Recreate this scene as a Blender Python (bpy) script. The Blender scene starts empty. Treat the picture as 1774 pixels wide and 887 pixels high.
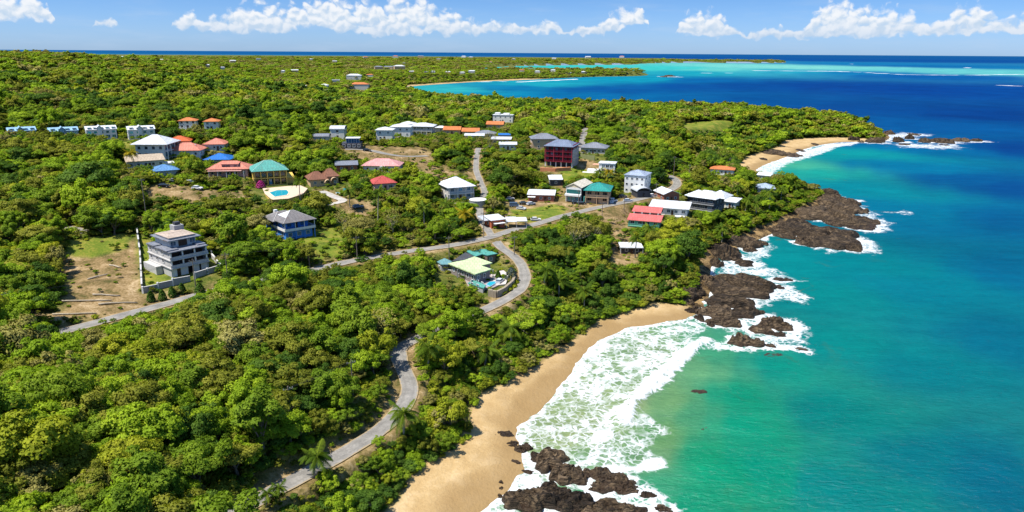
import bpy, math, random
import numpy as np
from mathutils import Vector, Matrix, noise as mnoise

D = bpy.data
scene = bpy.context.scene
COL = scene.collection
R_ = math.radians

# ------------------------------------------------------------------ camera
W0, H0 = 1774.0, 887.0
FPX = 887.0 / math.tan(R_(36.0))
CAMZ = 80.0
PITCH, ROLL = R_(16.1), R_(0.371)
_F = Vector((0, math.cos(PITCH), -math.sin(PITCH)))
_R0 = Vector((1, 0, 0))
_U0 = Vector((0, math.sin(PITCH), math.cos(PITCH)))
CR = _R0 * math.cos(ROLL) + _U0 * math.sin(ROLL)
CU = -_R0 * math.sin(ROLL) + _U0 * math.cos(ROLL)
cam_d = D.cameras.new('camera')
cam = D.objects.new('camera', cam_d)
COL.objects.link(cam)
cam_d.sensor_fit = 'HORIZONTAL'
cam_d.angle = R_(72.0)
cam_d.clip_start = 0.5
cam_d.clip_end = 300000
cam.matrix_world = Matrix(((CR.x, CU.x, -_F.x, 0), (CR.y, CU.y, -_F.y, 0), (CR.z, CU.z, -_F.z, CAMZ), (0, 0, 0, 1)))
scene.camera = cam

# ------------------------------------------------------------------ light
SUN_EL = R_(64)
SUN_AZ = math.atan2(-0.86, -0.34)          # measured from +Y towards +X
sun_d = D.lights.new('sun', 'SUN')
sun_d.energy = 4.6
sun_d.angle = R_(0.5)
sun_d.color = (1.0, 0.95, 0.86)
sun = D.objects.new('sun', sun_d)
COL.objects.link(sun)
SUN_DIR = Vector((math.sin(SUN_AZ) * math.cos(SUN_EL), math.cos(SUN_AZ) * math.cos(SUN_EL), math.sin(SUN_EL)))
sun.rotation_euler = SUN_DIR.to_track_quat('Z', 'Y').to_euler()
scene.view_settings.view_transform = 'Standard'
scene.view_settings.look = 'None'
scene.view_settings.exposure = 0.65
scene.view_settings.gamma = 1.0
scene.view_settings.use_curve_mapping = False
cy = scene.cycles
cy.max_bounces = 5
cy.diffuse_bounces = 2
cy.glossy_bounces = 2
cy.transmission_bounces = 2
cy.transparent_max_bounces = 4
cy.caustics_reflective = False
cy.caustics_refractive = False


class NT:
    """small node-graph helper"""
    def __init__(s, tree):
        s.t = tree
        s.n = tree.nodes
        s.l = tree.links

    def node(s, typ, **kw):
        nd = s.n.new(typ)
        for k, v in kw.items():
            setattr(nd, k, v)
        return nd

    def put(s, sock, v):
        if isinstance(v, bpy.types.NodeSocket):
            s.l.new(v, sock)
        elif v is not None:
            sock.default_value = v

    def math(s, op, a, b=None, c=None, clamp=False):
        nd = s.node('ShaderNodeMath', operation=op, use_clamp=clamp)
        s.put(nd.inputs[0], a)
        if b is not None:
            s.put(nd.inputs[1], b)
        if c is not None:
            s.put(nd.inputs[2], c)
        return nd.outputs[0]

    def vmath(s, op, a, b=None, scale=None):
        nd = s.node('ShaderNodeVectorMath', operation=op)
        s.put(nd.inputs[0], a)
        if b is not None:
            s.put(nd.inputs[1], b)
        if scale is not None:
            s.put(nd.inputs[3], scale)
        return nd.outputs[1] if op in ('LENGTH', 'DOT_PRODUCT', 'DISTANCE') else nd.outputs[0]

    def smooth(s, v, a, b, lo=0.0, hi=1.0):
        nd = s.node('ShaderNodeMapRange', interpolation_type='SMOOTHSTEP')
        s.put(nd.inputs[0], v)
        s.put(nd.inputs[1], a)
        s.put(nd.inputs[2], b)
        s.put(nd.inputs[3], lo)
        s.put(nd.inputs[4], hi)
        return nd.outputs[0]

    def noise(s, vec, scale, detail=4, rough=0.55, dist=0.0, col=False):
        nd = s.node('ShaderNodeTexNoise')
        if vec is not None:
            s.l.new(vec, nd.inputs['Vector'])
        nd.inputs['Scale'].default_value = scale
        nd.inputs['Detail'].default_value = detail
        nd.inputs['Roughness'].default_value = rough
        nd.inputs['Distortion'].default_value = dist
        return nd.outputs[1 if col else 0]

    def mix(s, f, a, b, typ='MIX'):
        nd = s.node('ShaderNodeMix', data_type='RGBA', blend_type=typ)
        s.put(nd.inputs[0], f)
        s.put(nd.inputs[6], a if not isinstance(a, tuple) else tuple(a) + (1,) * (4 - len(a)))
        s.put(nd.inputs[7], b if not isinstance(b, tuple) else tuple(b) + (1,) * (4 - len(b)))
        return nd.outputs[2]

    def ramp(s, f, stops, interp='LINEAR'):
        nd = s.node('ShaderNodeValToRGB')
        cr = nd.color_ramp
        cr.interpolation = interp
        while len(cr.elements) < len(stops):
            cr.elements.new(0.5)
        for e, (p, c) in zip(cr.elements, stops):
            e.position = p
            e.color = tuple(c) + (1,) * (4 - len(c))
        s.put(nd.inputs[0], f)
        return nd.outputs[0]

    def attr(s, name, out=2):
        nd = s.node('ShaderNodeAttribute', attribute_name=name)
        return nd.outputs[out]


def srgb(r, g, b):
    f = lambda c: c / 12.92 if c <= 0.04045 else ((c + 0.055) / 1.055) ** 2.4
    return (f(r / 255.0), f(g / 255.0), f(b / 255.0))


def px_dir(px, py):
    d = _F + CR * ((px - 887.0) / FPX) - CU * ((py - 443.5) / FPX)
    return d.normalized()


# ------------------------------------------------------------------ sky
world = D.worlds.new('World')
scene.world = world
world.use_nodes = True
wt = NT(world.node_tree)
wt.n.clear()
w_out = wt.node('ShaderNodeOutputWorld')
w_bg = wt.node('ShaderNodeBackground')
w_bg.inputs[1].default_value = 0.14
wt.l.new(w_bg.outputs[0], w_out.inputs[0])
w_sky = wt.node('ShaderNodeTexSky', sky_type='NISHITA')
w_sky.sun_disc = False
w_sky.sun_elevation = SUN_EL
w_sky.sun_rotation = SUN_AZ
w_sky.altitude = 80
w_sky.air_density = 1.0
w_sky.dust_density = 0.3
w_sky.ozone_density = 2.0
w_tc = wt.node('ShaderNodeTexCoord')
w_sep = wt.node('ShaderNodeSeparateXYZ')
wt.l.new(w_tc.outputs['Generated'], w_sep.inputs[0])
# azimuth and elevation in degrees
w_az = wt.math('MULTIPLY', wt.math('ARCTAN2', w_sep.outputs[0], w_sep.outputs[1]), 57.29578)
w_el = wt.math('MULTIPLY', wt.math('ARCSINE', w_sep.outputs[2]), 57.29578)
w_up = wt.smooth(w_el, -0.5, 7.0)
w_tint = wt.mix(w_up, (0.28, 0.435, 0.82), (0.150, 0.285, 0.53))
w_tint = wt.mix(wt.smooth(w_el, 9.0, 32.0), w_tint, (0.50, 0.66, 0.80))
w_skyc = wt.mix(1.0, w_sky.outputs[0], w_tint, 'MULTIPLY')
w_vec = wt.node('ShaderNodeCombineXYZ')
wt.l.new(w_az, w_vec.inputs[0])
wt.l.new(w_el, w_vec.inputs[1])
w_warp = wt.vmath('SCALE', wt.vmath('SUBTRACT', wt.noise(w_vec.outputs[0], 1.1, 3, 0.5, col=True), (0.5, 0.5, 0.5)), scale=0.9)
w_p = wt.vmath('ADD', w_vec.outputs[0], w_warp)
w_ps = wt.node('ShaderNodeSeparateXYZ')
wt.l.new(w_p, w_ps.inputs[0])
# cumulus banks: azimuth, base elevation, half width, height (degrees)
CLOUDS = []
for (cx, yb, hw, yt, k) in [(330, 50, 26, 26, 1), (385, 54, 60, 32, 1), (445, 55, 50, 10, 1), (500, 56, 70, 24, 1),
                            (560, 58, 60, 4, 1), (640, 60, 70, 10, 1), (712, 58, 60, 10, 1.1), (770, 58, 50, 26, 1),
                            (850, 57, 55, 38, .9), (945, 56, 30, 36, .8), (1020, 58, 30, 42, .8), (1085, 57, 38, 14, .85),
                            (1112, 26, 16, 12, .8), (1215, 60, 46, 28, 1), (1270, 62, 16, 44, .7), (1340, 68, 48, 48, .85),
                            (1440, 62, 38, 14, 1.1), (1500, 64, 60, 22, 1.1), (1545, 58, 40, 22, 1), (1590, 58, 36, 36, .9),
                            (1680, 48, 46, 16, 1.05), (1740, 56, 50, 32, 1), (1830, 56, 70, 20, 1), (6, 44, 22, 20, .9), (82, 42, 18, 18, .85),
                            (185, 44, 26, 28, .6), (30, 14, 50, -8, .7), (545, 8, 14, -4, .8), (-80, 50, 50, 20, .9),
                            (1650, 70, 30, 58, .6), (1930, 60, 80, 10, 1), (-200, 50, 80, 10, 1)]:
    db, dt, dl = px_dir(cx, yb), px_dir(cx, yt), px_dir(cx + hw, yb)
    az = math.degrees(math.atan2(db.x, db.y))
    CLOUDS.append((az, math.degrees(math.asin(db.z)), abs(math.degrees(math.atan2(dl.x, dl.y)) - az), math.degrees(math.asin(dt.z) - math.asin(db.z)), k))


def curve_of(samples, lo, hi):
    """a float curve over azimuth -50..50 degrees, values scaled lo..hi -> 0..1"""
    nd = wt.node('ShaderNodeFloatCurve')
    cv = nd.mapping.curves[0]
    n = len(samples)
    while len(cv.points) < n:
        cv.points.new(0.5, 0.5)
    for q, (xx, vv) in zip(cv.points, samples):
        q.location = (xx, min(max((vv - lo) / (hi - lo), 0), 1))
        q.handle_type = 'VECTOR'
    nd.mapping.update()
    wt.l.new(wt.math('MULTIPLY_ADD', w_ps.outputs[0], 0.01, 0.5), nd.inputs['Value'])
    return wt.math('MULTIPLY_ADD', nd.outputs[0], hi - lo, lo)


tops, bases = [], []
for i in range(151):
    a_ = -50 + 100 * i / 150
    best, bb, wsum = 0.0, 0.0, 0.0
    for (a0, e0, hw, hh, k) in CLOUDS:
        u = abs(a_ - a0) / (hw * 1.14)
        if u < 1:
            t_ = hh * (1 - u * u) ** .35 * k * 1.18
            best = max(best, t_ + e0)
        w_ = math.exp(-(a_ - a0) ** 2 / (2 * (hw * .8 + .5) ** 2))
        bb += w_ * e0
        wsum += w_
    base = bb / wsum if wsum > 1e-3 else 1.5
    tops.append((i / 150, best if best > 0 else base - 1.5))
    bases.append((i / 150, base))
w_top = curve_of(tops, -2.0, 6.0)
w_bas = curve_of(bases, -2.0, 6.0)
w_y = w_ps.outputs[1]
w_h = wt.math('MAXIMUM', wt.math('SUBTRACT', w_top, w_bas), 0.45)
w_acc = wt.math('MINIMUM', wt.math('DIVIDE', wt.math('SUBTRACT', w_top, w_y), wt.math('MULTIPLY', w_h, 0.55)),
                wt.math('MULTIPLY', wt.math('ADD', wt.math('SUBTRACT', w_y, w_bas), 0.10), 3.2))
w_acc = wt.math('MINIMUM', wt.math('MAXIMUM', w_acc, -1.3), 1.0)


def puffs(offx, offy):
    pv = wt.node('ShaderNodeCombineXYZ')
    wt.l.new(wt.math('ADD', w_ps.outputs[0], offx), pv.inputs[0])
    wt.l.new(wt.math('MULTIPLY', wt.math('ADD', w_y, offy), 1.25), pv.inputs[1])
    n = wt.noise(pv.outputs[0], 0.95, 5, 0.62)
    vo = wt.node('ShaderNodeTexVoronoi', feature='SMOOTH_F1')
    vo.inputs['Scale'].default_value = 1.7
    vo.inputs['Smoothness'].default_value = 0.4
    wt.l.new(pv.outputs[0], vo.inputs['Vector'])
    puff = wt.math('SUBTRACT', 0.45, vo.outputs['Distance'])
    return wt.math('MULTIPLY_ADD', wt.math('SUBTRACT', n, 0.5), 2.6, wt.math('MULTIPLY', puff, 1.3))


w_n0 = puffs(0.0, 0.0)
w_n1 = puffs(-0.16, 0.26)
w_d0 = wt.math('ADD', w_acc, w_n0)
w_rise = wt.math('MULTIPLY', wt.math('DIVIDE', wt.math('SUBTRACT', w_y, w_bas), w_h), 0.5)
w_d1 = wt.math('SUBTRACT', wt.math('ADD', w_acc, w_n1), w_rise)
w_cov = wt.smooth(w_d0, -0.25, 0.70)
w_lit = wt.smooth(wt.math('SUBTRACT', w_d0, w_d1), -0.5, 0.8)
w_fade = wt.smooth(w_el, 0.9, 2.6)
w_ccol = wt.mix(w_lit, (2.7, 3.3, 4.0), (4.25, 4.35, 4.5))
w_ccol = wt.mix(w_fade, wt.mix(0.55, w_ccol, (2.1, 2.8, 3.75)), w_ccol)
# thin high haze streaks and a faint veil low down
w_veil = wt.math('MULTIPLY', wt.smooth(wt.noise(wt.vmath('MULTIPLY', w_vec.outputs[0], (0.16, 0.9, 1)), 1.0, 5, 0.6), 0.45, 0.8), 0.35)
w_veil = wt.math('MULTIPLY', w_veil, wt.smooth(w_el, 6.5, 1.5))
w_base = wt.mix(w_veil, w_skyc, (2.4, 3.05, 3.95))
w_final = wt.mix(wt.math('MULTIPLY', w_cov, 0.96), w_base, w_ccol)
wt.l.new(w_final, w_bg.inputs[0])


# ------------------------------------------------------------------ numpy helpers
def vnoise(x, y, seed=0):
    xi, yi = np.floor(x).astype(np.int64), np.floor(y).astype(np.int64)
    xf, yf = x - xi, y - yi
    u, v = xf * xf * (3 - 2 * xf), yf * yf * (3 - 2 * yf)

    def h(a, b):
        n = (a * 374761393 + b * 668265263 + seed * 974711) & 0xFFFFFFFF
        n = ((n ^ (n >> 13)) * 1274126177) & 0xFFFFFFFF
        n = n ^ (n >> 16)
        return (n & 0xFFFF) / 65535.0
    return (h(xi, yi) * (1 - u) + h(xi + 1, yi) * u) * (1 - v) + (h(xi, yi + 1) * (1 - u) + h(xi + 1, yi + 1) * u) * v


def fbm(x, y, seed=0, octs=4):
    s, a, t = 0.0, 0.5, 0.0
    for i in range(octs):
        s = s + a * vnoise(x, y, seed + i * 17)
        t += a
        a *= 0.5
        x, y = x * 2.03 + 11.3, y * 2.03 + 5.7
    return s / t


def sst(a, b, x):
    t = np.clip((x - a) / (b - a), 0, 1)
    return t * t * (3 - 2 * t)


def inpoly(poly, x, y):
    poly = np.asarray(poly, float)
    r = np.zeros(x.shape, bool)
    n = len(poly)
    for i in range(n):
        x1, y1 = poly[i]
        x2, y2 = poly[(i + 1) % n]
        if y1 == y2:
            continue
        c = ((y1 > y) != (y2 > y)) & (x < (x2 - x1) * (y - y1) / (y2 - y1) + x1)
        r ^= c
    return r


def segdist(line, x, y, closed=False, want_t=False):
    """distance from points to a polyline; optionally also (segment index + t) of the nearest point"""
    line = np.asarray(line, float)
    pts = np.vstack([line, line[:1]]) if closed else line
    best = np.full(x.shape, 1e18)
    bt = np.zeros(x.shape)
    for i in range(len(pts) - 1):
        ax, ay = pts[i][0], pts[i][1]
        dx, dy = pts[i + 1][0] - ax, pts[i + 1][1] - ay
        L = dx * dx + dy * dy + 1e-12
        t = np.clip(((x - ax) * dx + (y - ay) * dy) / L, 0, 1)
        q = (x - ax - t * dx) ** 2 + (y - ay - t * dy) ** 2
        m = q < best
        best = np.where(m, q, best)
        if want_t:
            bt = np.where(m, i + t, bt)
    d = np.sqrt(best)
    return (d, bt) if want_t else d


def sdf(poly, x, y):
    d = segdist(poly, x, y, closed=True)
    return np.where(inpoly(poly, x, y), d, -d)


def chaikin(p, n=1, closed=False):
    p = np.asarray(p, float)
    for _ in range(n):
        q = np.vstack([p, p[:1]]) if closed else p
        a = q[:-1] * .75 + q[1:] * .25
        b = q[:-1] * .25 + q[1:] * .75
        r = np.empty((len(a) * 2, p.shape[1]))
        r[0::2], r[1::2] = a, b
        p = r if closed else np.vstack([p[:1], r, p[-1:]])
    return p


_CRn, _CUn, _Fn = np.array(CR), np.array(CU), np.array(_F)


def proj(x, y, z):
    vx, vy, vz = x, y, z - CAMZ
    a = vx * _CRn[0] + vy * _CRn[1] + vz * _CRn[2]
    b = vx * _CUn[0] + vy * _CUn[1] + vz * _CUn[2]
    c = vx * _Fn[0] + vy * _Fn[1] + vz * _Fn[2]
    c = np.maximum(c, 1e-3)
    return 887.0 + FPX * a / c, 443.5 - FPX * b / c


def at(px, py, z=0.0):
    d = px_dir(px, py)
    t = min((z - CAMZ) / d.z if d.z < -1e-5 else 60000, 60000)
    return d.x * t, d.y * t


# ------------------------------------------------------------------ coast (traced at sea level)
COAST_PX = [(780, 930), (810, 905), (835, 887), (862, 866), (895, 850), (915, 815), (905, 780), (903, 752), (915, 733), (935, 714), (960, 688), (980, 662),
            (995, 640), (1012, 615), (1035, 595), (1062, 579), (1100, 568), (1140, 561), (1180, 556), (1200, 552), (1215, 540),
            (1226, 518), (1232, 495), (1228, 470), (1235, 450), (1258, 436), (1290, 424), (1325, 410), (1352, 398), (1395, 375),
            (1432, 355), (1440, 342), (1415, 330), (1392, 322), (1380, 312), (1362, 305), (1335, 303), (1318, 300), (1312, 293), (1330, 284), (1355, 276),
            (1378, 266), (1402, 256), (1430, 250), (1462, 246), (1500, 246), (1532, 246), (1545, 240), (1536, 231)]
coast = [at(a, b) for a, b in COAST_PX]
coast += [(392, 790), (372, 860), (300, 905), (200, 925), (90, 900), (0, 930), (-60, 1010), (-120, 1150), (-210, 1330), (-290, 1480)]
coast += [at(a, b) for a, b in [(672, 153), (690, 152), (720, 149), (760, 146), (805, 143), (850, 140.5), (900, 139), (950, 136.5), (1000, 134), (1050, 132.5), (1090, 132),
                                (1118, 131), (1124, 129), (1112, 126.5), (1060, 125.5), (1000, 125.0), (940, 124.6), (880, 124), (835, 121.5),
                                (828, 118.5), (860, 115.5), (920, 113.5), (1000, 112.5), (1060, 112.0), (1100, 111.8), (1112, 109.6), (1180, 108.4), (1260, 109.0), (1330, 109.2),
                                (1366, 108.2), (1352, 106), (1280, 104.6), (1180, 103.3)]]
_cx, _cy = coast[-1]
coast += [(_cx * 1.25 - 600, _cy * 1.3), (_cx * 1.0, 11500), (0, 12500), (-5000, 12600), (-12500, 11500), (-16000, 4000), (-9000, -3000), (-900, -900), (-200, -300), (-90, -60), (-45, 40)]
COAST = chaikin(coast, 1, closed=True)

# ------------------------------------------------------------------ terrain
CTRL_PX = [(0, 880, 18), (200, 880, 14), (400, 880, 8.5), (560, 880, 6), (0, 700, 20), (200, 700, 16), (400, 700, 12), (560, 730, 9), (620, 770, 7.5), (705, 690, 7), (700, 620, 7.5),
           (0, 600, 17), (200, 620, 15), (400, 560, 13), (600, 570, 10.5), (740, 560, 8.5), (830, 535, 8.5), (95, 578, 14), (320, 517, 13), (540, 468, 13), (700, 435, 13), (850, 410, 14),
           (905, 490, 9.5), (960, 540, 6), (310, 470, 16), (120, 470, 17), (0, 470, 19), (0, 400, 24), (130, 400, 21), (505, 412, 17), (470, 325, 24), (650, 400, 16),
           (640, 320, 24), (565, 320, 24), (400, 303, 28), (260, 290, 32), (290, 305, 29), (180, 241, 38), (40, 236, 40), (250, 241, 38), (345, 225, 40), (600, 245, 31), (700, 243, 30),
           (820, 240, 26), (870, 212, 25), (965, 287, 24), (940, 257, 28), (1025, 265, 27), (1040, 298, 22), (800, 342, 18), (828, 290, 22), (994, 348, 15.5), (920, 346, 15), (1035, 350, 15.5),
           (1100, 335, 16), (930, 370, 14.5), (1000, 370, 14), (1060, 356, 14.5), (1170, 320, 15), (1160, 348, 13), (1220, 365, 11), (1115, 391, 9.5), (1060, 420, 9), (1095, 440, 6.5),
           (1000, 450, 9), (1100, 490, 5), (1180, 420, 7), (1300, 350, 13), (1260, 300, 14), (1360, 335, 9), (1200, 260, 20), (1250, 225, 22),
           (1000, 210, 20), (1120, 208, 19), (1230, 208, 19), (1340, 210, 19), (1430, 216, 14), (1500, 228, 8), (900, 200, 21), (1100, 240, 24), (820, 192, 22), (1330, 240, 14), (1430, 235, 10),
           (0, 97, 71), (100, 102, 66), (200, 106, 60), (300, 109, 52), (400, 113, 42), (0, 130, 60), (150, 140, 54), (300, 150, 44), (450, 150, 36), (0, 180, 48), (200, 190, 42),
           (400, 190, 38), (550, 190, 34), (700, 190, 26), (500, 125, 24), (620, 150, 20), (760, 178, 21)]
CW = []
for (a, b, z) in CTRL_PX:
    x, y = at(a, b, z)
    CW.append((x, y, z))
for rr, zz in ((1700, 14), (2400, 13), (3500, 12), (6000, 10), (9500, 10)):
    for adeg in (-30, -18, -8, 0, 10, 20):
        a = R_(adeg)
        if rr < 2000 and adeg < -20:
            continue
        CW.append((rr * math.sin(a), rr * math.cos(a), zz))
for (x, y, z) in ((-60, 30, 14), (-150, 0, 20), (-2500, 300, 60), (-1200, 200, 40), (-500, 60, 26), (-1900, 1500, 68), (-2600, 3000, 40)):
    CW.append((x, y, z))
CW = np.array(CW)
_cl = np.log(np.hypot(CW[:, 0], CW[:, 1]) + 1e-6)
_ct = np.arctan2(CW[:, 0], CW[:, 1])
BEACH_LINES = [np.array([at(a, b) for a, b in L]) for L in (
    [(780, 930), (835, 887), (905, 770), (960, 688), (1012, 615), (1062, 579), (1140, 561), (1190, 554)],
    [(1318, 300), (1330, 284), (1378, 266), (1430, 250), (1500, 246)],
    [(672, 153), (760, 146), (900, 139), (1000, 134)])]


def ctrl_h(x, y):
    lr, th = np.log(np.hypot(x, y) + 1e-6), np.arctan2(x, y)
    num = np.zeros(x.shape)
    den = np.zeros(x.shape)
    for i in range(len(CW)):
        q = (lr - _cl[i]) ** 2 + (th - _ct[i]) ** 2
        w = 1.0 / (q + 0.0016) ** 2
        num += w * CW[i, 2]
        den += w
    return num / den


def base_h(x, y):
    x = np.asarray(x, float)
    y = np.asarray(y, float)
    d = sdf(COAST, x, y)
    zc = ctrl_h(x, y) + (fbm(x / 40, y / 40, 5, 3) - .5) * 3.0
    bd = np.full(x.shape, 1e9)
    for L, wd in zip(BEACH_LINES, (1.0, 3.2, 4.0)):
        bd = np.minimum(bd, segdist(L, x, y) / wd)
    k = sst(18, 34, bd)      # 0 on the beaches, 1 on rocky shore
    dp = np.maximum(d, 0)
    flat_w = 24 + 26 * (np.hypot(x, y) > 380)
    pb = 0.10 * np.minimum(dp, flat_w) * np.where(flat_w > 30, .55, 1) + 0.40 * np.maximum(dp - flat_w, 0)
    pr = 0.6 + 0.35 * dp
    prof = pb * (1 - k) + pr * k
    m = 2.0
    h = np.clip(0.5 + 0.5 * (zc - prof) / m, 0, 1)
    land = zc * (1 - h) + prof * h - m * h * (1 - h)
    sea = -0.25 - np.minimum(-np.minimum(d, 0) * 0.12, 6)
    t = sst(-1.0, 0.6, d)
    return sea * (1 - t) + land * t, d


def ray_hit(px, py):
    d = px_dir(px, py)
    t = np.concatenate([np.arange(60, 1200, 1.5), np.geomspace(1200, 14000, 400)])
    x, y, z = d.x * t, d.y * t, CAMZ + d.z * t
    h, _ = base_h(x, y)
    below = np.nonzero(z <= np.maximum(h, 0))[0]
    if len(below) == 0:
        i = len(t) - 1
        return (x[i], y[i], h[i])
    i = below[0]
    if i > 0:
        a, b = z[i - 1] - h[i - 1], z[i] - h[i]
        s = a / (a - b + 1e-9)
        s = min(max(s, 0), 1)
        tt = t[i - 1] + (t[i] - t[i - 1]) * s
    else:
        tt = t[0]
    return (d.x * tt, d.y * tt, CAMZ + d.z * tt)


def hits(L):
    return [ray_hit(*p) for p in L]


# ------------------------------------------------------------------ roads (centre lines)
ROADS = {}


def road_line(name, pts, width, n=2):
    w = np.array(hits(pts))
    w = chaikin(w, n)
    # even steps
    seg = np.hypot(np.diff(w[:, 0]), np.diff(w[:, 1]))
    s = np.concatenate([[0], np.cumsum(seg)])
    m = max(int(s[-1] / 1.5), 4)
    u = np.linspace(0, s[-1], m)
    P = np.stack([np.interp(u, s, w[:, i]) for i in range(3)], 1)
    z = base_h(P[:, 0], P[:, 1])[0]
    k = np.ones(13) / 13
    P[:, 2] = np.convolve(np.pad(z, 6, mode='edge'), k, 'valid')
    ROADS[name] = (P, width)


road_line('lower_road', [(380, 900), (420, 876), (480, 849), (540, 815), (600, 784), (655, 750), (695, 715), (712, 680), (706, 652), (692, 628), (690, 604), (712, 590), (770, 566),
                         (838, 537), (880, 518), (904, 500), (911, 480), (904, 458), (886, 440), (868, 428), (858, 416)], 4.0)
road_line('upper_road', [(60, 590), (95, 578), (200, 549), (320, 517), (430, 490), (540, 468), (620, 449), (700, 436), (770, 428), (830, 416), (862, 407), (895, 396), (940, 385), (1000, 368),
                         (1060, 355), (1110, 345), (1150, 336), (1174, 322), (1172, 311), (1158, 303)], 4.8)
road_line('side_road', [(854, 412), (838, 388), (830, 370), (832, 352), (842, 334), (832, 315), (824, 296), (825, 275), (829, 256)], 3.3)
road_line('hill_road', [(1004, 262), (1010, 240), (1014, 222)], 4.5)
road_line('driveway', [(556, 331), (580, 340), (600, 350), (565, 356)], 4.0, 1)
road_line('terrace_road', [(598, 258), (640, 259), (668, 267), (700, 272), (740, 270)], 5.0, 1)
road_line('clearing_track', [(116, 393), (132, 397), (150, 403)], 4.0, 1)

PADS = []          # x, y, radius, z : levelled ground round a building


def flatten(x, y, z):
    """cut and fill for roads and building pads"""
    for (px_, py_, r, pz) in PADS:
        q = np.hypot(x - px_, y - py_)
        m = q < r * 1.6
        if m.any():
            t = 1 - sst(r * 0.95, r * 1.6, q[m])
            z[m] = z[m] * (1 - t) + pz * t
    for name, (P, w) in ROADS.items():
        x0, x1, y0, y1 = P[:, 0].min() - 12, P[:, 0].max() + 12, P[:, 1].min() - 12, P[:, 1].max() + 12
        m = np.nonzero((x > x0) & (x < x1) & (y > y0) & (y < y1))[0]
        if len(m) == 0:
            continue
        step = P[::3]
        dd, tt = segdist(step[:, :2], x[m], y[m], want_t=True)
        zr = np.interp(tt, np.arange(len(step)), step[:, 2])
        t = 1 - sst(w / 2 + 0.6, w / 2 + 4.5, dd)
        z[m] = z[m] * (1 - t) + (zr - 0.10) * t
    return z


def road_dist(x, y):
    best = np.full(x.shape, 1e9)
    for name, (P, w) in ROADS.items():
        x0, x1, y0, y1 = P[:, 0].min() - 25, P[:, 0].max() + 25, P[:, 1].min() - 25, P[:, 1].max() + 25
        m = np.nonzero((x > x0) & (x < x1) & (y > y0) & (y < y1))[0]
        if len(m):
            best[m] = np.minimum(best[m], segdist(P[::4, :2], x[m], y[m]) - w / 2)
    return best


def height(x, y):
    """ground height with roads and pads, arrays"""
    x = np.atleast_1d(np.asarray(x, float))
    y = np.atleast_1d(np.asarray(y, float))
    z, d = base_h(x, y)
    return flatten(x, y, z.copy()), d


def gz(x, y):
    return float(height([x], [y])[0][0])

# ------------------------------------------------------------------ materials and mesh helpers
MATS = {}


def mat(name, rgb, rough=0.7, var=0.12, scale=0.6, spec=0.3, metal=0.0, emit=None):
    """painted / plain surface with slight weathering"""
    if name in MATS:
        return MATS[name]
    m = D.materials.new(name)
    m.use_nodes = True
    g = NT(m.node_tree)
    b = g.n['Principled BSDF']
    b.inputs['Roughness'].default_value = rough
    b.inputs['Specular IOR Level'].default_value = spec
    b.inputs['Metallic'].default_value = metal
    tc = g.node('ShaderNodeTexCoord').outputs['Object']
    n1 = g.noise(tc, scale, 5, 0.65)
    st = g.noise(g.vmath('MULTIPLY', tc, (2.5, 2.5, 0.25)), 1.0, 3, 0.6)
    f = g.math('MULTIPLY', g.math('ADD', n1, st), 0.5)
    lo = tuple(c * (1 - var * 1.8) for c in rgb)
    hi = tuple(min(c * (1 + var * 1.0), 0.92) for c in rgb)
    c = g.ramp(f, [(0.3, lo), (0.55, rgb), (0.75, hi)])
    if 'roof' in name:
        # sheet seams, patched sheets and a little rust
        sp = g.node('ShaderNodeSeparateXYZ')
        g.l.new(tc, sp.inputs[0])
        br = g.node('ShaderNodeTexBrick')
        br.inputs['Scale'].default_value = 1.0
        br.inputs['Brick Width'].default_value = 1.15
        br.inputs['Row Height'].default_value = 2.6
        br.inputs['Mortar Size'].default_value = 0.07
        br.inputs['Color1'].default_value = (1, 1, 1, 1)
        br.inputs['Color2'].default_value = (.82, .82, .82, 1)
        br.inputs['Mortar'].default_value = (.62, .62, .62, 1)
        g.l.new(tc, br.inputs['Vector'])
        c = g.mix(1.0, c, br.outputs[0], 'MULTIPLY')
        rn = g.math('MULTIPLY', g.smooth(g.noise(g.vmath('MULTIPLY', tc, (1.4, .45, .45)), .8, 5, .7), .56, .72), .55)
        c = g.mix(rn, c, (.20, .10, .055))
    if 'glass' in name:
        # curtain and pane tones differ from window to window
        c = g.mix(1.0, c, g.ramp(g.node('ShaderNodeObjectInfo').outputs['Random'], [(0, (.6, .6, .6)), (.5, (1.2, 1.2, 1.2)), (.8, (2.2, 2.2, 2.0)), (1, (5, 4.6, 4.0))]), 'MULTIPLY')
    g.l.new(c, b.inputs['Base Color'])
    MATS[name] = m
    return m


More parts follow.
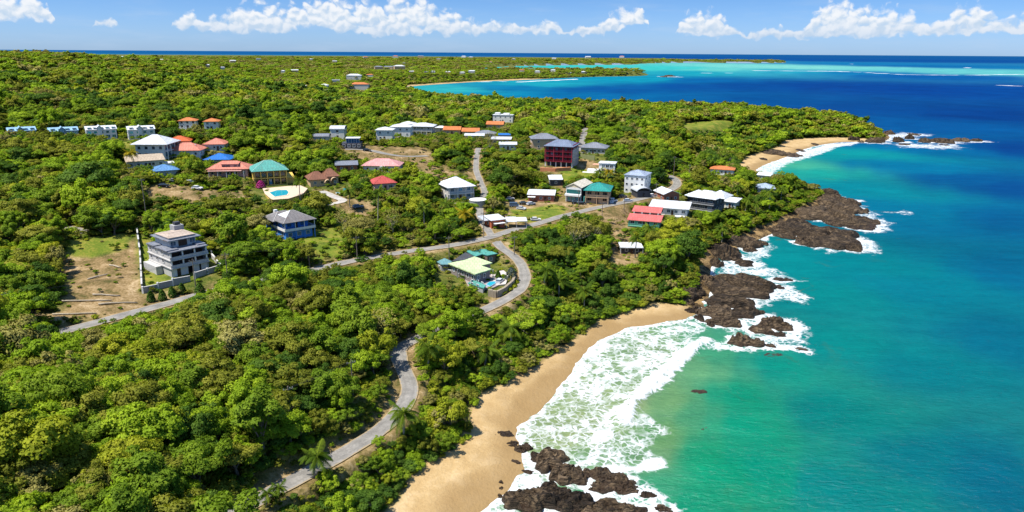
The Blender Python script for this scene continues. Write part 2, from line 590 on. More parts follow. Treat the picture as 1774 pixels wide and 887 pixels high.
class MB:
    def __init__(s):
        s.v, s.f = [], []

    def quad(s, *p):
        i = len(s.v)
        s.v += [tuple(q) for q in p]
        s.f.append(tuple(range(i, i + len(p))))

    def box(s, cx, cy, cz, sx, sy, sz, rz=0.0):
        """centre x, y, BOTTOM z and sizes"""
        i = len(s.v)
        c, n = math.cos(rz), math.sin(rz)
        for dz in (0, sz):
            for dx, dy in ((-1, -1), (1, -1), (1, 1), (-1, 1)):
                x, y = dx * sx / 2, dy * sy / 2
                s.v.append((cx + x * c - y * n, cy + x * n + y * c, cz + dz))
        for q in ((3, 2, 1, 0), (4, 5, 6, 7), (0, 1, 5, 4), (1, 2, 6, 5), (2, 3, 7, 6), (3, 0, 4, 7)):
            s.f.append(tuple(i + k for k in q))

    def prism(s, poly, z0, z1):
        n = len(poly)
        i = len(s.v)
        s.v += [(x, y, z0) for x, y in poly] + [(x, y, z1) for x, y in poly]
        s.f.append(tuple(i + k for k in range(n - 1, -1, -1)))
        s.f.append(tuple(i + n + k for k in range(n)))
        for k in range(n):
            s.f.append((i + k, i + (k + 1) % n, i + n + (k + 1) % n, i + n + k))

    def tube(s, pts, radii, seg=6, cap=True):
        pts = [Vector(p) for p in pts]
        base = len(s.v)
        for k, p in enumerate(pts):
            t = (pts[min(k + 1, len(pts) - 1)] - pts[max(k - 1, 0)]).normalized()
            a = t.orthogonal().normalized() if abs(t.z) < .95 else Vector((1, 0, 0))
            a = (a - t * a.dot(t)).normalized()
            b = t.cross(a)
            for j in range(seg):
                q = 2 * math.pi * j / seg
                s.v.append(tuple(p + (a * math.cos(q) + b * math.sin(q)) * radii[k]))
        for k in range(len(pts) - 1):
            for j in range(seg):
                s.f.append((base + k * seg + j, base + k * seg + (j + 1) % seg, base + (k + 1) * seg + (j + 1) % seg, base + (k + 1) * seg + j))
        if cap:
            s.f.append(tuple(base + j for j in range(seg - 1, -1, -1)))
            e = base + (len(pts) - 1) * seg
            s.f.append(tuple(e + j for j in range(seg)))

    def mesh(s, name, m=None):
        me = D.meshes.new(name)
        me.from_pydata(s.v, [], s.f)
        if m is not None:
            me.materials.append(m)
        me.update()
        return me

    def build(s, name, m, parent=None, smooth=False):
        me = s.mesh(name, m)
        if smooth:
            me.polygons.foreach_set('use_smooth', [True] * len(me.polygons))
        return link(name, me, parent)


def link(name, me, parent=None, loc=None, rz=None):
    o = D.objects.new(name, me)
    COL.objects.link(o)
    if parent is not None:
        o.parent = parent
    if loc is not None:
        o.location = loc
    if rz is not None:
        o.rotation_euler = (0, 0, rz)
    return o


def tag(o, label=None, cat=None, group=None, kind=None):
    if label:
        o['label'] = label
    if cat:
        o['category'] = cat
    if group:
        o['group'] = group
    if kind:
        o['kind'] = kind
    return o


def thing(name, label, cat, loc=(0, 0, 0), rz=0.0, group=None):
    o = D.objects.new(name, None)
    COL.objects.link(o)
    o.location = loc
    o.rotation_euler = (0, 0, rz)
    o.empty_display_size = 0.5
    return tag(o, label, cat, group)


def grid_mesh(name, V, keep, m, smooth=True):
    """V (rows, cols, 3), keep (rows, cols) -> mesh with only the faces whose corners are all kept"""
    nr, nc = keep.shape
    k = keep[:-1, :-1] & keep[1:, :-1] & keep[1:, 1:] & keep[:-1, 1:]
    idx = np.arange(nr * nc).reshape(nr, nc)
    F = np.stack([idx[:-1, :-1][k], idx[:-1, 1:][k], idx[1:, 1:][k], idx[1:, :-1][k]], 1)
    used = np.unique(F)
    remap = np.full(nr * nc, -1)
    remap[used] = np.arange(len(used))
    F = remap[F]
    P = V.reshape(-1, 3)[used]
    me = D.meshes.new(name)
    me.vertices.add(len(P))
    me.vertices.foreach_set('co', P.astype(np.float32).ravel())
    me.loops.add(F.size)
    me.loops.foreach_set('vertex_index', F.astype(np.int32).ravel())
    me.polygons.add(len(F))
    me.polygons.foreach_set('loop_start', np.arange(0, F.size, 4, dtype=np.int32))
    me.polygons.foreach_set('loop_total', np.full(len(F), 4, np.int32))
    me.polygons.foreach_set('use_smooth', np.full(len(F), smooth))
    me.materials.append(m)
    me.update(calc_edges=True)
    return me, used


def set_attr(me, name, vals):
    a = me.attributes.new(name, 'FLOAT', 'POINT')
    a.data.foreach_set('value', np.asarray(vals, np.float32).ravel())


def set_col(me, name, vals):
    a = me.attributes.new(name, 'FLOAT_COLOR', 'POINT')
    a.data.foreach_set('color', np.asarray(vals, np.float32).ravel())


# ------------------------------------------------------------------ ground cover areas (traced, then put on the terrain)
def area(px):
    return np.array([(p[0], p[1]) for p in hits(px)])


SAND = [np.array([at(a, b, 1.6) for a, b in [(640, 940), (668, 887), (690, 850), (705, 822), (742, 800), (790, 770), (812, 742), (812, 705), (828, 684), (868, 665),
        (902, 642), (935, 622), (962, 600), (1000, 582), (1030, 556), (1090, 534), (1150, 520), (1195, 524), (1215, 545), (1230, 600), (1000, 780), (900, 940)]]),
        np.array([at(a, b, 1.6) for a, b in [(1270, 285), (1300, 268), (1340, 257), (1362, 243), (1400, 239), (1450, 237), (1500, 239), (1535, 246), (1480, 262), (1400, 285), (1330, 312)]]),
        np.array([at(a, b, 1.0) for a, b in [(665, 152), (700, 148), (760, 144), (830, 140), (900, 137), (960, 135.5), (1010, 133.6), (1010, 137), (900, 143), (780, 151), (690, 157)]])]
DIRT = [area(L) for L in [
    [(96, 446), (150, 432), (200, 440), (238, 408), (244, 470), (250, 503), (318, 512), (240, 540), (120, 556), (20, 566), (0, 566), (0, 545), (96, 538), (116, 515), (112, 478)],
    [(1022, 362), (1100, 358), (1086, 395), (1104, 430), (1116, 440), (1090, 462), (1062, 466), (1046, 425)],
    [(596, 252), (745, 256), (772, 296), (756, 300), (690, 282), (600, 276)],
    [(256, 322), (300, 318), (345, 328), (420, 330), (430, 350), (330, 350), (250, 340)],
    [(938, 284), (990, 292), (1000, 272), (1052, 286), (1010, 300), (990, 305), (936, 296)],
    [(660, 745), (688, 650), (672, 604), (735, 572), (775, 560), (772, 592), (728, 604), (712, 640), (730, 700), (650, 768)],
    [(440, 870), (560, 780), (640, 735), (655, 755), (480, 872)],
    [(700, 300), (770, 285), (800, 305), (770, 330), (720, 320)],
    [(800, 296), (818, 290), (826, 330), (800, 330)],
    [(965, 318), (985, 320), (975, 352), (955, 352)],
    [(880, 345), (1060, 345), (1150, 330), (1170, 340), (1060, 366), (930, 392), (870, 392)],
    [(560, 465), (640, 440), (700, 430), (700, 444), (620, 458), (560, 472)],
    [(600, 345), (660, 350), (640, 380), (580, 370)]]]
LAWN = [area(L) for L in [
    [(236, 404), (256, 412), (292, 484), (372, 464), (380, 470), (250, 502)],
    [(112, 418), (225, 404), (220, 430), (160, 446), (125, 446)],
    [(882, 362), (960, 354), (985, 360), (975, 374), (930, 384), (890, 382)],
    [(970, 292), (1010, 290), (1060, 300), (1040, 308), (975, 312)],
    [(1180, 214), (1270, 209), (1262, 226), (1190, 224)],
    [(505, 420), (590, 380), (640, 400), (600, 440), (520, 455)],
    [(270, 282), (310, 278), (300, 292), (262, 292)],
    [(195, 245), (230, 244), (230, 262), (195, 262)]]]

# building sites: pixel of the middle of the front wall's foot, front width in pixels, depth in metres
SITES = {
    'grey_block': (330, 473, 72, 14.5), 'blue_house': (519, 412, 43, 10), 'green_compound': (822, 481, 60, 16),
    'yellow_house': (470, 321, 58, 12), 'white_villa': (262, 274, 60, 13), 'white_annexe': (254, 291, 64, 9),
    'blue_villa': (40, 237, 48, 8), 'pale_villa': (112, 237, 50, 8), 'dormer_villa': (178, 241, 52, 8), 'teal_villa': (247, 241, 46, 8),
    'tiled_villa': (326, 224, 30, 7), 'tiled_cottage': (367, 226, 25, 7), 'red_hut': (311, 256, 38, 8), 'salmon_house': (320, 272, 56, 10),
    'salmon_villa': (372, 261, 36, 10), 'bright_blue_shed': (377, 288, 44, 10), 'pink_house': (396, 306, 70, 10), 'blue_carport': (290, 308, 38, 8),
    'brown_house': (564, 322, 52, 10), 'red_cottage': (668, 330, 38, 9), 'pink_curved': (660, 298, 62, 11), 'grey_cottage': (601, 297, 36, 8),
    'white_tower': (585, 241, 24, 8), 'long_white_shed': (556, 246, 28, 8), 'glass_house': (609, 257, 34, 9),
    'white_cluster': (666, 243, 28, 9), 'white_middle': (694, 237, 34, 10), 'white_upper': (706, 230, 24, 8), 'white_pavilion': (731, 234, 36, 10), 'white_kiosk': (764, 229, 20, 6),
    'orange_row': (783, 233, 28, 8), 'orange_row_two': (815, 236, 28, 8), 'grey_roof': (840, 240, 34, 9), 'low_white': (822, 243, 32, 8), 'blue_tarp': (874, 242, 18, 6),
    'flat_white': (868, 250, 32, 8), 'pale_shop': (880, 260, 28, 8), 'white_flats': (871, 212, 34, 10), 'orange_low': (857, 223, 28, 8),
    'tan_house': (944, 259, 44, 11), 'red_block': (967, 289, 46, 14), 'long_grey': (1027, 266, 42, 11), 'white_terrace': (1039, 299, 50, 9),
    'white_hip': (798, 346, 46, 11), 'little_white': (963, 322, 20, 7), 'gable_house': (993, 350, 28, 15), 'teal_house': (1034, 352, 40, 12),
    'low_shop': (937, 349, 44, 8), 'speckled_block': (1098, 335, 36, 11), 'arched_port': (1115, 342, 24, 7), 'brick_house': (1163, 349, 30, 10),
    'long_white': (1158, 372, 64, 10), 'dark_house': (1216, 366, 42, 12), 'white_wing': (1259, 360, 30, 8), 'red_twin': (1115, 393, 54, 6),
    'red_upper': (1119, 379, 46, 6), 'coast_cottage': (1326, 336, 30, 9), 'coast_white': (1250, 303, 40, 8), 'beach_hut': (1094, 440, 36, 7), 'red_kiosk': (863, 394, 26, 6),
    'white_canopy': (895, 395, 36, 6), 'cliff_white': (1322, 312, 22, 7)}
SITE = {}
for k, (a, b, wpx, dep) in SITES.items():
    p = ray_hit(a, b)
    dist = math.sqrt(p[0] ** 2 + p[1] ** 2 + (p[2] - CAMZ) ** 2)
    az = math.atan2(p[0], p[1])
    w = wpx * dist / FPX * math.cos(az) ** 2
    SITE[k] = dict(p=p, dist=dist, az=az, w=w, d=dep)
    PADS.append((p[0] + math.sin(az) * dep * .5, p[1] + math.cos(az) * dep * .5, max(w, dep) * .62, p[2]))

# ------------------------------------------------------------------ polar sheets (finer near the camera's side of the bay, coarser far out)
RR = np.concatenate([np.geomspace(55, 900, 640), np.geomspace(903.5, 3200, 190)[0:], np.geomspace(3250, 15000, 60)])
TH = np.concatenate([np.linspace(-75, -42, 34)[:-1], np.linspace(-42, 42, 640), np.linspace(42, 75, 34)[1:]])
RG, TG = np.meshgrid(RR, np.radians(TH), indexing='ij')
GX, GY = RG * np.sin(TG), RG * np.cos(TG)
shape = GX.shape
gx, gy = GX.ravel(), GY.ravel()
gh, gd = base_h(gx, gy)
gh = flatten(gx, gy, gh.copy())
dn = (fbm(gx / 3.0, gy / 3.0, 3, 3) - .5)


def area_mask(polys, soft, rmax=1200):
    out = np.zeros(gx.shape)
    for P in polys:
        x0, y0 = P.min(0) - 12
        x1, y1 = P.max(0) + 12
        m = np.nonzero((gx > x0) & (gx < x1) & (gy > y0) & (gy < y1))[0]
        if len(m):
            out[m] = np.maximum(out[m], sst(-soft, soft, sdf(P, gx[m], gy[m]) + dn[m] * soft * 3))
    return out


a_sand = area_mask(SAND, 1.2)
a_dirt = area_mask(DIRT, 2.5)
a_lawn = area_mask(LAWN, 1.2)
rd = road_dist(gx, gy)
a_dirt = np.maximum(a_dirt, (1 - sst(0.6, 4.5, rd + dn * 3)) * .9)
a_rock = (1 - sst(5, 11, gd + dn * 8)) * (1 - a_sand) * (RG.ravel() < 1300)
a_rock = np.maximum(a_rock, sst(1100, 1500, RG.ravel()) * 0)

gm = D.materials.new('ground_cover')
gm.use_nodes = True
g = NT(gm.node_tree)
b = g.n['Principled BSDF']
b.inputs['Roughness'].default_value = 0.9
b.inputs['Specular IOR Level'].default_value = 0.15
pos = g.node('ShaderNodeNewGeometry').outputs['Position']
n_big = g.noise(pos, 0.02, 4, 0.6)
n_mid = g.noise(pos, 0.18, 5, 0.62)
n_fine = g.noise(pos, 1.6, 4, 0.65)
mixn = g.math('ADD', g.math('MULTIPLY', n_mid, 0.6), g.math('MULTIPLY', n_fine, 0.4))
scrub = g.ramp(mixn, [(0.34, (0.020, 0.036, 0.004)), (0.46, (0.065, 0.090, 0.010)), (0.56, (0.15, 0.145, 0.028)), (0.68, (0.27, 0.20, 0.085))])
sandc = g.ramp(g.math('ADD', g.math('MULTIPLY', n_mid, 0.7), g.math('MULTIPLY', n_fine, 0.3)), [(0.30, (0.35, 0.225, 0.095)), (0.50, (0.45, 0.310, 0.145)), (0.70, (0.57, 0.42, 0.235))])
wet = g.attr('wet')
sandc = g.mix(g.math('MULTIPLY', wet, 0.8), sandc, (0.26, 0.165, 0.068))
dirtc = g.ramp(mixn, [(0.38, (0.075, 0.070, 0.018)), (0.46, (0.17, 0.118, 0.045)), (0.54, (0.275, 0.185, 0.085)), (0.64, (0.44, 0.325, 0.185))])
lawnc = g.ramp(mixn, [(0.33, (0.05, 0.10, 0.008)), (0.48, (0.13, 0.17, 0.016)), (0.60, (0.25, 0.22, 0.035)), (0.72, (0.34, 0.26, 0.07))])
rockc = g.ramp(mixn, [(0.36, (0.012, 0.008, 0.004)), (0.47, (0.07, 0.045, 0.02)), (0.54, (0.24, 0.155, 0.065)), (0.68, (0.40, 0.27, 0.12))])
c = g.mix(g.attr('dirt'), scrub, dirtc)
c = g.mix(g.attr('lawn'), c, lawnc)
c = g.mix(g.attr('rock'), c, rockc)
c = g.mix(g.attr('sand'), c, sandc)
g.l.new(c, b.inputs['Base Color'])
bp = g.node('ShaderNodeBump')
bp.inputs['Strength'].default_value = 0.6
bp.inputs['Distance'].default_value = 0.4
g.l.new(g.math('ADD', n_fine, g.math('MULTIPLY', n_mid, 2.0)), bp.inputs['Height'])
g.l.new(bp.outputs[0], b.inputs['Normal'])

gz_mesh = gh + (dn * .5 * (1 - np.maximum(a_sand * .8, (rd < 5) * 1.0)) * (gd > 3)) - 0.05
Vg = np.stack([gx, gy, gz_mesh], 1).reshape(shape + (3,))
me, used = grid_mesh('ground', Vg, (gd > -45).reshape(shape), gm)
set_attr(me, 'sand', a_sand[used])
set_attr(me, 'dirt', a_dirt[used])
set_attr(me, 'lawn', a_lawn[used])
set_attr(me, 'rock', a_rock[used])
wetv = (1 - sst(4.0, 11.0, gd + (fbm(gx / 9, gy / 9, 8, 3) - .5) * 8)) * a_sand
wetv = np.maximum(wetv, a_sand * sst(.56, .70, fbm(gx / 10 + 3, gy / 14, 21, 4)) * .55)
set_attr(me, 'wet', wetv[used])
ground = link('ground', me)
tag(ground, kind='structure')

# ------------------------------------------------------------------ sea
RS = np.concatenate([np.geomspace(55, 900, 640), np.geomspace(904, 4000, 200), np.geomspace(4060, 220000, 110)])
RG2, TG2 = np.meshgrid(RS, np.radians(TH), indexing='ij')
sx, sy = (RG2 * np.sin(TG2)).ravel(), (RG2 * np.cos(TG2)).ravel()
sr = RG2.ravel()
sd = np.full(sx.shape, -5000.0)
near = sr < 14000
sd[near] = sdf(COAST, sx[near], sy[near])

# the water's own colour: pale over shallow sand, green over the shelf, blue where deep
WCOL = [((1050, 690), (160, 183, 125)), ((1000, 740), (158, 178, 118)), ((1120, 620), (155, 181, 125)), ((1090, 780), (130, 172, 115)), ((1300, 750), (8, 162, 122)), ((1260, 830), (8, 162, 116)), ((1130, 760), (108, 162, 98)), ((1160, 700), (120, 170, 108)), ((1210, 640), (112, 178, 120)), ((1250, 625), (70, 167, 120)), ((1200, 720), (75, 162, 112)), ((1230, 800), (20, 159, 110)),
        ((1150, 860), (60, 162, 115)), ((1200, 880), (10, 156, 112)), ((1290, 700), (5, 159, 118)), ((1350, 640), (4, 151, 128)), ((1330, 820), (2, 157, 122)),
        ((1450, 600), (2, 138, 132)), ((1450, 720), (2, 140, 128)), ((1480, 860), (2, 136, 130)), ((1600, 640), (2, 125, 132)), ((1600, 800), (2, 125, 132)), ((1740, 600), (2, 112, 135)), ((1740, 850), (2, 113, 133)),
        ((1420, 510), (3, 138, 135)), ((1500, 460), (2, 131, 138)), ((1600, 500), (2, 124, 140)), ((1750, 480), (2, 108, 142)), ((1590, 370), (2, 120, 150)), ((1700, 380), (2, 95, 142)), ((1750, 330), (2, 77, 138)),
        ((1660, 310), (2, 90, 145)), ((1500, 330), (5, 138, 150)), ((1430, 300), (22, 162, 148)), ((1390, 290), (70, 178, 145)), ((1480, 270), (12, 151, 152)), ((1580, 290), (2, 120, 158)), ((1600, 255), (2, 112, 158)), ((1740, 260), (2, 66, 135)),
        ((1340, 440), (5, 135, 138)), ((1380, 460), (3, 136, 138)), ((1580, 215), (2, 86, 148)), ((1700, 200), (1, 62, 132)), ((1500, 190), (1, 71, 138)), ((1350, 180), (1, 79, 142)), ((1150, 175), (2, 95, 152)), ((1000, 170), (2, 108, 160)),
        ((950, 178), (3, 129, 175)), ((900, 170), (4, 131, 172)), ((820, 165), (8, 145, 175)), ((760, 156), (50, 178, 178)), ((900, 152), (5, 120, 165)), ((950, 145), (30, 167, 180)), ((1050, 155), (1, 86, 150)), ((1150, 150), (1, 79, 148)),
        ((1090, 137), (12, 151, 175)), ((1200, 140), (1, 97, 158)), ((1300, 150), (1, 73, 142)), ((1450, 150), (1, 66, 140)), ((1600, 155), (1, 66, 142)), ((1740, 160), (1, 71, 145)), ((1180, 126), (22, 162, 178)), ((1140, 118), (60, 199, 190)), ((960, 118), (50, 192, 180)), ((1040, 118), (62, 200, 186)), ((880, 121), (45, 183, 178)),
        ((1250, 121), (105, 206, 192)), ((1300, 115), (120, 212, 196)), ((1400, 117), (130, 214, 198)), ((1500, 118), (118, 208, 198)), ((1600, 121), (100, 198, 195)), ((1700, 126), (105, 200, 195)), ((1380, 124), (35, 162, 182)), ((1500, 127), (8, 118, 170)), ((1620, 133), (2, 90, 158)), ((1500, 111), (10, 118, 170)), ((1620, 115), (4, 103, 162)), ((1720, 117), (8, 116, 168)),
        ((1500, 105), (2, 79, 148)), ((1200, 100), (4, 77, 145)), ((1700, 106), (3, 77, 146)), ((600, 92.5), (10, 90, 150)), ((200, 88.5), (16, 99, 155)), ((900, 94), (8, 86, 148)), ((1300, 97), (6, 84, 146)), ((1700, 101), (6, 84, 146))]
WK = []
for (p, c) in WCOL:
    x, y = at(*p)
    WK.append((math.log(math.hypot(x, y)), math.atan2(x, y)) + srgb(*c))
WK = np.array(WK)
lr, th = np.log(sr), TG2.ravel()
num = np.zeros((len(sx), 3))
den = np.zeros(len(sx))
lrw = lr + (fbm(sx / (sr * .06), sy / (sr * .06), 12, 3) - .5) * .10
thw = th + (fbm(sx / (sr * .06) + 9, sy / (sr * .06), 13, 3) - .5) * .10
for i in range(len(WK)):
    # far out, rows are squeezed: compare elevation angle rather than log range there
    q = (lrw - WK[i, 0]) ** 2 * (np.where(lrw > 7, .35, 1.0)) + (thw - WK[i, 1]) ** 2
    w = 1.0 / (q + 0.0009) ** 2
    num += w[:, None] * WK[i, 2:5]
    den += w
wc = num / den[:, None]
WGAIN = 0.53
wc = wc * WGAIN * np.array([1, 1.0, 1.03])

# foam
FOAM_POLY = np.array([at(a, b) for a, b in [(897, 752), (912, 732), (935, 712), (958, 688), (978, 662), (995, 640), (1012, 615), (1035, 595), (1062, 578), (1100, 567), (1140, 560), (1185, 556), (1215, 560), (1222, 574),
                     (1205, 588), (1188, 610), (1168, 632), (1140, 655), (1110, 690), (1098, 706), (1125, 720), (1155, 738), (1162, 752), (1142, 762), (1130, 775), (1142, 798), (1118, 808), (1075, 812),
                     (1040, 805), (1005, 810), (965, 795), (940, 780), (920, 775)]])
FOAM_MORE = [np.array([at(a, b) for a, b in L]) for L in [
    [(1308, 300), (1318, 288), (1345, 277), (1385, 264), (1432, 250), (1490, 246), (1480, 251), (1450, 256), (1425, 266), (1395, 275), (1365, 284), (1335, 302)],
    [(820, 890), (850, 870), (885, 858), (905, 872), (900, 940), (800, 940)]]]
BREAK = [np.array([at(a, b) for a, b in L]) for L in [
    [(1222, 590), (1200, 603), (1178, 622), (1150, 648), (1120, 675), (1100, 695), (1082, 716), (1076, 732)],
    [(1308, 290), (1345, 279), (1390, 266), (1440, 252), (1485, 247)],
    [(1060, 812), (1100, 812), (1138, 800)]]]
REEF = [np.array([at(a, b) for a, b in L]) for L in [
    [(1300, 122.2), (1380, 123.0), (1450, 123.5), (1500, 125.4), (1560, 129.0), (1620, 130.0), (1690, 130.0), (1740, 129.2), (1800, 128.6)],
    [(1420, 110.6), (1470, 110.9), (1540, 112)], [(1580, 116.4), (1620, 117.2), (1670, 117.4)], [(1174, 119), (1210, 118.5)], [(1260, 126.5), (1264, 126.6)], [(1220, 126.5), (1228, 126.6)], [(1150, 132.5), (1176, 133.5)],
    [(1000, 137), (960, 139), (900, 142)], [(830, 141.5), (870, 141)], [(1740, 148), (1765, 149)]]]
foam = np.zeros(len(sx))
nz = (fbm(sx / 5, sy / 5, 31, 4) - .5)
m = np.nonzero((sr < 420))[0]
sdn = sdf(FOAM_POLY, sx[m], sy[m])
wash = np.sin(-sd[m] / 2.0 + nz[m] * 9 + (fbm(sx[m] / 14, sy[m] / 14, 37, 3) - .5) * 9)
foam[m] = np.maximum(foam[m], sst(-2.5, 6.0, sdn + nz[m] * 9) * (.48 + .17 * wash) + sst(-.5, 1.5, sdn + nz[m] * 4) * (1 - sst(1.5, 4.5, sdn + nz[m] * 4)) * .22)
for L in FOAM_MORE:
    m = np.nonzero(sr < 1000)[0]
    foam[m] = np.maximum(foam[m], sst(-2, 3, sdf(L, sx[m], sy[m]) + nz[m] * 8) * .62)
for L, wd in zip(BREAK, (2.2, 3.0, 1.6)):
    m = np.nonzero(sr < 1000)[0]
    q = segdist(L, sx[m], sy[m])
    foam[m] = np.maximum(foam[m], (1 - sst(wd * .4, wd * 1.7, q + nz[m] * wd * 2.2)) * .95)
for L in REEF:
    m = np.nonzero((sr > 1200) & (sr < 12000))[0]
    q = segdist(L, sx[m], sy[m])
    nn = (fbm(sx[m] / 60, sy[m] / 60, 33, 3) - .5)
    wd = sr[m] * 0.0042
    foam[m] = np.maximum(foam[m], (1 - sst(wd * .3, wd * 1.4, q + nn * wd * 5.0)) * 1.0)
# a thin swash line along every shore within view
m = np.nonzero((sr < 1200) & (sd > -30) & (sd < 3))[0]
foam[m] = np.maximum(foam[m], (1 - sst(0.6, 3.2, -sd[m] + nz[m] * 9)) * .75)


def add_rock_foam(rx, ry, rad, reach):
    """white water round a rock standing in the sea; heavier on the seaward side"""
    x0 = np.nonzero((np.abs(sx - rx) < rad + reach * 2) & (np.abs(sy - ry) < rad + reach * 2) & (sd < 2))[0]
    if len(x0) == 0:
        return
    dx, dy = sx[x0] - rx, sy[x0] - ry
    q = np.hypot(dx, dy) - rad
    sea = 1.0 + 0.55 * (dx * .94 - dy * .34) / (np.hypot(dx, dy) + .01)
    f = 1 - sst(0, reach * sea, q + nz[x0] * reach * 2.4)
    foam[x0] = np.maximum(foam[x0], f * .78)

# ------------------------------------------------------------------ rocks (traced centre, width px, depth px, height m, zone, turn)
ROCKS = [
    (905, 776, 30, 16, 1.3, 'cove'), (929, 791, 26, 16, 1.2, 'cove'), (952, 798, 62, 40, 2.3, 'cove'), (984, 824, 60, 42, 2.4, 'cove'), (915, 868, 84, 44, 2.6, 'cove'), (958, 852, 60, 30, 1.8, 'cove'), (985, 872, 96, 44, 2.6, 'cove'),
    (1050, 882, 90, 34, 2.0, 'cove'), (1034, 820, 56, 26, 1.4, 'cove'), (1066, 832, 74, 26, 1.3, 'cove'), (1042, 843, 50, 22, 1.0, 'cove'), (1212, 676, 26, 9, .22, 'cove'), (1238, 692, 34, 9, .10, 'cove'), (1226, 741, 24, 8, .08, 'cove'), (1086, 846, 46, 20, .9, 'cove'), (1122, 856, 26, 14, .8, 'cove'), (1150, 880, 30, 14, .7, 'cove'), (1108, 884, 30, 16, .8, 'cove'),
    (872, 752, 34, 13, .5, 'cove'), (888, 768, 22, 12, .5, 'cove'), (868, 836, 8, 5, .5, 'cove'), (868, 845, 8, 5, .5, 'cove'), (866, 858, 9, 7, .6, 'cove'), (892, 800, 18, 12, .35, 'cove'), (914, 815, 22, 10, .3, 'cove'),
    (1285, 498, 128, 46, 4.0, 'point'), (1230, 494, 44, 26, 3.0, 'point'), (1198, 512, 46, 26, 2.4, 'point'), (1186, 524, 30, 14, 1.6, 'point'), (1262, 524, 92, 26, 2.4, 'point'), (1240, 541, 84, 24, 2.2, 'point'), (1282, 543, 86, 20, 2.0, 'point'), (1212, 551, 18, 11, 1.2, 'point'), (1232, 561, 16, 9, 1.0, 'point'),
    (1258, 559, 60, 18, 1.8, 'point'), (1196, 538, 20, 10, 1.0, 'point'), (1206, 535, 16, 9, 1.0, 'point'), (1338, 560, 60, 17, 2.0, 'point'), (1318, 572, 48, 14, 1.4, 'point'), (1358, 566, 40, 15, 1.5, 'point'), (1346, 578, 34, 10, .9, 'point'), (1290, 592, 58, 22, 2.4, 'point'), (1335, 597, 30, 8, .5, 'point'), (1388, 603, 22, 7, .35, 'point'), (1338, 612, 44, 10, .15, 'point'),
    (1292, 456, 36, 12, 1.2, 'point'), (1276, 449, 26, 11, 1.2, 'point'), (1252, 440, 56, 28, 4.0, 'point'), (1240, 456, 30, 14, 2.0, 'point'), (1284, 424, 66, 18, 3.2, 'point'), (1318, 421, 20, 11, 1.6, 'point'), (1298, 432, 24, 11, 1.4, 'point'), (1356, 483, 34, 8, .6, 'point'), (1348, 496, 26, 8, .6, 'point'),
    (1382, 398, 90, 26, 4.0, 'shelf'), (1440, 414, 110, 32, 4.0, 'shelf'), (1420, 372, 96, 26, 4.5, 'shelf'), (1446, 352, 70, 22, 4.0, 'shelf'), (1424, 338, 46, 14, 3.5, 'shelf'), (1466, 362, 56, 18, 3.0, 'shelf'), (1458, 384, 56, 22, 3.6, 'shelf'), (1496, 384, 52, 15, 2.0, 'shelf'), (1482, 364, 26, 10, 1.6, 'shelf'), (1494, 394, 40, 10, 1.2, 'shelf'), (1474, 428, 34, 14, 2.0, 'shelf'), (1400, 420, 50, 14, 2.4, 'shelf'), (1472, 346, 16, 6, 1.0, 'shelf'), (1352, 404, 50, 18, 3.0, 'shelf'),
    (1556, 245, 18, 7, 5.8, 'tip'), (1576, 240, 14, 5, 4.6, 'tip'), (1602, 246, 15, 6, 4.6, 'tip'), (1632, 246, 35, 6, 4.0, 'tip'), (1664, 244, 23, 5, 3.4, 'tip'), (1692, 244, 17, 4, 2.9, 'tip'), (1540, 232, 17, 5, 4.6, 'tip'), (1516, 246, 26, 6, 5.8, 'tip'), (1478, 243, 15, 5, 4.6, 'tip'), (1492, 246, 10, 4, 2.3, 'tip'), (1566, 250, 15, 4, 1.7, 'tip'), (1636, 251, 13, 3, 1.1, 'tip'), (1585, 233, 19, 3, 1.7, 'tip'),
    (1344, 266, 34, 9, 2.5, 'bay'), (1372, 268, 34, 7, 1.6, 'bay'), (1386, 260, 14, 4, 1.0, 'bay'), (1412, 250, 12, 3, 1.0, 'bay'), (1322, 276, 12, 4, .8, 'bay'),
    (1160, 132, 18, 3, 5.0, 'far'), (1150, 133, 10, 2, 3.0, 'far')]
ROCKP = []
for (a, b, wpx, dpx, h, zone) in ROCKS:
    x, y = at(a, b, .3)
    dist = math.sqrt(x * x + y * y + CAMZ ** 2)
    dep = math.asin(CAMZ / dist)
    hw = wpx * dist / FPX * .50
    hd_ = max(dpx * dist / FPX / max(math.sin(dep), .06) * .42, hw * (.5 if zone == 'tip' else .28))
    hd_ = min(hd_, hw * (.9 if zone == 'tip' else 2.2))
    kz = {'point': .84, 'cove': .90, 'shelf': .90}.get(zone, 1.0)
    hw, hd_ = hw * kz, hd_ * kz
    ROCKP.append((x, y, hw, hd_, h * (1.12 if zone in ('point', 'shelf') else 1.0)))
    if (zone != 'cove' or a > 920) and h > .3:
        add_rock_foam(x, y, min(hw, hd_) * .9, {'cove': 2.2, 'point': 3.4, 'shelf': 4.5, 'tip': 8, 'bay': 3, 'far': 14}[zone])
        if hw > hd_ * 1.3:
            for s_ in (-.6, .6):
                add_rock_foam(x + hw * s_, y, hd_ * .8, {'cove': 2.2, 'point': 3.4, 'shelf': 4.5, 'tip': 8, 'bay': 3, 'far': 14}[zone])
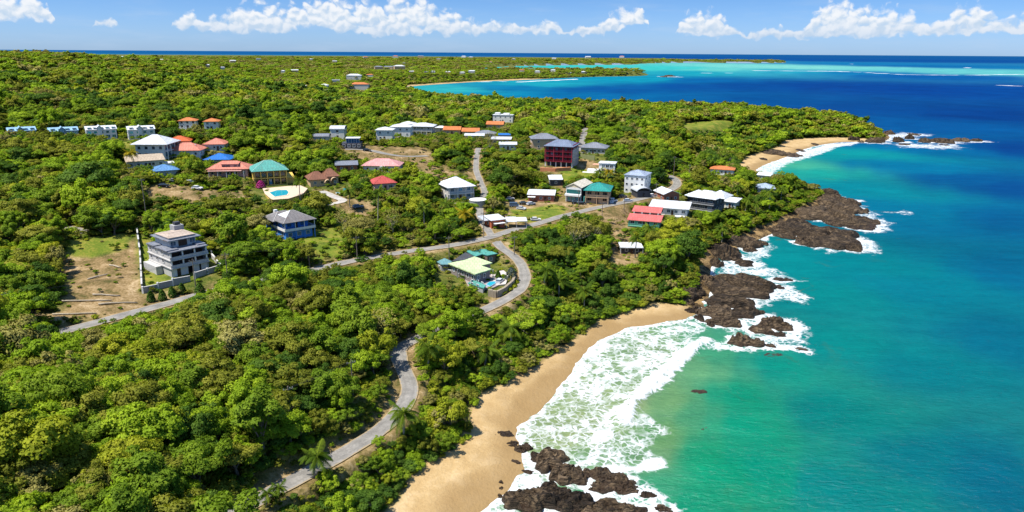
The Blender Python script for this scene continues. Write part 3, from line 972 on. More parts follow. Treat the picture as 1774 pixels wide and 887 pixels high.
# white water driven between the rocks
WHITE_PX = [[(1240, 462), (1262, 448), (1300, 436), (1335, 426), (1338, 440), (1322, 456), (1345, 470), (1362, 484), (1352, 492), (1300, 474), (1250, 474)],
            [(1300, 548), (1345, 545), (1380, 552), (1398, 575), (1392, 592), (1340, 600), (1300, 612), (1250, 608), (1212, 598), (1225, 588), (1270, 586), (1300, 575)],
            [(1345, 478), (1370, 500), (1408, 518), (1395, 526), (1360, 520), (1330, 528), (1308, 520), (1335, 505)],
            [(1470, 345), (1490, 362), (1520, 372), (1545, 386), (1540, 400), (1500, 402), (1480, 392), (1510, 388), (1484, 372), (1462, 350)],
            [(1470, 402), (1500, 414), (1535, 430), (1510, 440), (1440, 438), (1430, 432), (1480, 428)],
            [(1530, 234), (1570, 230), (1608, 233), (1590, 238), (1548, 240)], [(1542, 250), (1580, 248), (1620, 251), (1672, 256), (1640, 259), (1570, 256)],
            [(1520, 368), (1560, 366), (1592, 368), (1560, 370)]]
for L in WHITE_PX:
    P = np.array([at(a, b) for a, b in L])
    q = np.hypot(P[:, 0], P[:, 1]).mean()
    m = np.nonzero((sr > q * .7) & (sr < q * 1.5) & (sd < 2))[0]
    s_ = q / 250
    foam[m] = np.maximum(foam[m], sst(-2 * s_, 3.5 * s_, sdf(P, sx[m], sy[m]) + nz[m] * 9 * s_) * .60)

wm = D.materials.new('sea_water')
wm.use_nodes = True
g = NT(wm.node_tree)
b = g.n['Principled BSDF']
pos = g.node('ShaderNodeNewGeometry').outputs['Position']
wcol = g.node('ShaderNodeAttribute', attribute_name='wcol').outputs[0]
big = g.noise(pos, 0.012, 5, 0.6, 0.6)
med = g.noise(g.vmath('MULTIPLY', pos, (0.05, 0.19, 0.1)), 1.0, 5, 0.65)
fine = g.noise(g.vmath('MULTIPLY', pos, (0.34, 0.95, 0.3)), 1.0, 4, 0.7, 0.4)
tone = g.math('ADD', g.math('ADD', g.math('MULTIPLY', big, 0.45), g.math('MULTIPLY', med, 0.30)), g.math('MULTIPLY', fine, 0.25))
wcol = g.mix(1.0, wcol, g.ramp(tone, [(0.36, (0.60, 0.72, 0.78)), (0.5, (1, 1, 1)), (0.64, (1.55, 1.28, 1.20))]), 'MULTIPLY')  # random mottling, plus swell and ripple shading put into the water colour
# submerged reef and weed patches near shore
reefn = g.noise(pos, 0.07, 5, 0.6, 0.8)
reefm = g.math('MULTIPLY', g.smooth(reefn, 0.60, 0.70), g.attr('shelf'))
wcol = g.mix(g.math('MULTIPLY', reefm, 0.55), wcol, (0.05, 0.085, 0.035))
b = g.node('ShaderNodeBsdfDiffuse')
g.l.new(wcol, b.inputs['Color'])
gl = g.node('ShaderNodeBsdfGlossy')
gl.inputs['Roughness'].default_value = 0.22
gl.inputs['Color'].default_value = (0.75, 0.92, 1, 1)
wmix = g.node('ShaderNodeMixShader')
wmix.inputs[0].default_value = 0.035
g.l.new(b.outputs[0], wmix.inputs[1])
g.l.new(gl.outputs[0], wmix.inputs[2])
rip = g.noise(g.vmath('MULTIPLY', pos, (0.55, 1.05, 0.5)), 1.0, 5, 0.68, 0.3)
swell = g.noise(g.vmath('MULTIPLY', pos, (0.06, 0.13, 0.1)), 1.0, 3, 0.55)
bp = g.node('ShaderNodeBump')
bp.inputs['Strength'].default_value = 0.75
bp.inputs['Distance'].default_value = 0.7
g.l.new(g.math('ADD', rip, g.math('MULTIPLY', swell, 2.2)), bp.inputs['Height'])
g.l.new(bp.outputs[0], b.inputs['Normal'])
g.l.new(bp.outputs[0], gl.inputs['Normal'])
# lace of foam
warp = g.vmath('SCALE', g.vmath('SUBTRACT', g.noise(pos, 0.35, 4, 0.6, col=True), (0.5, 0.5, 0.5)), scale=4.2)
pw = g.vmath('ADD', pos, warp)


def cells(scale):
    v = g.node('ShaderNodeTexVoronoi', feature='DISTANCE_TO_EDGE')
    v.inputs['Scale'].default_value = scale
    g.l.new(g.vmath('MULTIPLY', pw, (1, 1, 0)), v.inputs['Vector'])
    return v.outputs['Distance']


l1 = g.smooth(cells(0.55), 0.30, 0.02)
l2 = g.smooth(cells(1.6), 0.34, 0.04)
l3 = g.smooth(cells(0.20), 0.22, 0.02)
lace = g.math('MAXIMUM', g.math('MULTIPLY', l1, 0.9), g.math('MULTIPLY', l3, 0.7))
lace = g.math('MAXIMUM', lace, g.math('MULTIPLY', l2, 0.5))
blot = g.noise(pos, 0.22, 5, 0.65)
fo = g.attr('foam')
fm = g.math('ADD', fo, g.math('MULTIPLY', g.math('SUBTRACT', lace, 0.5), 0.9))
fm = g.math('ADD', fm, g.math('MULTIPLY', g.math('SUBTRACT', blot, 0.5), 1.0))
fm = g.math('MULTIPLY', g.smooth(fm, 0.34, 0.98), g.smooth(fo, 0.02, 0.22))
# scattered whitecaps out at sea
wc_n = g.noise(g.vmath('MULTIPLY', pos, (0.10, 0.28, 0.1)), 1.0, 4, 0.7)
caps = g.math('MULTIPLY', g.smooth(wc_n, 0.725, 0.77), g.attr('open'))
fm = g.math('MAXIMUM', fm, g.math('MULTIPLY', caps, 0.6))
fb = g.node('ShaderNodeBsdfPrincipled')
fb.inputs['Base Color'].default_value = (0.60, 0.62, 0.62, 1)
fb.inputs['Roughness'].default_value = 0.85
fbp = g.node('ShaderNodeBump')
fbp.inputs['Strength'].default_value = 0.7
fbp.inputs['Distance'].default_value = 0.35
g.l.new(g.math('ADD', fm, g.math('MULTIPLY', g.noise(pos, 2.2, 4, 0.7), 0.5)), fbp.inputs['Height'])
g.l.new(fbp.outputs[0], fb.inputs['Normal'])
ms = g.node('ShaderNodeMixShader')
g.l.new(fm, ms.inputs[0])
g.l.new(wmix.outputs[0], ms.inputs[1])
g.l.new(fb.outputs[0], ms.inputs[2])
g.l.new(ms.outputs[0], g.n['Material Output'].inputs[0])

swz = np.zeros(len(sx))
q = segdist(BREAK[0], sx, sy)
swz += np.exp(-(q / 2.0) ** 2) * 1.0
swz += (fbm(sx / 7, sy / 4, 41, 3) - .5) * .35 * np.exp(-np.maximum(sr - 300, 0) / 400)
Vs = np.stack([sx, sy, swz], 1).reshape(RG2.shape + (3,))
me, used = grid_mesh('sea', Vs, (sd < 7).reshape(RG2.shape), wm)
set_attr(me, 'foam', foam[used])
shelf = (1 - sst(14, 60, -sd)) * (sr < 1000)
set_attr(me, 'shelf', shelf[used])
set_attr(me, 'open', (sst(60, 160, -sd) * (1 - sst(1500, 3000, sr)))[used])
set_col(me, 'wcol', np.concatenate([wc, np.ones((len(wc), 1))], 1)[used])
sea = link('sea', me)
tag(sea, kind='structure')

# ------------------------------------------------------------------ road surfaces
def road_mat(name, lo, mid, hi):
    rm = D.materials.new(name)
    rm.use_nodes = True
    g = NT(rm.node_tree)
    b = g.n['Principled BSDF']
    pos = g.node('ShaderNodeNewGeometry').outputs['Position']
    n = g.math('ADD', g.math('MULTIPLY', g.noise(pos, 0.35, 5, 0.6), .55), g.math('MULTIPLY', g.noise(pos, 3.0, 4, 0.7), .45))
    c = g.ramp(n, [(0.38, lo), (0.5, mid), (0.62, hi)])
    e = g.attr('edge')
    en = g.math('ADD', e, g.math('MULTIPLY', g.math('SUBTRACT', g.noise(pos, 1.1, 4, 0.7), 0.5), 0.5))
    c = g.mix(g.smooth(en, 0.78, 1.0), c, (0.36, 0.27, 0.15))
    tr = g.math('MULTIPLY', g.smooth(g.math('ABSOLUTE', g.math('SUBTRACT', e, 0.45)), 0.20, 0.02), 0.28)
    c = g.mix(tr, c, tuple(x * .62 for x in mid))
    g.l.new(c, b.inputs['Base Color'])
    b.inputs['Roughness'].default_value = 0.9
    b.inputs['Specular IOR Level'].default_value = 0.15
    return rm


ASPH = road_mat('worn_asphalt', (0.17, 0.16, 0.145), (0.235, 0.222, 0.20), (0.31, 0.29, 0.262))
CONC = road_mat('pale_concrete', (0.30, 0.28, 0.25), (0.42, 0.39, 0.35), (0.52, 0.49, 0.45))
ROAD_NAMES = {'lower_road': 'road', 'upper_road': 'road', 'side_road': 'road', 'hill_road': 'road', 'driveway': 'path', 'terrace_road': 'road', 'clearing_track': 'path'}
lift = {'lower_road': .10, 'upper_road': .115, 'side_road': .108, 'hill_road': .10, 'driveway': .1, 'terrace_road': .1, 'clearing_track': .1}
for k, (P, w) in ROADS.items():
    T = np.gradient(P[:, :2], axis=0)
    T /= np.hypot(T[:, 0], T[:, 1])[:, None] + 1e-9
    N = np.stack([-T[:, 1], T[:, 0]], 1)
    offs = np.array([-1, -.75, -.45, 0, .45, .75, 1.0])
    wob = 1 + (vnoise(P[:, 0] / 4, P[:, 1] / 4, 4) - .5) * .14
    VV = np.zeros((len(P), len(offs), 3))
    for j, o in enumerate(offs):
        VV[:, j, :2] = P[:, :2] + N * (o * w / 2 * wob)[:, None]
        VV[:, j, 2] = P[:, 2] + lift[k] - .06 * abs(o)
    me, used = grid_mesh('road', VV, np.ones(VV.shape[:2], bool), CONC if k == 'driveway' else ASPH)
    set_attr(me, 'edge', np.tile(np.abs(offs), (len(P), 1)).ravel()[used])
    o = link(ROAD_NAMES[k], me)
    tag(o, kind='structure')

# ------------------------------------------------------------------ vegetation meshes
def leaf_mat(name, stops, trans=0.36, rnd=0.25):
    m = D.materials.new(name)
    m.use_nodes = True
    g = NT(m.node_tree)
    b = g.n['Principled BSDF']
    oi = g.node('ShaderNodeObjectInfo')
    tint = g.attr('tint')
    f = g.math('ADD', g.math('MULTIPLY', tint, 1 - rnd - .15), g.math('MULTIPLY', oi.outputs['Random'], rnd + .15))
    c = g.ramp(f, stops)
    g.l.new(c, b.inputs['Base Color'])
    b.inputs['Roughness'].default_value = 0.6
    b.inputs['Specular IOR Level'].default_value = 0.06
    tr = g.node('ShaderNodeBsdfTranslucent')
    g.l.new(g.mix(1.0, c, (1.15, 1.25, 0.5), 'MULTIPLY'), tr.inputs[0])
    ms = g.node('ShaderNodeMixShader')
    ms.inputs[0].default_value = trans
    g.l.new(b.outputs[0], ms.inputs[1])
    g.l.new(tr.outputs[0], ms.inputs[2])
    g.l.new(ms.outputs[0], g.n['Material Output'].inputs[0])
    return m


LEAF = {
    'bright green': leaf_mat('bright_green_leaves', [(0.0, (0.127, 0.214, 0.012)), (0.5, (0.247, 0.361, 0.019)), (1.0, (0.396, 0.490, 0.033))]),
    'mid green': leaf_mat('mid_green_leaves', [(0.0, (0.083, 0.149, 0.012)), (0.5, (0.168, 0.258, 0.019)), (1.0, (0.285, 0.361, 0.029))]),
    'dark green': leaf_mat('dark_green_leaves', [(0.0, (0.035, 0.082, 0.017)), (0.5, (0.078, 0.153, 0.019)), (1.0, (0.149, 0.232, 0.033))]),
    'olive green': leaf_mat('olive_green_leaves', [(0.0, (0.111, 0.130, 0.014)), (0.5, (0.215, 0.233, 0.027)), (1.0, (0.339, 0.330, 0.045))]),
    'yellow green': leaf_mat('yellow_green_leaves', [(0.0, (0.172, 0.208, 0.014)), (0.5, (0.312, 0.349, 0.024)), (1.0, (0.454, 0.445, 0.038))]),
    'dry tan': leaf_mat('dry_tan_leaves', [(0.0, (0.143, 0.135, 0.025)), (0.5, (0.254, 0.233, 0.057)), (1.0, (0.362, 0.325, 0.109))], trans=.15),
}
BARK = mat('bark', (0.20, 0.155, 0.11), 0.9, 0.25, 3.0)
PALE_BARK = mat('pale_bark', (0.42, 0.36, 0.27), 0.9, 0.2, 3.0)


def leaves_mesh(name, C, Nrm, size, tint, rng, m, aspect=0.62):
    """one mesh of many small leaf sprays: diamonds with shading normals from the clump they sit on"""
    n = len(C)
    face = Nrm + rng.normal(0, .45, (n, 3))
    face /= np.linalg.norm(face, axis=1)[:, None] + 1e-9
    r = rng.normal(0, 1, (n, 3))
    t1 = np.cross(face, r)
    t1 /= np.linalg.norm(t1, axis=1)[:, None] + 1e-9
    t2 = np.cross(face, t1)
    s1 = (size * rng.uniform(.6, 1.35, n))[:, None]
    s2 = s1 * aspect
    droop = face * (-.18 * s1)
    P = np.stack([C + t1 * s1 + droop, C + t2 * s2, C - t1 * s1 + droop, C - t2 * s2], 1).reshape(-1, 3)
    me = D.meshes.new(name)
    me.vertices.add(4 * n)
    me.vertices.foreach_set('co', P.astype(np.float32).ravel())
    me.loops.add(4 * n)
    me.loops.foreach_set('vertex_index', np.arange(4 * n, dtype=np.int32))
    me.polygons.add(n)
    me.polygons.foreach_set('loop_start', np.arange(0, 4 * n, 4, dtype=np.int32))
    me.polygons.foreach_set('loop_total', np.full(n, 4, np.int32))
    me.polygons.foreach_set('use_smooth', np.full(n, True))
    me.materials.append(m)
    me.update(calc_edges=True)
    set_attr(me, 'tint', np.repeat(tint, 4))
    sn = Nrm + rng.normal(0, .22, (n, 3))
    sn /= np.linalg.norm(sn, axis=1)[:, None] + 1e-9
    me.normals_split_custom_set_from_vertices(np.repeat(sn, 4, 0).tolist())
    return me


def crown_points(rng, R, zc, hz, ncl, n, cr=(.20, .36), low=-.25, lacy=0.0, flat=.78):
    """leaf positions on the skins of many overlapping leaf clumps"""
    cc, rr = [], []
    for i in range(ncl):
        while True:
            d = rng.normal(0, 1, 3)
            d /= np.linalg.norm(d)
            if d[2] > low:
                break
        k = rng.uniform(.45, .98) if i > 2 else rng.uniform(0, .35)
        cc.append((d[0] * R * k, d[1] * R * k, zc + d[2] * hz * k * (1 + rng.uniform(-.12, .18))))
        rr.append(R * rng.uniform(*cr))
    cc, rr = np.array(cc), np.array(rr)
    tc = rng.uniform(0, 1, ncl)
    own = rng.choice(ncl, n * 2, p=rr ** 2 / (rr ** 2).sum())
    d = rng.normal(0, 1, (n * 2, 3))
    d /= np.linalg.norm(d, axis=1)[:, None]
    d[:, 2] = np.where(d[:, 2] < -.35, -d[:, 2], d[:, 2])
    shell = rng.uniform(.72, 1.10, n * 2) + (rng.uniform(0, 1, n * 2) < .10) * rng.uniform(.05, .35, n * 2)
    bump = 1 + .16 * np.sin(d[:, 0] * 9 + own) * np.sin(d[:, 1] * 9 + own * 2) + .10 * np.sin(d[:, 2] * 13 + own * 3)
    P = cc[own] + d * (rr[own] * shell * bump)[:, None] * np.array([1, 1, flat])
    keep = np.ones(n * 2, bool)
    for k in range(ncl):
        q = np.linalg.norm((P - cc[k]) / np.array([1, 1, flat]), axis=1)
        keep &= (q > rr[k] * .66) | (own == k)
    if lacy > 0:
        keep &= rng.uniform(0, 1, n * 2) > lacy
    P, d, own = P[keep][:n], d[keep][:n], own[keep][:n]
    N = d * np.array([1, 1, 1.1]) + (P - np.array([0, 0, zc - hz * .3])) / R * .45 + np.array([0, 0, .30])
    N /= np.linalg.norm(N, axis=1)[:, None] + 1e-9
    tint = np.clip(tc[own] * .7 + rng.uniform(0, .3, len(own)) + rng.normal(0, .06, len(own)), 0, 1)
    return P, N, tint, cc, rr


def trunk_mesh(name, rng, zc, R, r0, cc, m, n_limb=7):
    mb = MB()
    lean = rng.uniform(-.25, .25, 2)
    fork = zc * rng.uniform(.35, .55)
    top = Vector((lean[0], lean[1], fork))
    mb.tube([(0, 0, -1.0), (lean[0] * .4, lean[1] * .4, fork * .5), top], [r0 * 1.25, r0 * .95, r0 * .75], 7)
    for k in range(min(n_limb, len(cc))):
        e = Vector(cc[k])
        mid = top.lerp(e, .5) + Vector((rng.uniform(-.2, .2), rng.uniform(-.2, .2), .25))
        mb.tube([top - Vector((0, 0, .15)), mid, e], [r0 * .5, r0 * .32, r0 * .10], 5)
    return mb.mesh(name, m)


# shape: (radius, crown centre height, crown half height, clumps, leaf sprays, spray size, look)
SHAPES = [('round', 4.2, 5.0, 3.4, 34, 5200, .245, dict()),
          ('round', 4.4, 5.4, 3.8, 38, 5600, .245, dict(cr=(.16, .33))),
          ('spreading', 5.4, 5.6, 2.1, 42, 6000, .24, dict(cr=(.15, .28), low=-.1, flat=.55)),
          ('spreading', 5.0, 5.0, 2.3, 38, 5600, .235, dict(cr=(.15, .29), low=-.15, flat=.6)),
          ('tall', 3.4, 6.4, 4.6, 34, 5000, .25, dict(cr=(.22, .38))),
          ('lacy', 4.4, 5.2, 3.2, 34, 3800, .21, dict(cr=(.12, .24), low=-.2, lacy=.1)),
          ('bushy', 3.2, 2.0, 2.0, 24, 3000, .23, dict(cr=(.24, .40), low=-.05))]
CROWN, TRUNK, SHAPE_R, SHAPE_H, CLUMPS = {}, {}, [], [], []
for i, (nm, R, zc, hz, ncl, n, sz, kw) in enumerate(SHAPES):
    rng = np.random.default_rng(100 + i)
    P, N, tint, cc, rr = crown_points(rng, R, zc, hz, ncl, n, **kw)
    base = leaves_mesh('crown', P, N, np.full(len(P), sz), tint, rng, LEAF['mid green'])
    for cn, lm in LEAF.items():
        me = base.copy()
        me.materials[0] = lm
        CROWN[(i, cn)] = me
    TRUNK[i] = trunk_mesh('trunk', rng, zc, R, .24 + R * .02, cc, BARK)
    SHAPE_R.append(R * 1.08)
    SHAPE_H.append(zc + hz * 1.05)
# lighter crowns for the far woods: same forms, fewer and larger sprays
FARC = {}
for i in (0, 2, 4, 6):
    nm, R, zc, hz, ncl, n, sz, kw = SHAPES[i]
    rng = np.random.default_rng(300 + i)
    P, N, tint, cc, rr = crown_points(rng, R, zc * .9, hz, ncl, 520, **kw)
    base = leaves_mesh('crown', P, N, np.full(len(P), .78), tint, rng, LEAF['mid green'])
    for cn, lm in LEAF.items():
        me = base.copy()
        me.materials[0] = lm
        FARC[(i, cn)] = me
COLN = list(LEAF)

# coconut palm: leaning ringed trunk and feather fronds
def frond_mesh(name, rng, L, m, sag, up, nl=34):
    mb = MB()
    pts = []
    for k in range(9):
        t = k / 8
        pts.append(Vector((L * t * (1 - .12 * t * t), 0, up * L * t - sag * L * t * t)))
    mb.tube(pts, [.05 * (1 - .8 * k / 8) for k in range(9)], 4, False)
    for k in range(nl):
        t = .12 + .86 * k / nl
        i = min(int(t * 8), 7)
        p = pts[i].lerp(pts[i + 1], t * 8 - i)
        d = (pts[i + 1] - pts[i]).normalized()
        ll = L * .26 * math.sin(math.pi * min(t * .9 + .12, 1)) + .15
        for sgn in (-1, 1):
            side = Vector((0, sgn, 0)) * .85 + d * .55 + Vector((0, 0, -.45 - rng.uniform(0, .35)))
            e = p + side.normalized() * ll
            w = d * .055
            mb.quad(p - w, p + w, e + w * .25, e - w * .25)
    return mb.mesh(name, m)


PALM_LEAF = leaf_mat('palm_leaves', [(0.0, (0.045, 0.085, 0.006)), (0.5, (0.095, 0.150, 0.010)), (1.0, (0.170, 0.210, 0.018))], trans=.2, rnd=.7)
PALM_YELLOW = leaf_mat('yellow_palm_leaves', [(0.0, (0.16, 0.14, 0.006)), (0.5, (0.30, 0.23, 0.010)), (1.0, (0.42, 0.32, 0.018))], trans=.2, rnd=.7)
FRONDS = {}
for mi, lm in enumerate((PALM_LEAF, PALM_YELLOW)):
    rng = np.random.default_rng(7)
    FRONDS[mi] = [frond_mesh('frond', rng, L, lm, sag, up) for (L, sag, up) in ((3.4, .75, .62), (3.6, .80, .30), (3.3, .95, .10), (3.0, .35, .95))]
_rg = np.random.default_rng(4)
PALM_TRUNKS = []
for k in range(3):
    mb = MB()
    ln = (_rg.uniform(-.9, .9), _rg.uniform(-.9, .9))
    mb.tube([(ln[0] * t * t, ln[1] * t * t, -0.8 + 6.8 * t) for t in np.linspace(0, 1, 9)], [.22 - .09 * t for t in np.linspace(0, 1, 9)], 7)
    PALM_TRUNKS.append((mb.mesh('trunk', PALE_BARK), ln))
mbn = MB()
for k in range(6):
    a = k * 1.05
    for dz in (0,):
        mbn.tube([(math.cos(a) * .22, math.sin(a) * .22, -.32), (math.cos(a) * .24, math.sin(a) * .24, -.15), (math.cos(a) * .2, math.sin(a) * .2, .02)], [.06, .13, .05], 6)
NUTS = mbn.mesh('coconuts', mat('coconut_husk', (0.16, 0.13, 0.03), 0.6))


def palm(x, y, z, h, label, group=None, yellow=0, seed=0, size=1.0, nfr=19):
    rng = np.random.default_rng(900 + seed)
    t = thing('palm_tree', label, 'palm tree', (x, y, z), rng.uniform(0, 6.28), group)
    me, ln = PALM_TRUNKS[seed % 3]
    tr = link('trunk', me, t)
    tr.scale = (size, size, h / 6.0)
    hub = Vector((ln[0] * size, ln[1] * size, h))
    n = link('coconuts', NUTS, t, hub)
    n.scale = (size,) * 3
    for k in range(nfr):
        f = link('frond', FRONDS[yellow][(0, 1, 2, 1, 3, 0, 2)[k % 7]], t, hub)
        f.rotation_euler = (rng.uniform(-.25, .25), rng.uniform(-.12, .12), k * 2.399 + rng.uniform(-.2, .2))
        s = size * rng.uniform(.85, 1.1)
        f.scale = (s, s, s)
    return t


# bare tree: repeated forks of thin pale branches
def bare_mesh(rng, m):
    mb = MB()

    def grow(p, d, L, r, depth):
        q = p + d * L
        mid = p.lerp(q, .5) + Vector(rng.normal(0, L * .06, 3))
        mb.tube([p, mid, q], [r, r * .85, r * .68], 5 if depth < 2 else 4, False)
        if depth == 5:
            return
        for k in range(3 if depth < 2 else 2):
            e = (d + Vector(rng.normal(0, .50, 3)) + Vector((0, 0, .10))).normalized()
            grow(q, e, L * rng.uniform(.62, .86), r * .62, depth + 1)
    grow(Vector((0, 0, -.6)), Vector((rng.uniform(-.1, .1), rng.uniform(-.1, .1), 1)).normalized(), 2.3, .22, 0)
    return mb.mesh('branches', m)


TWIG = mat('bare_twig', (0.40, 0.34, 0.23), 0.9, 0.2, 2.0)
BARE = [bare_mesh(np.random.default_rng(50 + k), TWIG) for k in range(3)]
rng = np.random.default_rng(61)
_p = rng.normal(0, 1, (420, 3))
_p /= np.linalg.norm(_p, axis=1)[:, None]
_p = _p * rng.uniform(.6, 1, (420, 1)) * np.array([3.0, 3.0, 2.2]) + np.array([0, 0, 6.3])
SPARSE = leaves_mesh('sparse_leaves', _p, np.tile(np.array([0., 0, 1]), (420, 1)), np.full(420, .20), rng.uniform(0, 1, 420), rng, LEAF['dry tan'])

# ------------------------------------------------------------------ where the photo keeps a clear view (nothing tall may stand in front)
KW, KH = 887, 444
kd = np.zeros((KH, KW))
yy, xx = np.mgrid[0:KH, 0:KW]
yy, xx = yy * 2.0 + 1, xx * 2.0 + 1


def keep(poly, dist):
    P = np.asarray(poly, float)
    x0, y0 = np.maximum((P.min(0) / 2).astype(int) - 1, 0)
    x1, y1 = (P.max(0) / 2).astype(int) + 2
    if x1 <= 0 or y1 <= 0:
        return
    sl = (slice(y0, y1), slice(x0, x1))
    m = inpoly(P, xx[sl], yy[sl])
    kd[sl] = np.where(m, np.maximum(kd[sl], dist), kd[sl])


VIS = {'grey_block': (250, 388, 374, 500), 'blue_house': (473, 362, 540, 414), 'green_compound': (758, 430, 880, 500), 'yellow_house': (438, 284, 520, 345),
       'white_villa': (225, 240, 292, 276), 'white_annexe': (217, 272, 288, 291), 'blue_villa': (12, 221, 68, 234), 'pale_villa': (82, 220, 140, 234), 'dormer_villa': (148, 217, 208, 240),
       'teal_villa': (221, 218, 273, 240), 'tiled_villa': (308, 205, 348, 224), 'tiled_cottage': (350, 206, 382, 226), 'red_hut': (288, 240, 328, 255), 'salmon_house': (292, 252, 350, 268),
       'salmon_villa': (352, 244, 393, 260), 'bright_blue_shed': (355, 268, 402, 282), 'pink_house': (357, 278, 437, 308), 'blue_carport': (268, 287, 312, 306), 'brown_house': (534, 299, 605, 334),
       'red_cottage': (648, 310, 690, 332), 'pink_curved': (630, 275, 695, 297), 'grey_cottage': (584, 282, 620, 295), 'white_tower': (570, 225, 600, 242), 'long_white_shed': (543, 237, 570, 245),
       'glass_house': (592, 243, 628, 257), 'white_cluster': (651, 226, 682, 243), 'white_middle': (676, 220, 713, 238), 'white_upper': (694, 219, 716, 228), 'white_pavilion': (712, 214, 751, 235), 'white_kiosk': (752, 222, 776, 229),
       'orange_row': (768, 225, 800, 232), 'orange_row_two': (800, 226, 832, 235), 'grey_roof': (820, 225, 858, 240), 'low_white': (806, 232, 838, 241), 'blue_tarp': (864, 231, 884, 242), 'flat_white': (850, 239, 886, 250),
       'pale_shop': (864, 245, 894, 260), 'white_flats': (853, 199, 889, 212), 'orange_low': (842, 213, 872, 223), 'tan_house': (921, 236, 968, 259), 'red_block': (936, 245, 996, 296), 'long_grey': (1004, 246, 1048, 276), 'white_terrace': (1012, 279, 1064, 304),
       'white_hip': (767, 309, 818, 348), 'little_white': (952, 307, 975, 322), 'gable_house': (976, 316, 1010, 352), 'teal_house': (1010, 320, 1058, 354), 'low_shop': (914, 328, 962, 350), 'speckled_block': (1078, 305, 1118, 334), 'arched_port': (1102, 326, 1128, 343),
       'brick_house': (1146, 330, 1181, 350), 'long_white': (1120, 347, 1194, 374), 'dark_house': (1188, 330, 1248, 364), 'white_wing': (1244, 344, 1274, 358), 'red_twin': (1084, 366, 1148, 394), 'red_upper': (1092, 352, 1146, 378), 'coast_cottage': (1310, 316, 1344, 332), 'coast_white': (1228, 289, 1276, 301),
       'beach_hut': (1074, 424, 1116, 442), 'red_kiosk': (849, 374, 879, 395), 'white_canopy': (872, 381, 916, 395), 'cliff_white': (1310, 294, 1336, 312)}
for k, (x0, y0, x1, y1) in VIS.items():
    s = 2.0 / max(1.0, SITE[k]['dist'] / 200)
    keep([(x0 - s, y0 - 1), (x1 + s, y0 - 1), (x1 + s, y1 + 1), (x0 - s, y1 + 1)], SITE[k]['dist'] + SITE[k]['d'])


def keep_line(pts, hw):
    for (a, b) in zip(pts[:-1], pts[1:]):
        n = max(int(math.hypot(b[0] - a[0], b[1] - a[1]) / 12), 1)
        for i in range(n):
            p = [a[j] + (b[j] - a[j]) * i / n for j in (0, 1)]
            q = [a[j] + (b[j] - a[j]) * (i + 1) / n for j in (0, 1)]
            L = math.hypot(q[0] - p[0], q[1] - p[1]) + 1e-6
            nx, ny = -(q[1] - p[1]) / L * hw, (q[0] - p[0]) / L * hw
            h = ray_hit(*p)
            keep([(p[0] + nx, p[1] + ny), (q[0] + nx, q[1] + ny), (q[0] - nx, q[1] - ny), (p[0] - nx, p[1] - ny)], math.dist(h, (0, 0, CAMZ)) + 4)


keep_line([(395, 892), (480, 849), (540, 815), (600, 784)], 8)
keep_line([(600, 784), (655, 750), (695, 715), (712, 680), (706, 652), (692, 622), (700, 598)], 12)
keep_line([(838, 537), (880, 518), (904, 500), (911, 480), (904, 458), (886, 440), (862, 420)], 8)
keep_line([(95, 578), (200, 549), (322, 517)], 8)
keep_line([(545, 467), (620, 449), (700, 436), (770, 428), (862, 407)], 8)
keep_line([(862, 407), (940, 385), (1000, 368), (1060, 355), (1110, 345), (1150, 336), (1174, 322), (1170, 310)], 5.5)
keep_line([(854, 412), (838, 388), (828, 365)], 6)
keep_line([(842, 334), (832, 315), (824, 296), (825, 272), (829, 256)], 3.5)
keep_line([(1006, 258), (1010, 240), (1014, 224)], 5)
keep_line([(556, 331), (600, 350), (640, 372)], 5)
keep_line([(598, 258), (700, 272), (740, 270)], 5)
keep_line([(116, 393), (150, 403)], 5)


def keep_area(px, extra=0):
    h = hits(px)
    keep(px, max(math.dist(q, (0, 0, CAMZ)) for q in h) + extra)


keep_area([(690, 895), (705, 835), (745, 806), (795, 775), (822, 744), (826, 710), (842, 690), (880, 668), (915, 642), (945, 622), (975, 600), (1010, 578), (1036, 560), (1092, 538), (1150, 526), (1195, 528), (1300, 600), (950, 800), (880, 895)])
keep_area([(1282, 286), (1308, 268), (1344, 257), (1366, 243), (1402, 240), (1450, 238), (1500, 240), (1530, 246), (1480, 262), (1400, 285), (1330, 306)])
keep_area([(106, 470), (160, 440), (205, 440), (238, 408), (256, 412), (290, 484), (250, 506), (318, 514), (240, 538), (120, 552), (60, 556), (118, 520), (112, 480)])
keep_area([(238, 400), (256, 410), (250, 500), (242, 500)])
keep_area([(120, 420), (222, 406), (216, 436), (130, 442)])
keep_area([(884, 362), (960, 354), (985, 360), (975, 374), (930, 384), (892, 382)])
keep_area([(606, 256), (690, 256), (742, 262), (740, 276), (690, 280), (606, 266)])
keep_area([(1030, 366), (1075, 362), (1084, 384), (1048, 386)])
keep_area([(1058, 430), (1110, 428), (1100, 456), (1066, 462)])
keep_area([(680, 640), (676, 606), (702, 598), (714, 606), (704, 640)])
keep_area([(640, 746), (672, 718), (686, 662), (682, 622), (700, 616), (702, 660), (690, 708), (652, 748)])
keep_area([(440, 874), (520, 818), (600, 772), (610, 780), (545, 817), (470, 864)])
keep_area([(262, 322), (320, 322), (350, 334), (300, 345), (256, 342)])
keep_area([(938, 284), (990, 292), (1000, 276), (1046, 284), (1010, 300), (990, 306), (936, 297)])
keep_area([(1184, 215), (1268, 210), (1260, 224), (1192, 222)])
keep_area([(872, 340), (930, 345), (960, 352), (890, 366), (872, 362)])
keep_area([(1230, 470), (1240, 440), (1300, 418), (1360, 392), (1420, 345), (1500, 370), (1480, 440), (1340, 480), (1340, 620), (1200, 560), (1200, 520)], 10)
keep_area([(820, 484), (884, 470), (900, 500), (860, 524), (828, 510)])
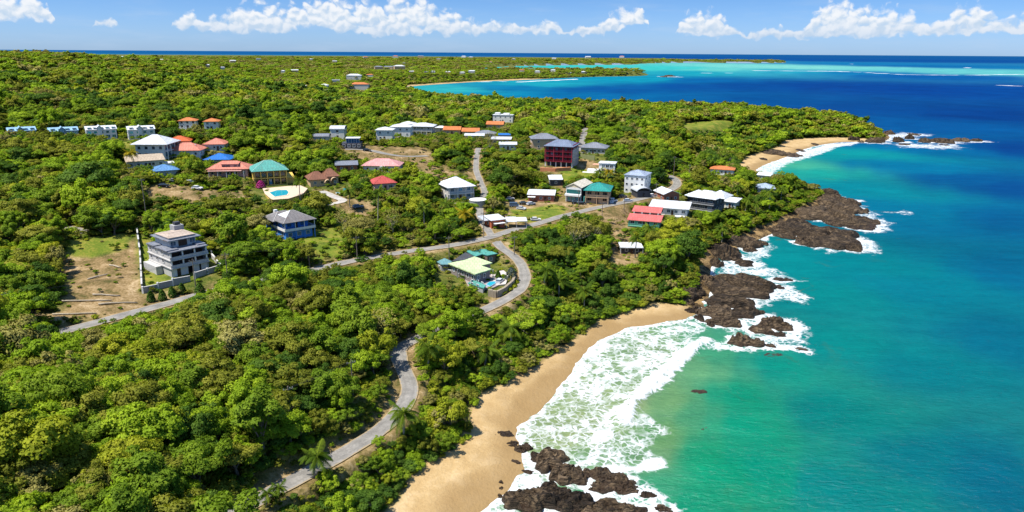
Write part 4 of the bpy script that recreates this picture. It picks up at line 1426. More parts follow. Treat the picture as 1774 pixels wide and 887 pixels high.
FAR_DOTS = [(657, 120, 14), (673, 120, 14), (693, 120, 18), (622, 155, 30), (613, 138, 24), (713, 126, 8), (739, 127, 8), (750, 126, 7), (776, 127, 9), (801, 128, 9), (818, 127, 13), (904, 124, 9), (931, 126, 9), (958, 124, 9), (985, 128, 8), (1012, 127, 9),
            (685, 100, 9), (729, 100, 9), (803, 100, 8), (816, 101, 7), (1019, 101, 9), (1077, 100, 8), (634, 101, 8), (404, 108, 9), (360, 116, 8), (279, 105, 6), (386, 120, 7), (511, 125, 11), (490, 126, 6), (582, 143, 13), (524, 155, 13), (561, 154, 13), (213, 101, 8), (448, 104, 7), (540, 104, 6), (580, 108, 7), (760, 104, 7), (890, 104, 6), (960, 103, 7), (640, 133, 12), (700, 111, 6), (850, 108, 5)]
FAR_P = []
for (a, b, w) in FAR_DOTS:
    h = ray_hit(a, b)
    dd_ = math.dist(h, (0, 0, CAMZ))
    FAR_P.append((h, dd_, w * dd_ / FPX))
    keep([(a - w / 2, b - 4), (a + w / 2, b - 4), (a + w / 2, b), (a - w / 2, b)], dd_)
PALMS = [(545, 838, 5.0, 1.0, 0, 'coconut palm leaning over the pale road in the lower foreground'), (236, 293, 8.5, 1.1, 1, 'yellowing coconut palm in front of the big white hip roofed villa'),
         (1100, 446, 9, 1.15, 0, 'coconut palm beside the white roofed hut on the sandy clearing'), (1122, 424, 8, 1.0, 0, 'coconut palm between the red roofed twin house and the sandy clearing'),
         (462, 885, 3.0, .55, 0, 'short young palm on the verge of the pale road at the bottom edge'), (487, 879, 3.2, .5, 0, 'small palm by the road below the leaning coconut palm'),
         (1290, 372, 9, 1.2, 0, 'coconut palm on the point, leftmost of the grove below the blue grey cottage'), (1310, 380, 9, 1.2, 0, 'coconut palm on the point, second from the left in the grove'), (1332, 366, 10, 1.2, 0, 'tall coconut palm on the point right of the blue grey cottage'),
         (1352, 352, 9, 1.1, 0, 'coconut palm above the dark rock shelf, nearest the turquoise bay'), (1275, 350, 9, 1.1, 0, 'coconut palm beside the low white wing of the dark house'), (1378, 340, 8, 1.0, 0, 'coconut palm standing out at the far edge of the point'),
         (655, 388, 13, 1.0, 0, 'very tall slim palm with a dark trunk near the concrete driveway'), (800, 400, 8, 1.4, 1, 'large brownish fan of palm fronds left of the road fork'), (775, 382, 8, 1.3, 0, 'broad palm in front of the white hip roofed house'),
         (1018, 338, 7, 1.0, 1, 'palm behind the cream gable house and its teal roofed neighbour'), (1050, 318, 7, 1.0, 1, 'yellowish palm beside the hedge of the white terrace house'), (1036, 318, 7, 1.0, 0, 'green palm on the lawn behind the teal roofed house'), (520, 346, 9, 1.0, 0, 'palm rising beside the yellow terrace wall'),
         (942, 500, 8, 1.2, 0, 'coconut palm in the woods right of the stone walled road bend'), (968, 520, 8, 1.2, 0, 'coconut palm in the woods above the curved beach'), (1012, 540, 8, 1.2, 0, 'coconut palm at the upper edge of the curved beach'), (886, 610, 8, 1.3, 0, 'coconut palm in the grove over the middle of the curved beach'), (742, 640, 7, 1.3, 0, 'coconut palm over the road just past its bend'), (840, 640, 7, 1.2, 0, 'coconut palm whose fronds shade the top of the sand'), (700, 770, 7, 1.2, 0, 'coconut palm on the slope between the road and the sand'),
         (735, 392, 9, 1.2, 0, 'dark palm standing among the thicket above the upper road'), (606, 360, 8, 1.0, 0, 'palm next to the round tank below the brown roofed house'), (1250, 420, 7, 1.2, 0, 'coconut palm at the foot of the slope above the dark slabs'), (1165, 470, 8, 1.2, 0, 'coconut palm above the largest dark rock slab')]
for (a, b, h, s, yl, lb) in PALMS:
    p = ray_hit(a, b)
    dd_ = math.dist(p, (0, 0, CAMZ))
    qx, qy = proj(np.array([p[0]]), np.array([p[1]]), np.array([p[2] + h]))
    r = 2.6 * s * FPX / dd_
    keep([(qx[0] - r, qy[0] - r * .7), (qx[0] + r, qy[0] - r * .7), (qx[0] + r, qy[0] + r * .5), (qx[0] - r, qy[0] + r * .5)], dd_)

# ------------------------------------------------------------------ scatter
SPECIAL = [(195, 350, 2, 2, 2.3), (150, 384, 0, 0, 1.5), (768, 655, 5, 4, 1.0), (752, 634, 5, 4, .85), (790, 640, 5, 4, .8), (930, 412, 2, 0, 1.3), (690, 462, 2, 3, 1.25), (425, 440, 2, 3, 1.9), (395, 400, 2, 3, 1.5), (888, 322, 3, 3, 1.6), (870, 336, 0, 2, 1.4),
           (100, 690, 5, 5, .95), (560, 560, 3, 3, 1.3), (500, 700, 5, 3, 1.1), (1010, 430, 5, 5, 1.2), (60, 560, 0, 2, 1.2), (160, 345, 3, 2, 1.8), (1190, 460, 0, 2, 1.5), (480, 420, 0, 2, 1.4), (738, 594, 0, 1, .62), (756, 588, 2, 0, .66), (772, 582, 0, 3, .62), (788, 575, 3, 1, .62), (804, 567, 0, 0, .58), (818, 560, 2, 1, .52), (722, 600, 0, 2, .5)]


def test_clear(x, y, z, R, H):
    """True where a crown of radius R and height H hides nothing the photo shows"""
    ok = np.ones(x.shape, bool)
    dist = np.sqrt(x * x + y * y + (z - CAMZ) ** 2)
    ux, uy = y / np.hypot(x, y), -x / np.hypot(x, y)
    for (lat, hh) in ((0, .15), (0, .55), (0, 1.0), (-.9, .55), (.9, .55), (-.65, .85), (.65, .85), (-.65, .3), (.65, .3)):
        a, b = proj(x + ux * R * lat, y + uy * R * lat, z + H * hh)
        i, j = (b / 2).astype(int), (a / 2).astype(int)
        inside = (i >= 0) & (i < KH) & (j >= 0) & (j < KW)
        v = np.zeros(x.shape)
        v[inside] = kd[i[inside], j[inside]]
        ok &= ~((v > 0) & (dist < v))
    return ok


SRNG = np.random.default_rng(11)
bands = [(62, 330, 2.5, 50), (330, 900, 3.9, 46), (900, 2700, 8.5, 46), (2700, 9000, 34, 44)]
XS, YS, BS = [], [], []
for bi, (r0, r1, sp, ad) in enumerate(bands):
    n = int(2 * r1 / sp)
    ix, iy = np.meshgrid(np.arange(-n // 2, n // 2), np.arange(0, n))
    x = (ix.ravel() + SRNG.uniform(-.46, .46, ix.size)) * sp
    y = (iy.ravel() + SRNG.uniform(-.46, .46, ix.size)) * sp
    r = np.hypot(x, y)
    th = np.degrees(np.arctan2(x, y))
    m = (r >= r0) & (r < r1) & (th > -ad) & (th < 34)
    XS.append(x[m])
    YS.append(y[m])
    BS.append(np.full(m.sum(), bi))
for (a, b, *_r) in SPECIAL:
    p = ray_hit(a, b)
    XS.append(np.array([p[0]]))
    YS.append(np.array([p[1]]))
    BS.append(np.array([9]))
tx, ty, tb = np.concatenate(XS), np.concatenate(YS), np.concatenate(BS)
tz, td = height(tx, ty)
trd = road_dist(tx, ty)
ok = (td > 5.5) & (trd > 1.2)
for (px_, py_, r, pz) in PADS:
    ok &= np.hypot(tx - px_, ty - py_) > r * .80
for P in SAND:
    ok &= ~(inpoly(P, tx, ty))
in_dirt = np.zeros(tx.shape, bool)
for P in DIRT + LAWN:
    in_dirt |= inpoly(P, tx, ty)
n = len(tx)
u = SRNG.uniform(0, 1, n)
ok &= ~in_dirt | (u < .08) | (tb == 9)
tr_ = np.hypot(tx, ty)
openn = fbm(tx / 45, ty / 45, 77, 4)
village = (tr_ > 225) & (tr_ < 520) & (openn > .53)
sparse = village & (SRNG.uniform(0, 1, n) < .55)
# size
scale = np.exp(SRNG.normal(0, .34, n)) * np.array([.54, .61, .92, 1.8, 0, 0, 0, 0, 0, 1])[tb]
scale *= .80 + .5 * fbm(tx / 30, ty / 30, 8, 2)
scale = np.where(tb < 3, np.clip(scale, .40, 1.25), scale)
scale[sparse] *= .45
scale[in_dirt] *= .4
SCRUB = [area(L) for L in [[(238, 326), (440, 332), (444, 376), (405, 402), (380, 470), (372, 440), (300, 384), (236, 396)],
                           [(545, 345), (640, 336), (700, 350), (770, 355), (800, 380), (740, 420), (640, 436), (585, 400)],
                           [(690, 296), (770, 284), (820, 300), (800, 330), (700, 326)], [(860, 300), (940, 300), (960, 330), (900, 336)],
                           [(600, 690), (690, 640), (680, 740), (600, 780), (560, 800), (590, 720)]]]
in_scrub = np.zeros(tx.shape, bool)
for P in SCRUB:
    in_scrub |= inpoly(P, tx, ty)
in_scrub &= tb != 9
scale[in_scrub] *= SRNG.choice([.34, .5, .85], in_scrub.sum(), p=[.5, .35, .15])
ok &= ~in_scrub | (SRNG.uniform(0, 1, n) < .62)
near_edge = (td < 14) & (tr_ < 900)
scale[near_edge] *= .60
bch = np.full(n, 1e9)
for L in BEACH_LINES[:2]:
    bch = np.minimum(bch, segdist(L, tx, ty))
on_sand_edge = (bch < 34) & (tr_ < 400)
scale[on_sand_edge] *= .82
scale *= np.where((trd < 4) & (tr_ < 600), .72, 1)
shp = SRNG.choice(7, n, p=[.16, .17, .19, .17, .10, .16, .05])
shp[scale < .55] = np.where(SRNG.uniform(0, 1, (scale < .55).sum()) < .6, 6, 0)
shp = np.where(on_sand_edge & (SRNG.uniform(0, 1, n) < .6), 6, shp)
spec = fbm(tx / 22, ty / 22, 19, 3) * .62 + SRNG.uniform(0, 1, n) * .38
qs = np.quantile(spec, [.17, .40, .64, .87, .94])
order = np.array([2, 1, 0, 3, 4, 5])
tcol = order[np.searchsorted(qs, spec)]
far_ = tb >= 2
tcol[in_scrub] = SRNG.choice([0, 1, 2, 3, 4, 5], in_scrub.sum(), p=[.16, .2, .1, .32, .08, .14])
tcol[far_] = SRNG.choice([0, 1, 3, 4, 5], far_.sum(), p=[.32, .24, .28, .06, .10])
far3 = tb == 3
tcol[far3] = SRNG.choice([0, 1, 3, 5], far3.sum(), p=[.22, .14, .36, .28])  # muted olive and tan mix puts distance haze into the crown colours
ns = len(SPECIAL)
for i, (a, b, s_, c_, k_) in enumerate(SPECIAL):
    j = n - ns + i
    shp[j], tcol[j], scale[j] = s_, c_, k_
SR, SH = np.array(SHAPE_R), np.array(SHAPE_H)
tR = SR[shp] * scale
hscale = scale * SRNG.uniform(.85, 1.15, n)
hscale = np.where(tb == 3, scale * .45, hscale)
hscale = np.where(tb == 2, scale * .8, hscale)
tH = SH[shp] * hscale
clear = test_clear(tx, ty, tz, tR, tH)
# where a tall crown would block the view try a bush
small = ok & ~clear & (tb < 2)
hscale = np.where(small, hscale * .38, hscale)
scale = np.where(small, scale * .38, scale)
shp = np.where(small, 6, shp)
tR, tH = SR[shp] * scale, SH[shp] * hscale
clear2 = test_clear(tx, ty, tz, tR, tH)
ok &= np.where(small, clear2, clear)
ok &= (trd > np.where(tb == 9, .6, tR * .30 + .4))
ok[(tb == 9)] &= True
# a crown shades out whatever stands right under it
sel = np.nonzero(ok)[0]
big = sel[np.argsort(-tR[sel])]
print('trees', len(sel))
tx, ty, tz, tb, shp, tcol, scale, hscale, tR, tH, tr_ = [a[sel] for a in (tx, ty, tz, tb, shp, tcol, scale, hscale, tR, tH, tr_)]
spx, spy = proj(tx, ty, tz + tH * .6)
tdist = np.sqrt(tx ** 2 + ty ** 2 + (tz - CAMZ) ** 2)
size_px = tR * FPX / tdist
inframe = (spx > -20) & (spx < 1794) & (spy > 60) & (spy < 900)
rank = np.where(inframe & (scale > .5), size_px, -1)
N_IND = 295
ind = np.argsort(-rank)[:N_IND]
is_ind = np.zeros(len(tx), bool)
is_ind[ind] = True
TREES = []
trot = SRNG.uniform(0, 6.28, len(tx))
tsq = np.exp(SRNG.normal(0, .13, (len(tx), 2)))
ttl = SRNG.normal(0, .07, (len(tx), 2))
for i in ind:
    t = thing('broadleaf_tree', 'tree', 'tree', (tx[i], ty[i], tz[i]), trot[i], 'broadleaf trees of the coastal woods')
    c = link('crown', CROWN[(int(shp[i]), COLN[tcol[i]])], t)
    k = link('trunk', TRUNK[int(shp[i])], t)
    for q in (c, k):
        q.scale = (scale[i] * tsq[i, 0], scale[i] * tsq[i, 1], hscale[i])
        q.rotation_euler = (ttl[i, 0], ttl[i, 1], 0)
    TREES.append((t, i))

# the rest of the woods: one mass of instanced crowns
proto_col = D.collections.new('tree_forms')
names = []


def proto(key, me):
    o = D.objects.new('form_%03d' % len(names), me)
    proto_col.objects.link(o)
    names.append(key)


for k, me in CROWN.items():
    proto(('c',) + k, me)
for k, me in FARC.items():
    proto(('f',) + k, me)
for k, me in TRUNK.items():
    proto(('t', k), me)
PIDX = {k: i for i, k in enumerate(names)}


def instancer(name, P, rot, scl, idx):
    me = D.meshes.new(name)
    me.vertices.add(len(P))
    me.vertices.foreach_set('co', P.astype(np.float32).ravel())
    for nm, v in (('rot', rot), ('scl', scl)):
        a = me.attributes.new(nm, 'FLOAT_VECTOR', 'POINT')
        a.data.foreach_set('vector', v.astype(np.float32).ravel())
    a = me.attributes.new('idx', 'INT', 'POINT')
    a.data.foreach_set('value', idx.astype(np.int32))
    me.update()
    o = link(name, me)
    ng = D.node_groups.new(name, 'GeometryNodeTree')
    ng.interface.new_socket('Geometry', in_out='INPUT', socket_type='NodeSocketGeometry')
    ng.interface.new_socket('Geometry', in_out='OUTPUT', socket_type='NodeSocketGeometry')
    gi, go = ng.nodes.new('NodeGroupInput'), ng.nodes.new('NodeGroupOutput')
    iop = ng.nodes.new('GeometryNodeInstanceOnPoints')
    ci = ng.nodes.new('GeometryNodeCollectionInfo')
    ci.inputs['Collection'].default_value = proto_col
    ci.inputs['Separate Children'].default_value = True
    ci.inputs['Reset Children'].default_value = True

    def na(nm, typ):
        q = ng.nodes.new('GeometryNodeInputNamedAttribute')
        q.data_type = typ
        q.inputs[0].default_value = nm
        return [s for s in q.outputs if s.enabled and s.name == 'Attribute'][0]
    ng.links.new(gi.outputs[0], iop.inputs['Points'])
    ng.links.new(ci.outputs[0], iop.inputs['Instance'])
    iop.inputs['Pick Instance'].default_value = True
    ng.links.new(na('idx', 'INT'), iop.inputs['Instance Index'])
    ng.links.new(na('rot', 'FLOAT_VECTOR'), iop.inputs['Rotation'])
    ng.links.new(na('scl', 'FLOAT_VECTOR'), iop.inputs['Scale'])
    ng.links.new(iop.outputs[0], go.inputs[0])
    md = o.modifiers.new('instances', 'NODES')
    md.node_group = ng
    return o


rest = np.nonzero(~is_ind)[0]
far_map = {0: 0, 1: 0, 2: 2, 3: 2, 4: 4, 5: 2, 6: 6}
pi, PP, rr_, ss_ = [], [], [], []
for i in rest:
    far = tb[i] in (2, 3) or (tr_[i] > 560)
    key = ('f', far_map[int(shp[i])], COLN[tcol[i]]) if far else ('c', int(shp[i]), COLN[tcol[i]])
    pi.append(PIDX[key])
    PP.append((tx[i], ty[i], tz[i] - (.3 if not far else .5)))
    rr_.append((ttl[i, 0], ttl[i, 1], trot[i]))
    ss_.append((scale[i] * tsq[i, 0], scale[i] * tsq[i, 1], hscale[i]))
    if tr_[i] < 300 and scale[i] > .5:
        pi.append(PIDX[('t', int(shp[i]))])
        PP.append(PP[-1])
        rr_.append(rr_[-1])
        ss_.append(ss_[-1])
forest = instancer('forest', np.array(PP), np.array(rr_), np.array(ss_), np.array(pi))
tag(forest, 'dense green woods covering the hills and the far plain', 'forest', kind='stuff')

# undergrowth: low bushes and scrub between the trees
x_ = SRNG.uniform(-330, 330, 90000)
y_ = SRNG.uniform(50, 520, 90000)
r_ = np.hypot(x_, y_)
th_ = np.degrees(np.arctan2(x_, y_))
m = (r_ < 520) & (np.abs(th_) < 44)
x_, y_, r_ = x_[m], y_[m], r_[m]
z_, d_ = height(x_, y_)
q_ = road_dist(x_, y_)
ok = (d_ > 5) & (q_ > .9)
for (px_, py_, r, pz) in PADS:
    ok &= np.hypot(x_ - px_, y_ - py_) > r * .85
for P in SAND:
    ok &= ~(inpoly(P, x_, y_) & (segdist(P, x_, y_, closed=True) > 1.0))
u = SRNG.uniform(0, 1, len(x_))
ind_ = np.zeros(len(x_), bool)
for P in DIRT + LAWN:
    ind_ |= inpoly(P, x_, y_)
ok &= ~ind_ | (u < .32)
x_, y_, z_, q_, ind_ = [a[ok] for a in (x_, y_, z_, q_, ind_)]
s_ = SRNG.uniform(.18, .58, len(x_)) * np.where(q_ < 3, .6, 1) * np.where(ind_, SRNG.choice([.35, .55, .9], len(x_)), 1)
ok = test_clear(x_, y_, z_, s_ * 3.2, s_ * 3.2) | ((SRNG.uniform(0, 1, len(x_)) < .5) & (s_ < .30))
x_, y_, z_, s_ = [a[ok] for a in (x_, y_, z_, s_)]
n = len(x_)
cc_ = SRNG.choice(6, n, p=[.22, .22, .12, .22, .06, .16])
idx_ = np.array([PIDX[('c', 6 if k % 3 else 5, COLN[c])] for k, c in enumerate(cc_)])
print('bushes', n)
under = instancer('undergrowth', np.stack([x_, y_, z_ - .15], 1), np.stack([x_ * 0, x_ * 0, SRNG.uniform(0, 6.28, n)], 1),
                  np.stack([s_, s_, s_ * SRNG.uniform(.6, 1.1, n)], 1), idx_)
tag(under, 'low scrub and bushes growing between the trees', 'undergrowth', kind='stuff')

for i, (a, b, h, s, yl, lb) in enumerate(PALMS):
    p = ray_hit(a, b)
    palm(p[0], p[1], gz(p[0], p[1]), h * .85 if h < 10 else h, lb, 'coconut palms along the coast', yl, i, s)
BARES = [(664, 600, 1.15, 'pale bare tree standing in the woods left of the road bend'), (268, 878, 1.2, 'bare pale branched tree at the bottom of the foreground woods'), (1000, 440, 1.5, 'large leafless tree with upright pale twigs above the beach woods'), (1024, 432, 1.2, 'smaller leafless tree beside the largest leafless one'),
         (410, 248, 1.1, 'leafless tree on the slope right of the salmon roofed villa'), (255, 800, .9, 'grey twiggy tree among bright crowns in the foreground woods'), (380, 560, .9, 'thin bare tree in the woods below the grey apartment block'), (720, 490, .9, 'bare spreading tree left of the green roofed house'), (1250, 290, 1.3, 'wide grey leafless tree above the second bay'), (1105, 250, 1.3, 'bare brown tree beyond the long grey roofed house'), (680, 408, 1.1, 'dry bare tree among the thicket above the upper road'),
         (440, 590, 1.0, 'pale twiggy tree in the middle of the large foreground woods'), (905, 585, .9, 'bare tree in the beach woods above the curve of the sand'), (1130, 306, 1.2, 'greyish twiggy tree behind the white three storey block'), (596, 405, 1.0, 'leafless tree right of the blue house'), (120, 640, 1.1, 'wide pale bare tree near the left edge of the foreground woods'), (850, 262, 1.2, 'bare tree at the top of the side road')]
for i, (a, b, s, lb) in enumerate(BARES):
    p = ray_hit(a, b)
    t = thing('bare_tree', lb, 'tree', (p[0], p[1], gz(p[0], p[1])), i * 1.3, 'leafless trees in the woods')
    br = link('branches', BARE[i % 3], t)
    br.scale = (s, s, s)
    if i % 2 == 0:
        sp_ = link('sparse_leaves', SPARSE, t)
        sp_.scale = (s * 1.1,) * 3

# ------------------------------------------------------------------ buildings
GLASS = mat('window_glass', (0.035, 0.05, 0.07), 0.12, 0.1, 1.0, spec=0.6)
BLUEGLASS = mat('blue_glass', (0.03, 0.11, 0.20), 0.12, 0.1, 1.0, spec=0.6)
TEALGLASS = mat('teal_glass', (0.02, 0.14, 0.15), 0.15, 0.1, 1.0, spec=0.6)
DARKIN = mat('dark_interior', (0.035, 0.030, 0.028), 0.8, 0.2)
WHITE = mat('white_paint', (0.74, 0.73, 0.70), 0.6, 0.10)
OFFWHITE = mat('weathered_white', (0.60, 0.58, 0.54), 0.7, 0.14)
CREAM = mat('cream_paint', (0.68, 0.58, 0.40), 0.65, 0.10)
CONCR = mat('bare_concrete', (0.36, 0.36, 0.36), 0.85, 0.16)
LCONCR = mat('light_concrete', (0.50, 0.485, 0.465), 0.85, 0.14)
YELLOW = mat('yellow_ochre_paint', (0.70, 0.48, 0.11), 0.7, 0.12)
PINK = mat('pink_paint', (0.62, 0.36, 0.32), 0.7, 0.10)
SALMON = mat('salmon_roof', (0.62, 0.22, 0.15), 0.7, .17)
REDROOF = mat('red_roof', (0.50, 0.085, 0.07), 0.6, .17)
CORAL = mat('coral_red_roof', (0.62, 0.15, 0.13), 0.55, .17)
ORANGE = mat('orange_tile_roof', (0.58, 0.19, 0.06), 0.75, .17)
BROWNROOF = mat('brown_roof', (0.22, 0.095, 0.055), 0.75, .17)
TEALROOF = mat('teal_roof', (0.10, 0.36, 0.30), 0.5, .17)
DTEAL = mat('deep_teal_roof', (0.03, 0.28, 0.24), 0.5, .17)
PALEGREEN = mat('pale_green_roof', (0.56, 0.68, 0.36), 0.55, .17)
BLUEROOF = mat('bright_blue_roof', (0.02, 0.16, 0.52), 0.5, .17)
PALEBLUE = mat('pale_blue_roof', (0.30, 0.50, 0.66), 0.5, .17)
MIDBLUE = mat('mid_blue_roof', (0.12, 0.27, 0.50), 0.5, .17)
GREYROOF = mat('grey_metal_roof', (0.23, 0.245, 0.28), 0.45, .17)
DGREYROOF = mat('slate_grey_roof', (0.20, 0.185, 0.18), 0.55, .17)
BLUEGREY = mat('blue_grey_roof', (0.19, 0.23, 0.32), 0.5, .17)
WROOF = mat('white_metal_roof', (0.72, 0.74, 0.76), 0.45, .17)
BLUE = mat('strong_blue_paint', (0.06, 0.25, 0.70), 0.6, 0.10)
MAROON = mat('maroon_paint', (0.19, 0.012, 0.028), 0.6, 0.12)
TAN = mat('tan_paint', (0.58, 0.40, 0.24), 0.7, 0.10)
BRICK = mat('red_brick', (0.36, 0.13, 0.08), 0.8, 0.18)
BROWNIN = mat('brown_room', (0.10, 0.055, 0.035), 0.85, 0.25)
BLACKISH = mat('charcoal_wall', (0.055, 0.055, 0.065), 0.6, 0.15)
OLIVE = mat('olive_wall', (0.26, 0.28, 0.12), 0.8, 0.15)
POOLW = mat('pool_water', (0.02, 0.36, 0.46), 0.08, 0.06, 0.5, spec=0.5)
STONE = mat('rubble_stone', (0.34, 0.28, 0.20), 0.9, 0.35, 2.2)
PAVE = mat('pale_paving', (0.56, 0.50, 0.45), 0.85, 0.10)
ASPHALT_ROOF = mat('dark_felt_roof', (0.07, 0.075, 0.085), 0.8, .17)
TERRA = mat('orange_earth', (0.55, 0.22, 0.10), 0.9, 0.18)
METALC = mat('galvanised_metal', (0.45, 0.47, 0.50), 0.4, 0.10)
RUBBER = mat('tyre_rubber', (0.02, 0.02, 0.02), 0.9, 0.1)
WOODP = mat('pole_wood', (0.22, 0.18, 0.14), 0.9, 0.2)
WIRE = mat('wire', (0.03, 0.03, 0.03), 0.6, 0.1)

_win = {}


def window(root, x, y, z, w, h, side='f', frame=None, glass=None, name='window'):
    """a window standing 5 cm proud of the wall at the centre (x, y), sill height z; side f/b/l/r"""
    frame = frame or WHITE
    glass = glass or GLASS
    key = (round(w, 1), round(h, 1), frame.name)
    if key not in _win:
        t = .12
        mb = MB()
        mb.box(0, 0, 0, w, .14, t)
        mb.box(0, 0, h - t, w, .14, t)
        mb.box(-w / 2 + t / 2, 0, t, t, .14, h - 2 * t)
        mb.box(w / 2 - t / 2, 0, t, t, .14, h - 2 * t)
        if w > 1.5:
            mb.box(0, 0, t, .07, .12, h - 2 * t)
        _win[key] = mb.mesh('window', frame)
    rz = {'f': 0, 'b': math.pi, 'r': math.pi / 2, 'l': -math.pi / 2}[side]
    o = link(name, _win[key], root, (x, y, z), rz)
    gk = ('g', round(w, 1), round(h, 1), glass.name)
    if gk not in _win:
        mb = MB()
        mb.box(0, .01, .12, w - .24, .06, h - .24)
        _win[gk] = mb.mesh('pane', glass)
    link('pane', _win[gk], o)
    return o


def windows(root, w, d, rows, n, ww=1.2, hh=1.3, sides='fl', frame=None, glass=None, inset=.9):
    """rows: sill heights; n: windows on the front per row (side walls get about d/4)"""
    for s in sides:
        span, k = (w, n) if s in 'fb' else (d, max(1, int(round(d / 4.5))))
        for z in rows:
            for i in range(k):
                a = -span / 2 + span * (i + .5) / k
                if s == 'f':
                    window(root, a, -.04, z, ww, hh, 'f', frame, glass)
                elif s == 'b':
                    window(root, a, d + .04, z, ww, hh, 'b', frame, glass)
                elif s == 'r':
                    window(root, w / 2 + .04, d / 2 + a, z, ww, hh, 'r', frame, glass)
                else:
                    window(root, -w / 2 - .04, d / 2 + a, z, ww, hh, 'l', frame, glass)


def door(root, x, y, z, w=1.0, h=2.1, m=None, side='f'):
    mb = MB()
    mb.box(0, 0, 0, w, .10, h)
    rz = {'f': 0, 'b': math.pi, 'r': math.pi / 2, 'l': -math.pi / 2}[side]
    o = link('door', mb.mesh('door', m or BROWNIN), root, (x, y, z), rz)
    mb = MB()
    mb.box(w * .36, -.08, h * .45, .12, .06, .12)
    link('handle', mb.mesh('handle', METALC), o)
    return o


def boxes(root, name, m, L):
    mb = MB()
    for b_ in L:
        mb.box(*b_)
    return mb.build(name, m, root)


def hip_roof(root, x0, x1, y0, y1, z, h, m, over=.6, ridge=None, name='roof', t=.18, axis='x', fascia=None):
    """hipped roof over a rectangle, with an eaves board; ridge = half length of the ridge"""
    x0, x1, y0, y1 = x0 - over, x1 + over, y0 - over, y1 + over
    cx, cy_ = (x0 + x1) / 2, (y0 + y1) / 2
    mb = MB()
    if axis == 'x':
        r = ridge if ridge is not None else max((x1 - x0) - (y1 - y0), 0) / 2
        a, b_ = (cx - r, cy_, z + h), (cx + r, cy_, z + h)
        A, B, C_, E = (x0, y0, z), (x1, y0, z), (x1, y1, z), (x0, y1, z)
        mb.quad(A, B, b_, a)
        mb.quad(B, C_, b_)
        mb.quad(C_, E, a, b_)
        mb.quad(E, A, a)
    else:
        r = ridge if ridge is not None else max((y1 - y0) - (x1 - x0), 0) / 2
        a, b_ = (cx, cy_ - r, z + h), (cx, cy_ + r, z + h)
        A, B, C_, E = (x0, y0, z), (x1, y0, z), (x1, y1, z), (x0, y1, z)
        mb.quad(A, B, a)
        mb.quad(B, C_, b_, a)
        mb.quad(C_, E, b_)
        mb.quad(E, A, a, b_)
    mb.quad((x0, y1, z - t), (x1, y1, z - t), (x1, y0, z - t), (x0, y0, z - t))
    for p, q in (((x0, y0), (x1, y0)), ((x1, y0), (x1, y1)), ((x1, y1), (x0, y1)), ((x0, y1), (x0, y0))):
        mb.quad((p[0], p[1], z - t), (q[0], q[1], z - t), (q[0], q[1], z), (p[0], p[1], z))
    o = mb.build(name, m, root)
    # ridge and hip caps
    mc = MB()
    mc.tube([a, b_] if (Vector(a) - Vector(b_)).length > .1 else [a, (a[0], a[1] + .1, a[2])], [.10, .10], 5)
    for P_, Q_ in ((A, a), (B, b_ if axis == 'x' else a), (C_, b_), (E, a if axis == 'x' else b_)):
        mc.tube([P_, Q_], [.07, .09], 4)
    mc.build('ridge_cap', fascia or m, o)
    return o


def gable_roof(root, x0, x1, y0, y1, z, h, m, over=.5, axis='x', name='roof', t=.16, wallm=None):
    """two slopes with thickness; gable triangles filled if wallm"""
    X0, X1, Y0, Y1 = x0 - over, x1 + over, y0 - over, y1 + over
    mb = MB()
    if axis == 'x':
        c_ = (Y0 + Y1) / 2
        prof = [(Y0, z), (c_, z + h), (Y1, z), (Y1, z - t), (c_, z + h - t * 1.2), (Y0, z - t)]
        P = [[(xx_, yy_, zz_) for yy_, zz_ in prof] for xx_ in (X0, X1)]
    else:
        c_ = (X0 + X1) / 2
        prof = [(X0, z), (c_, z + h), (X1, z), (X1, z - t), (c_, z + h - t * 1.2), (X0, z - t)]
        P = [[(xx_, yy_, zz_) for xx_, zz_ in prof] for yy_ in (Y0, Y1)]
    n = 6
    for k in range(n):
        mb.quad(P[0][k], P[0][(k + 1) % n], P[1][(k + 1) % n], P[1][k])
    for S in P:
        mb.quad(S[0], S[1], S[4], S[5])
        mb.quad(S[1], S[2], S[3], S[4])
    o = mb.build(name, m, root)
    if wallm:
        g_ = MB()
        hh_ = h * (1 - over / ((Y1 - Y0 if axis == 'x' else X1 - X0) / 2)) - t * 1.3
        if axis == 'x':
            for xx_ in (x0 + .01, x1 - .15):
                g_.quad((xx_, y0, z - t), (xx_, y1, z - t), (xx_, c_, z + h - t * 1.4))
        else:
            for yy_ in (y0 + .01, y1 - .15):
                g_.quad((x0, yy_, z - t), (x1, yy_, z - t), (c_, yy_, z + h - t * 1.4))
        g_.build('gable', wallm, root)
    return o


def shed_roof(root, x0, x1, y0, y1, zf, zb, m, over=.5, name='roof', t=.16):
    mb = MB()
    X0, X1, Y0, Y1 = x0 - over, x1 + over, y0 - over, y1 + over
    A = [(X0, Y0, zf), (X1, Y0, zf), (X1, Y1, zb), (X0, Y1, zb)]
    B = [(p[0], p[1], p[2] - t) for p in A]
    mb.quad(*A)
    mb.quad(*B[::-1])
    for k in range(4):
        mb.quad(B[k], B[(k + 1) % 4], A[(k + 1) % 4], A[k])
    return mb.build(name, m, root)


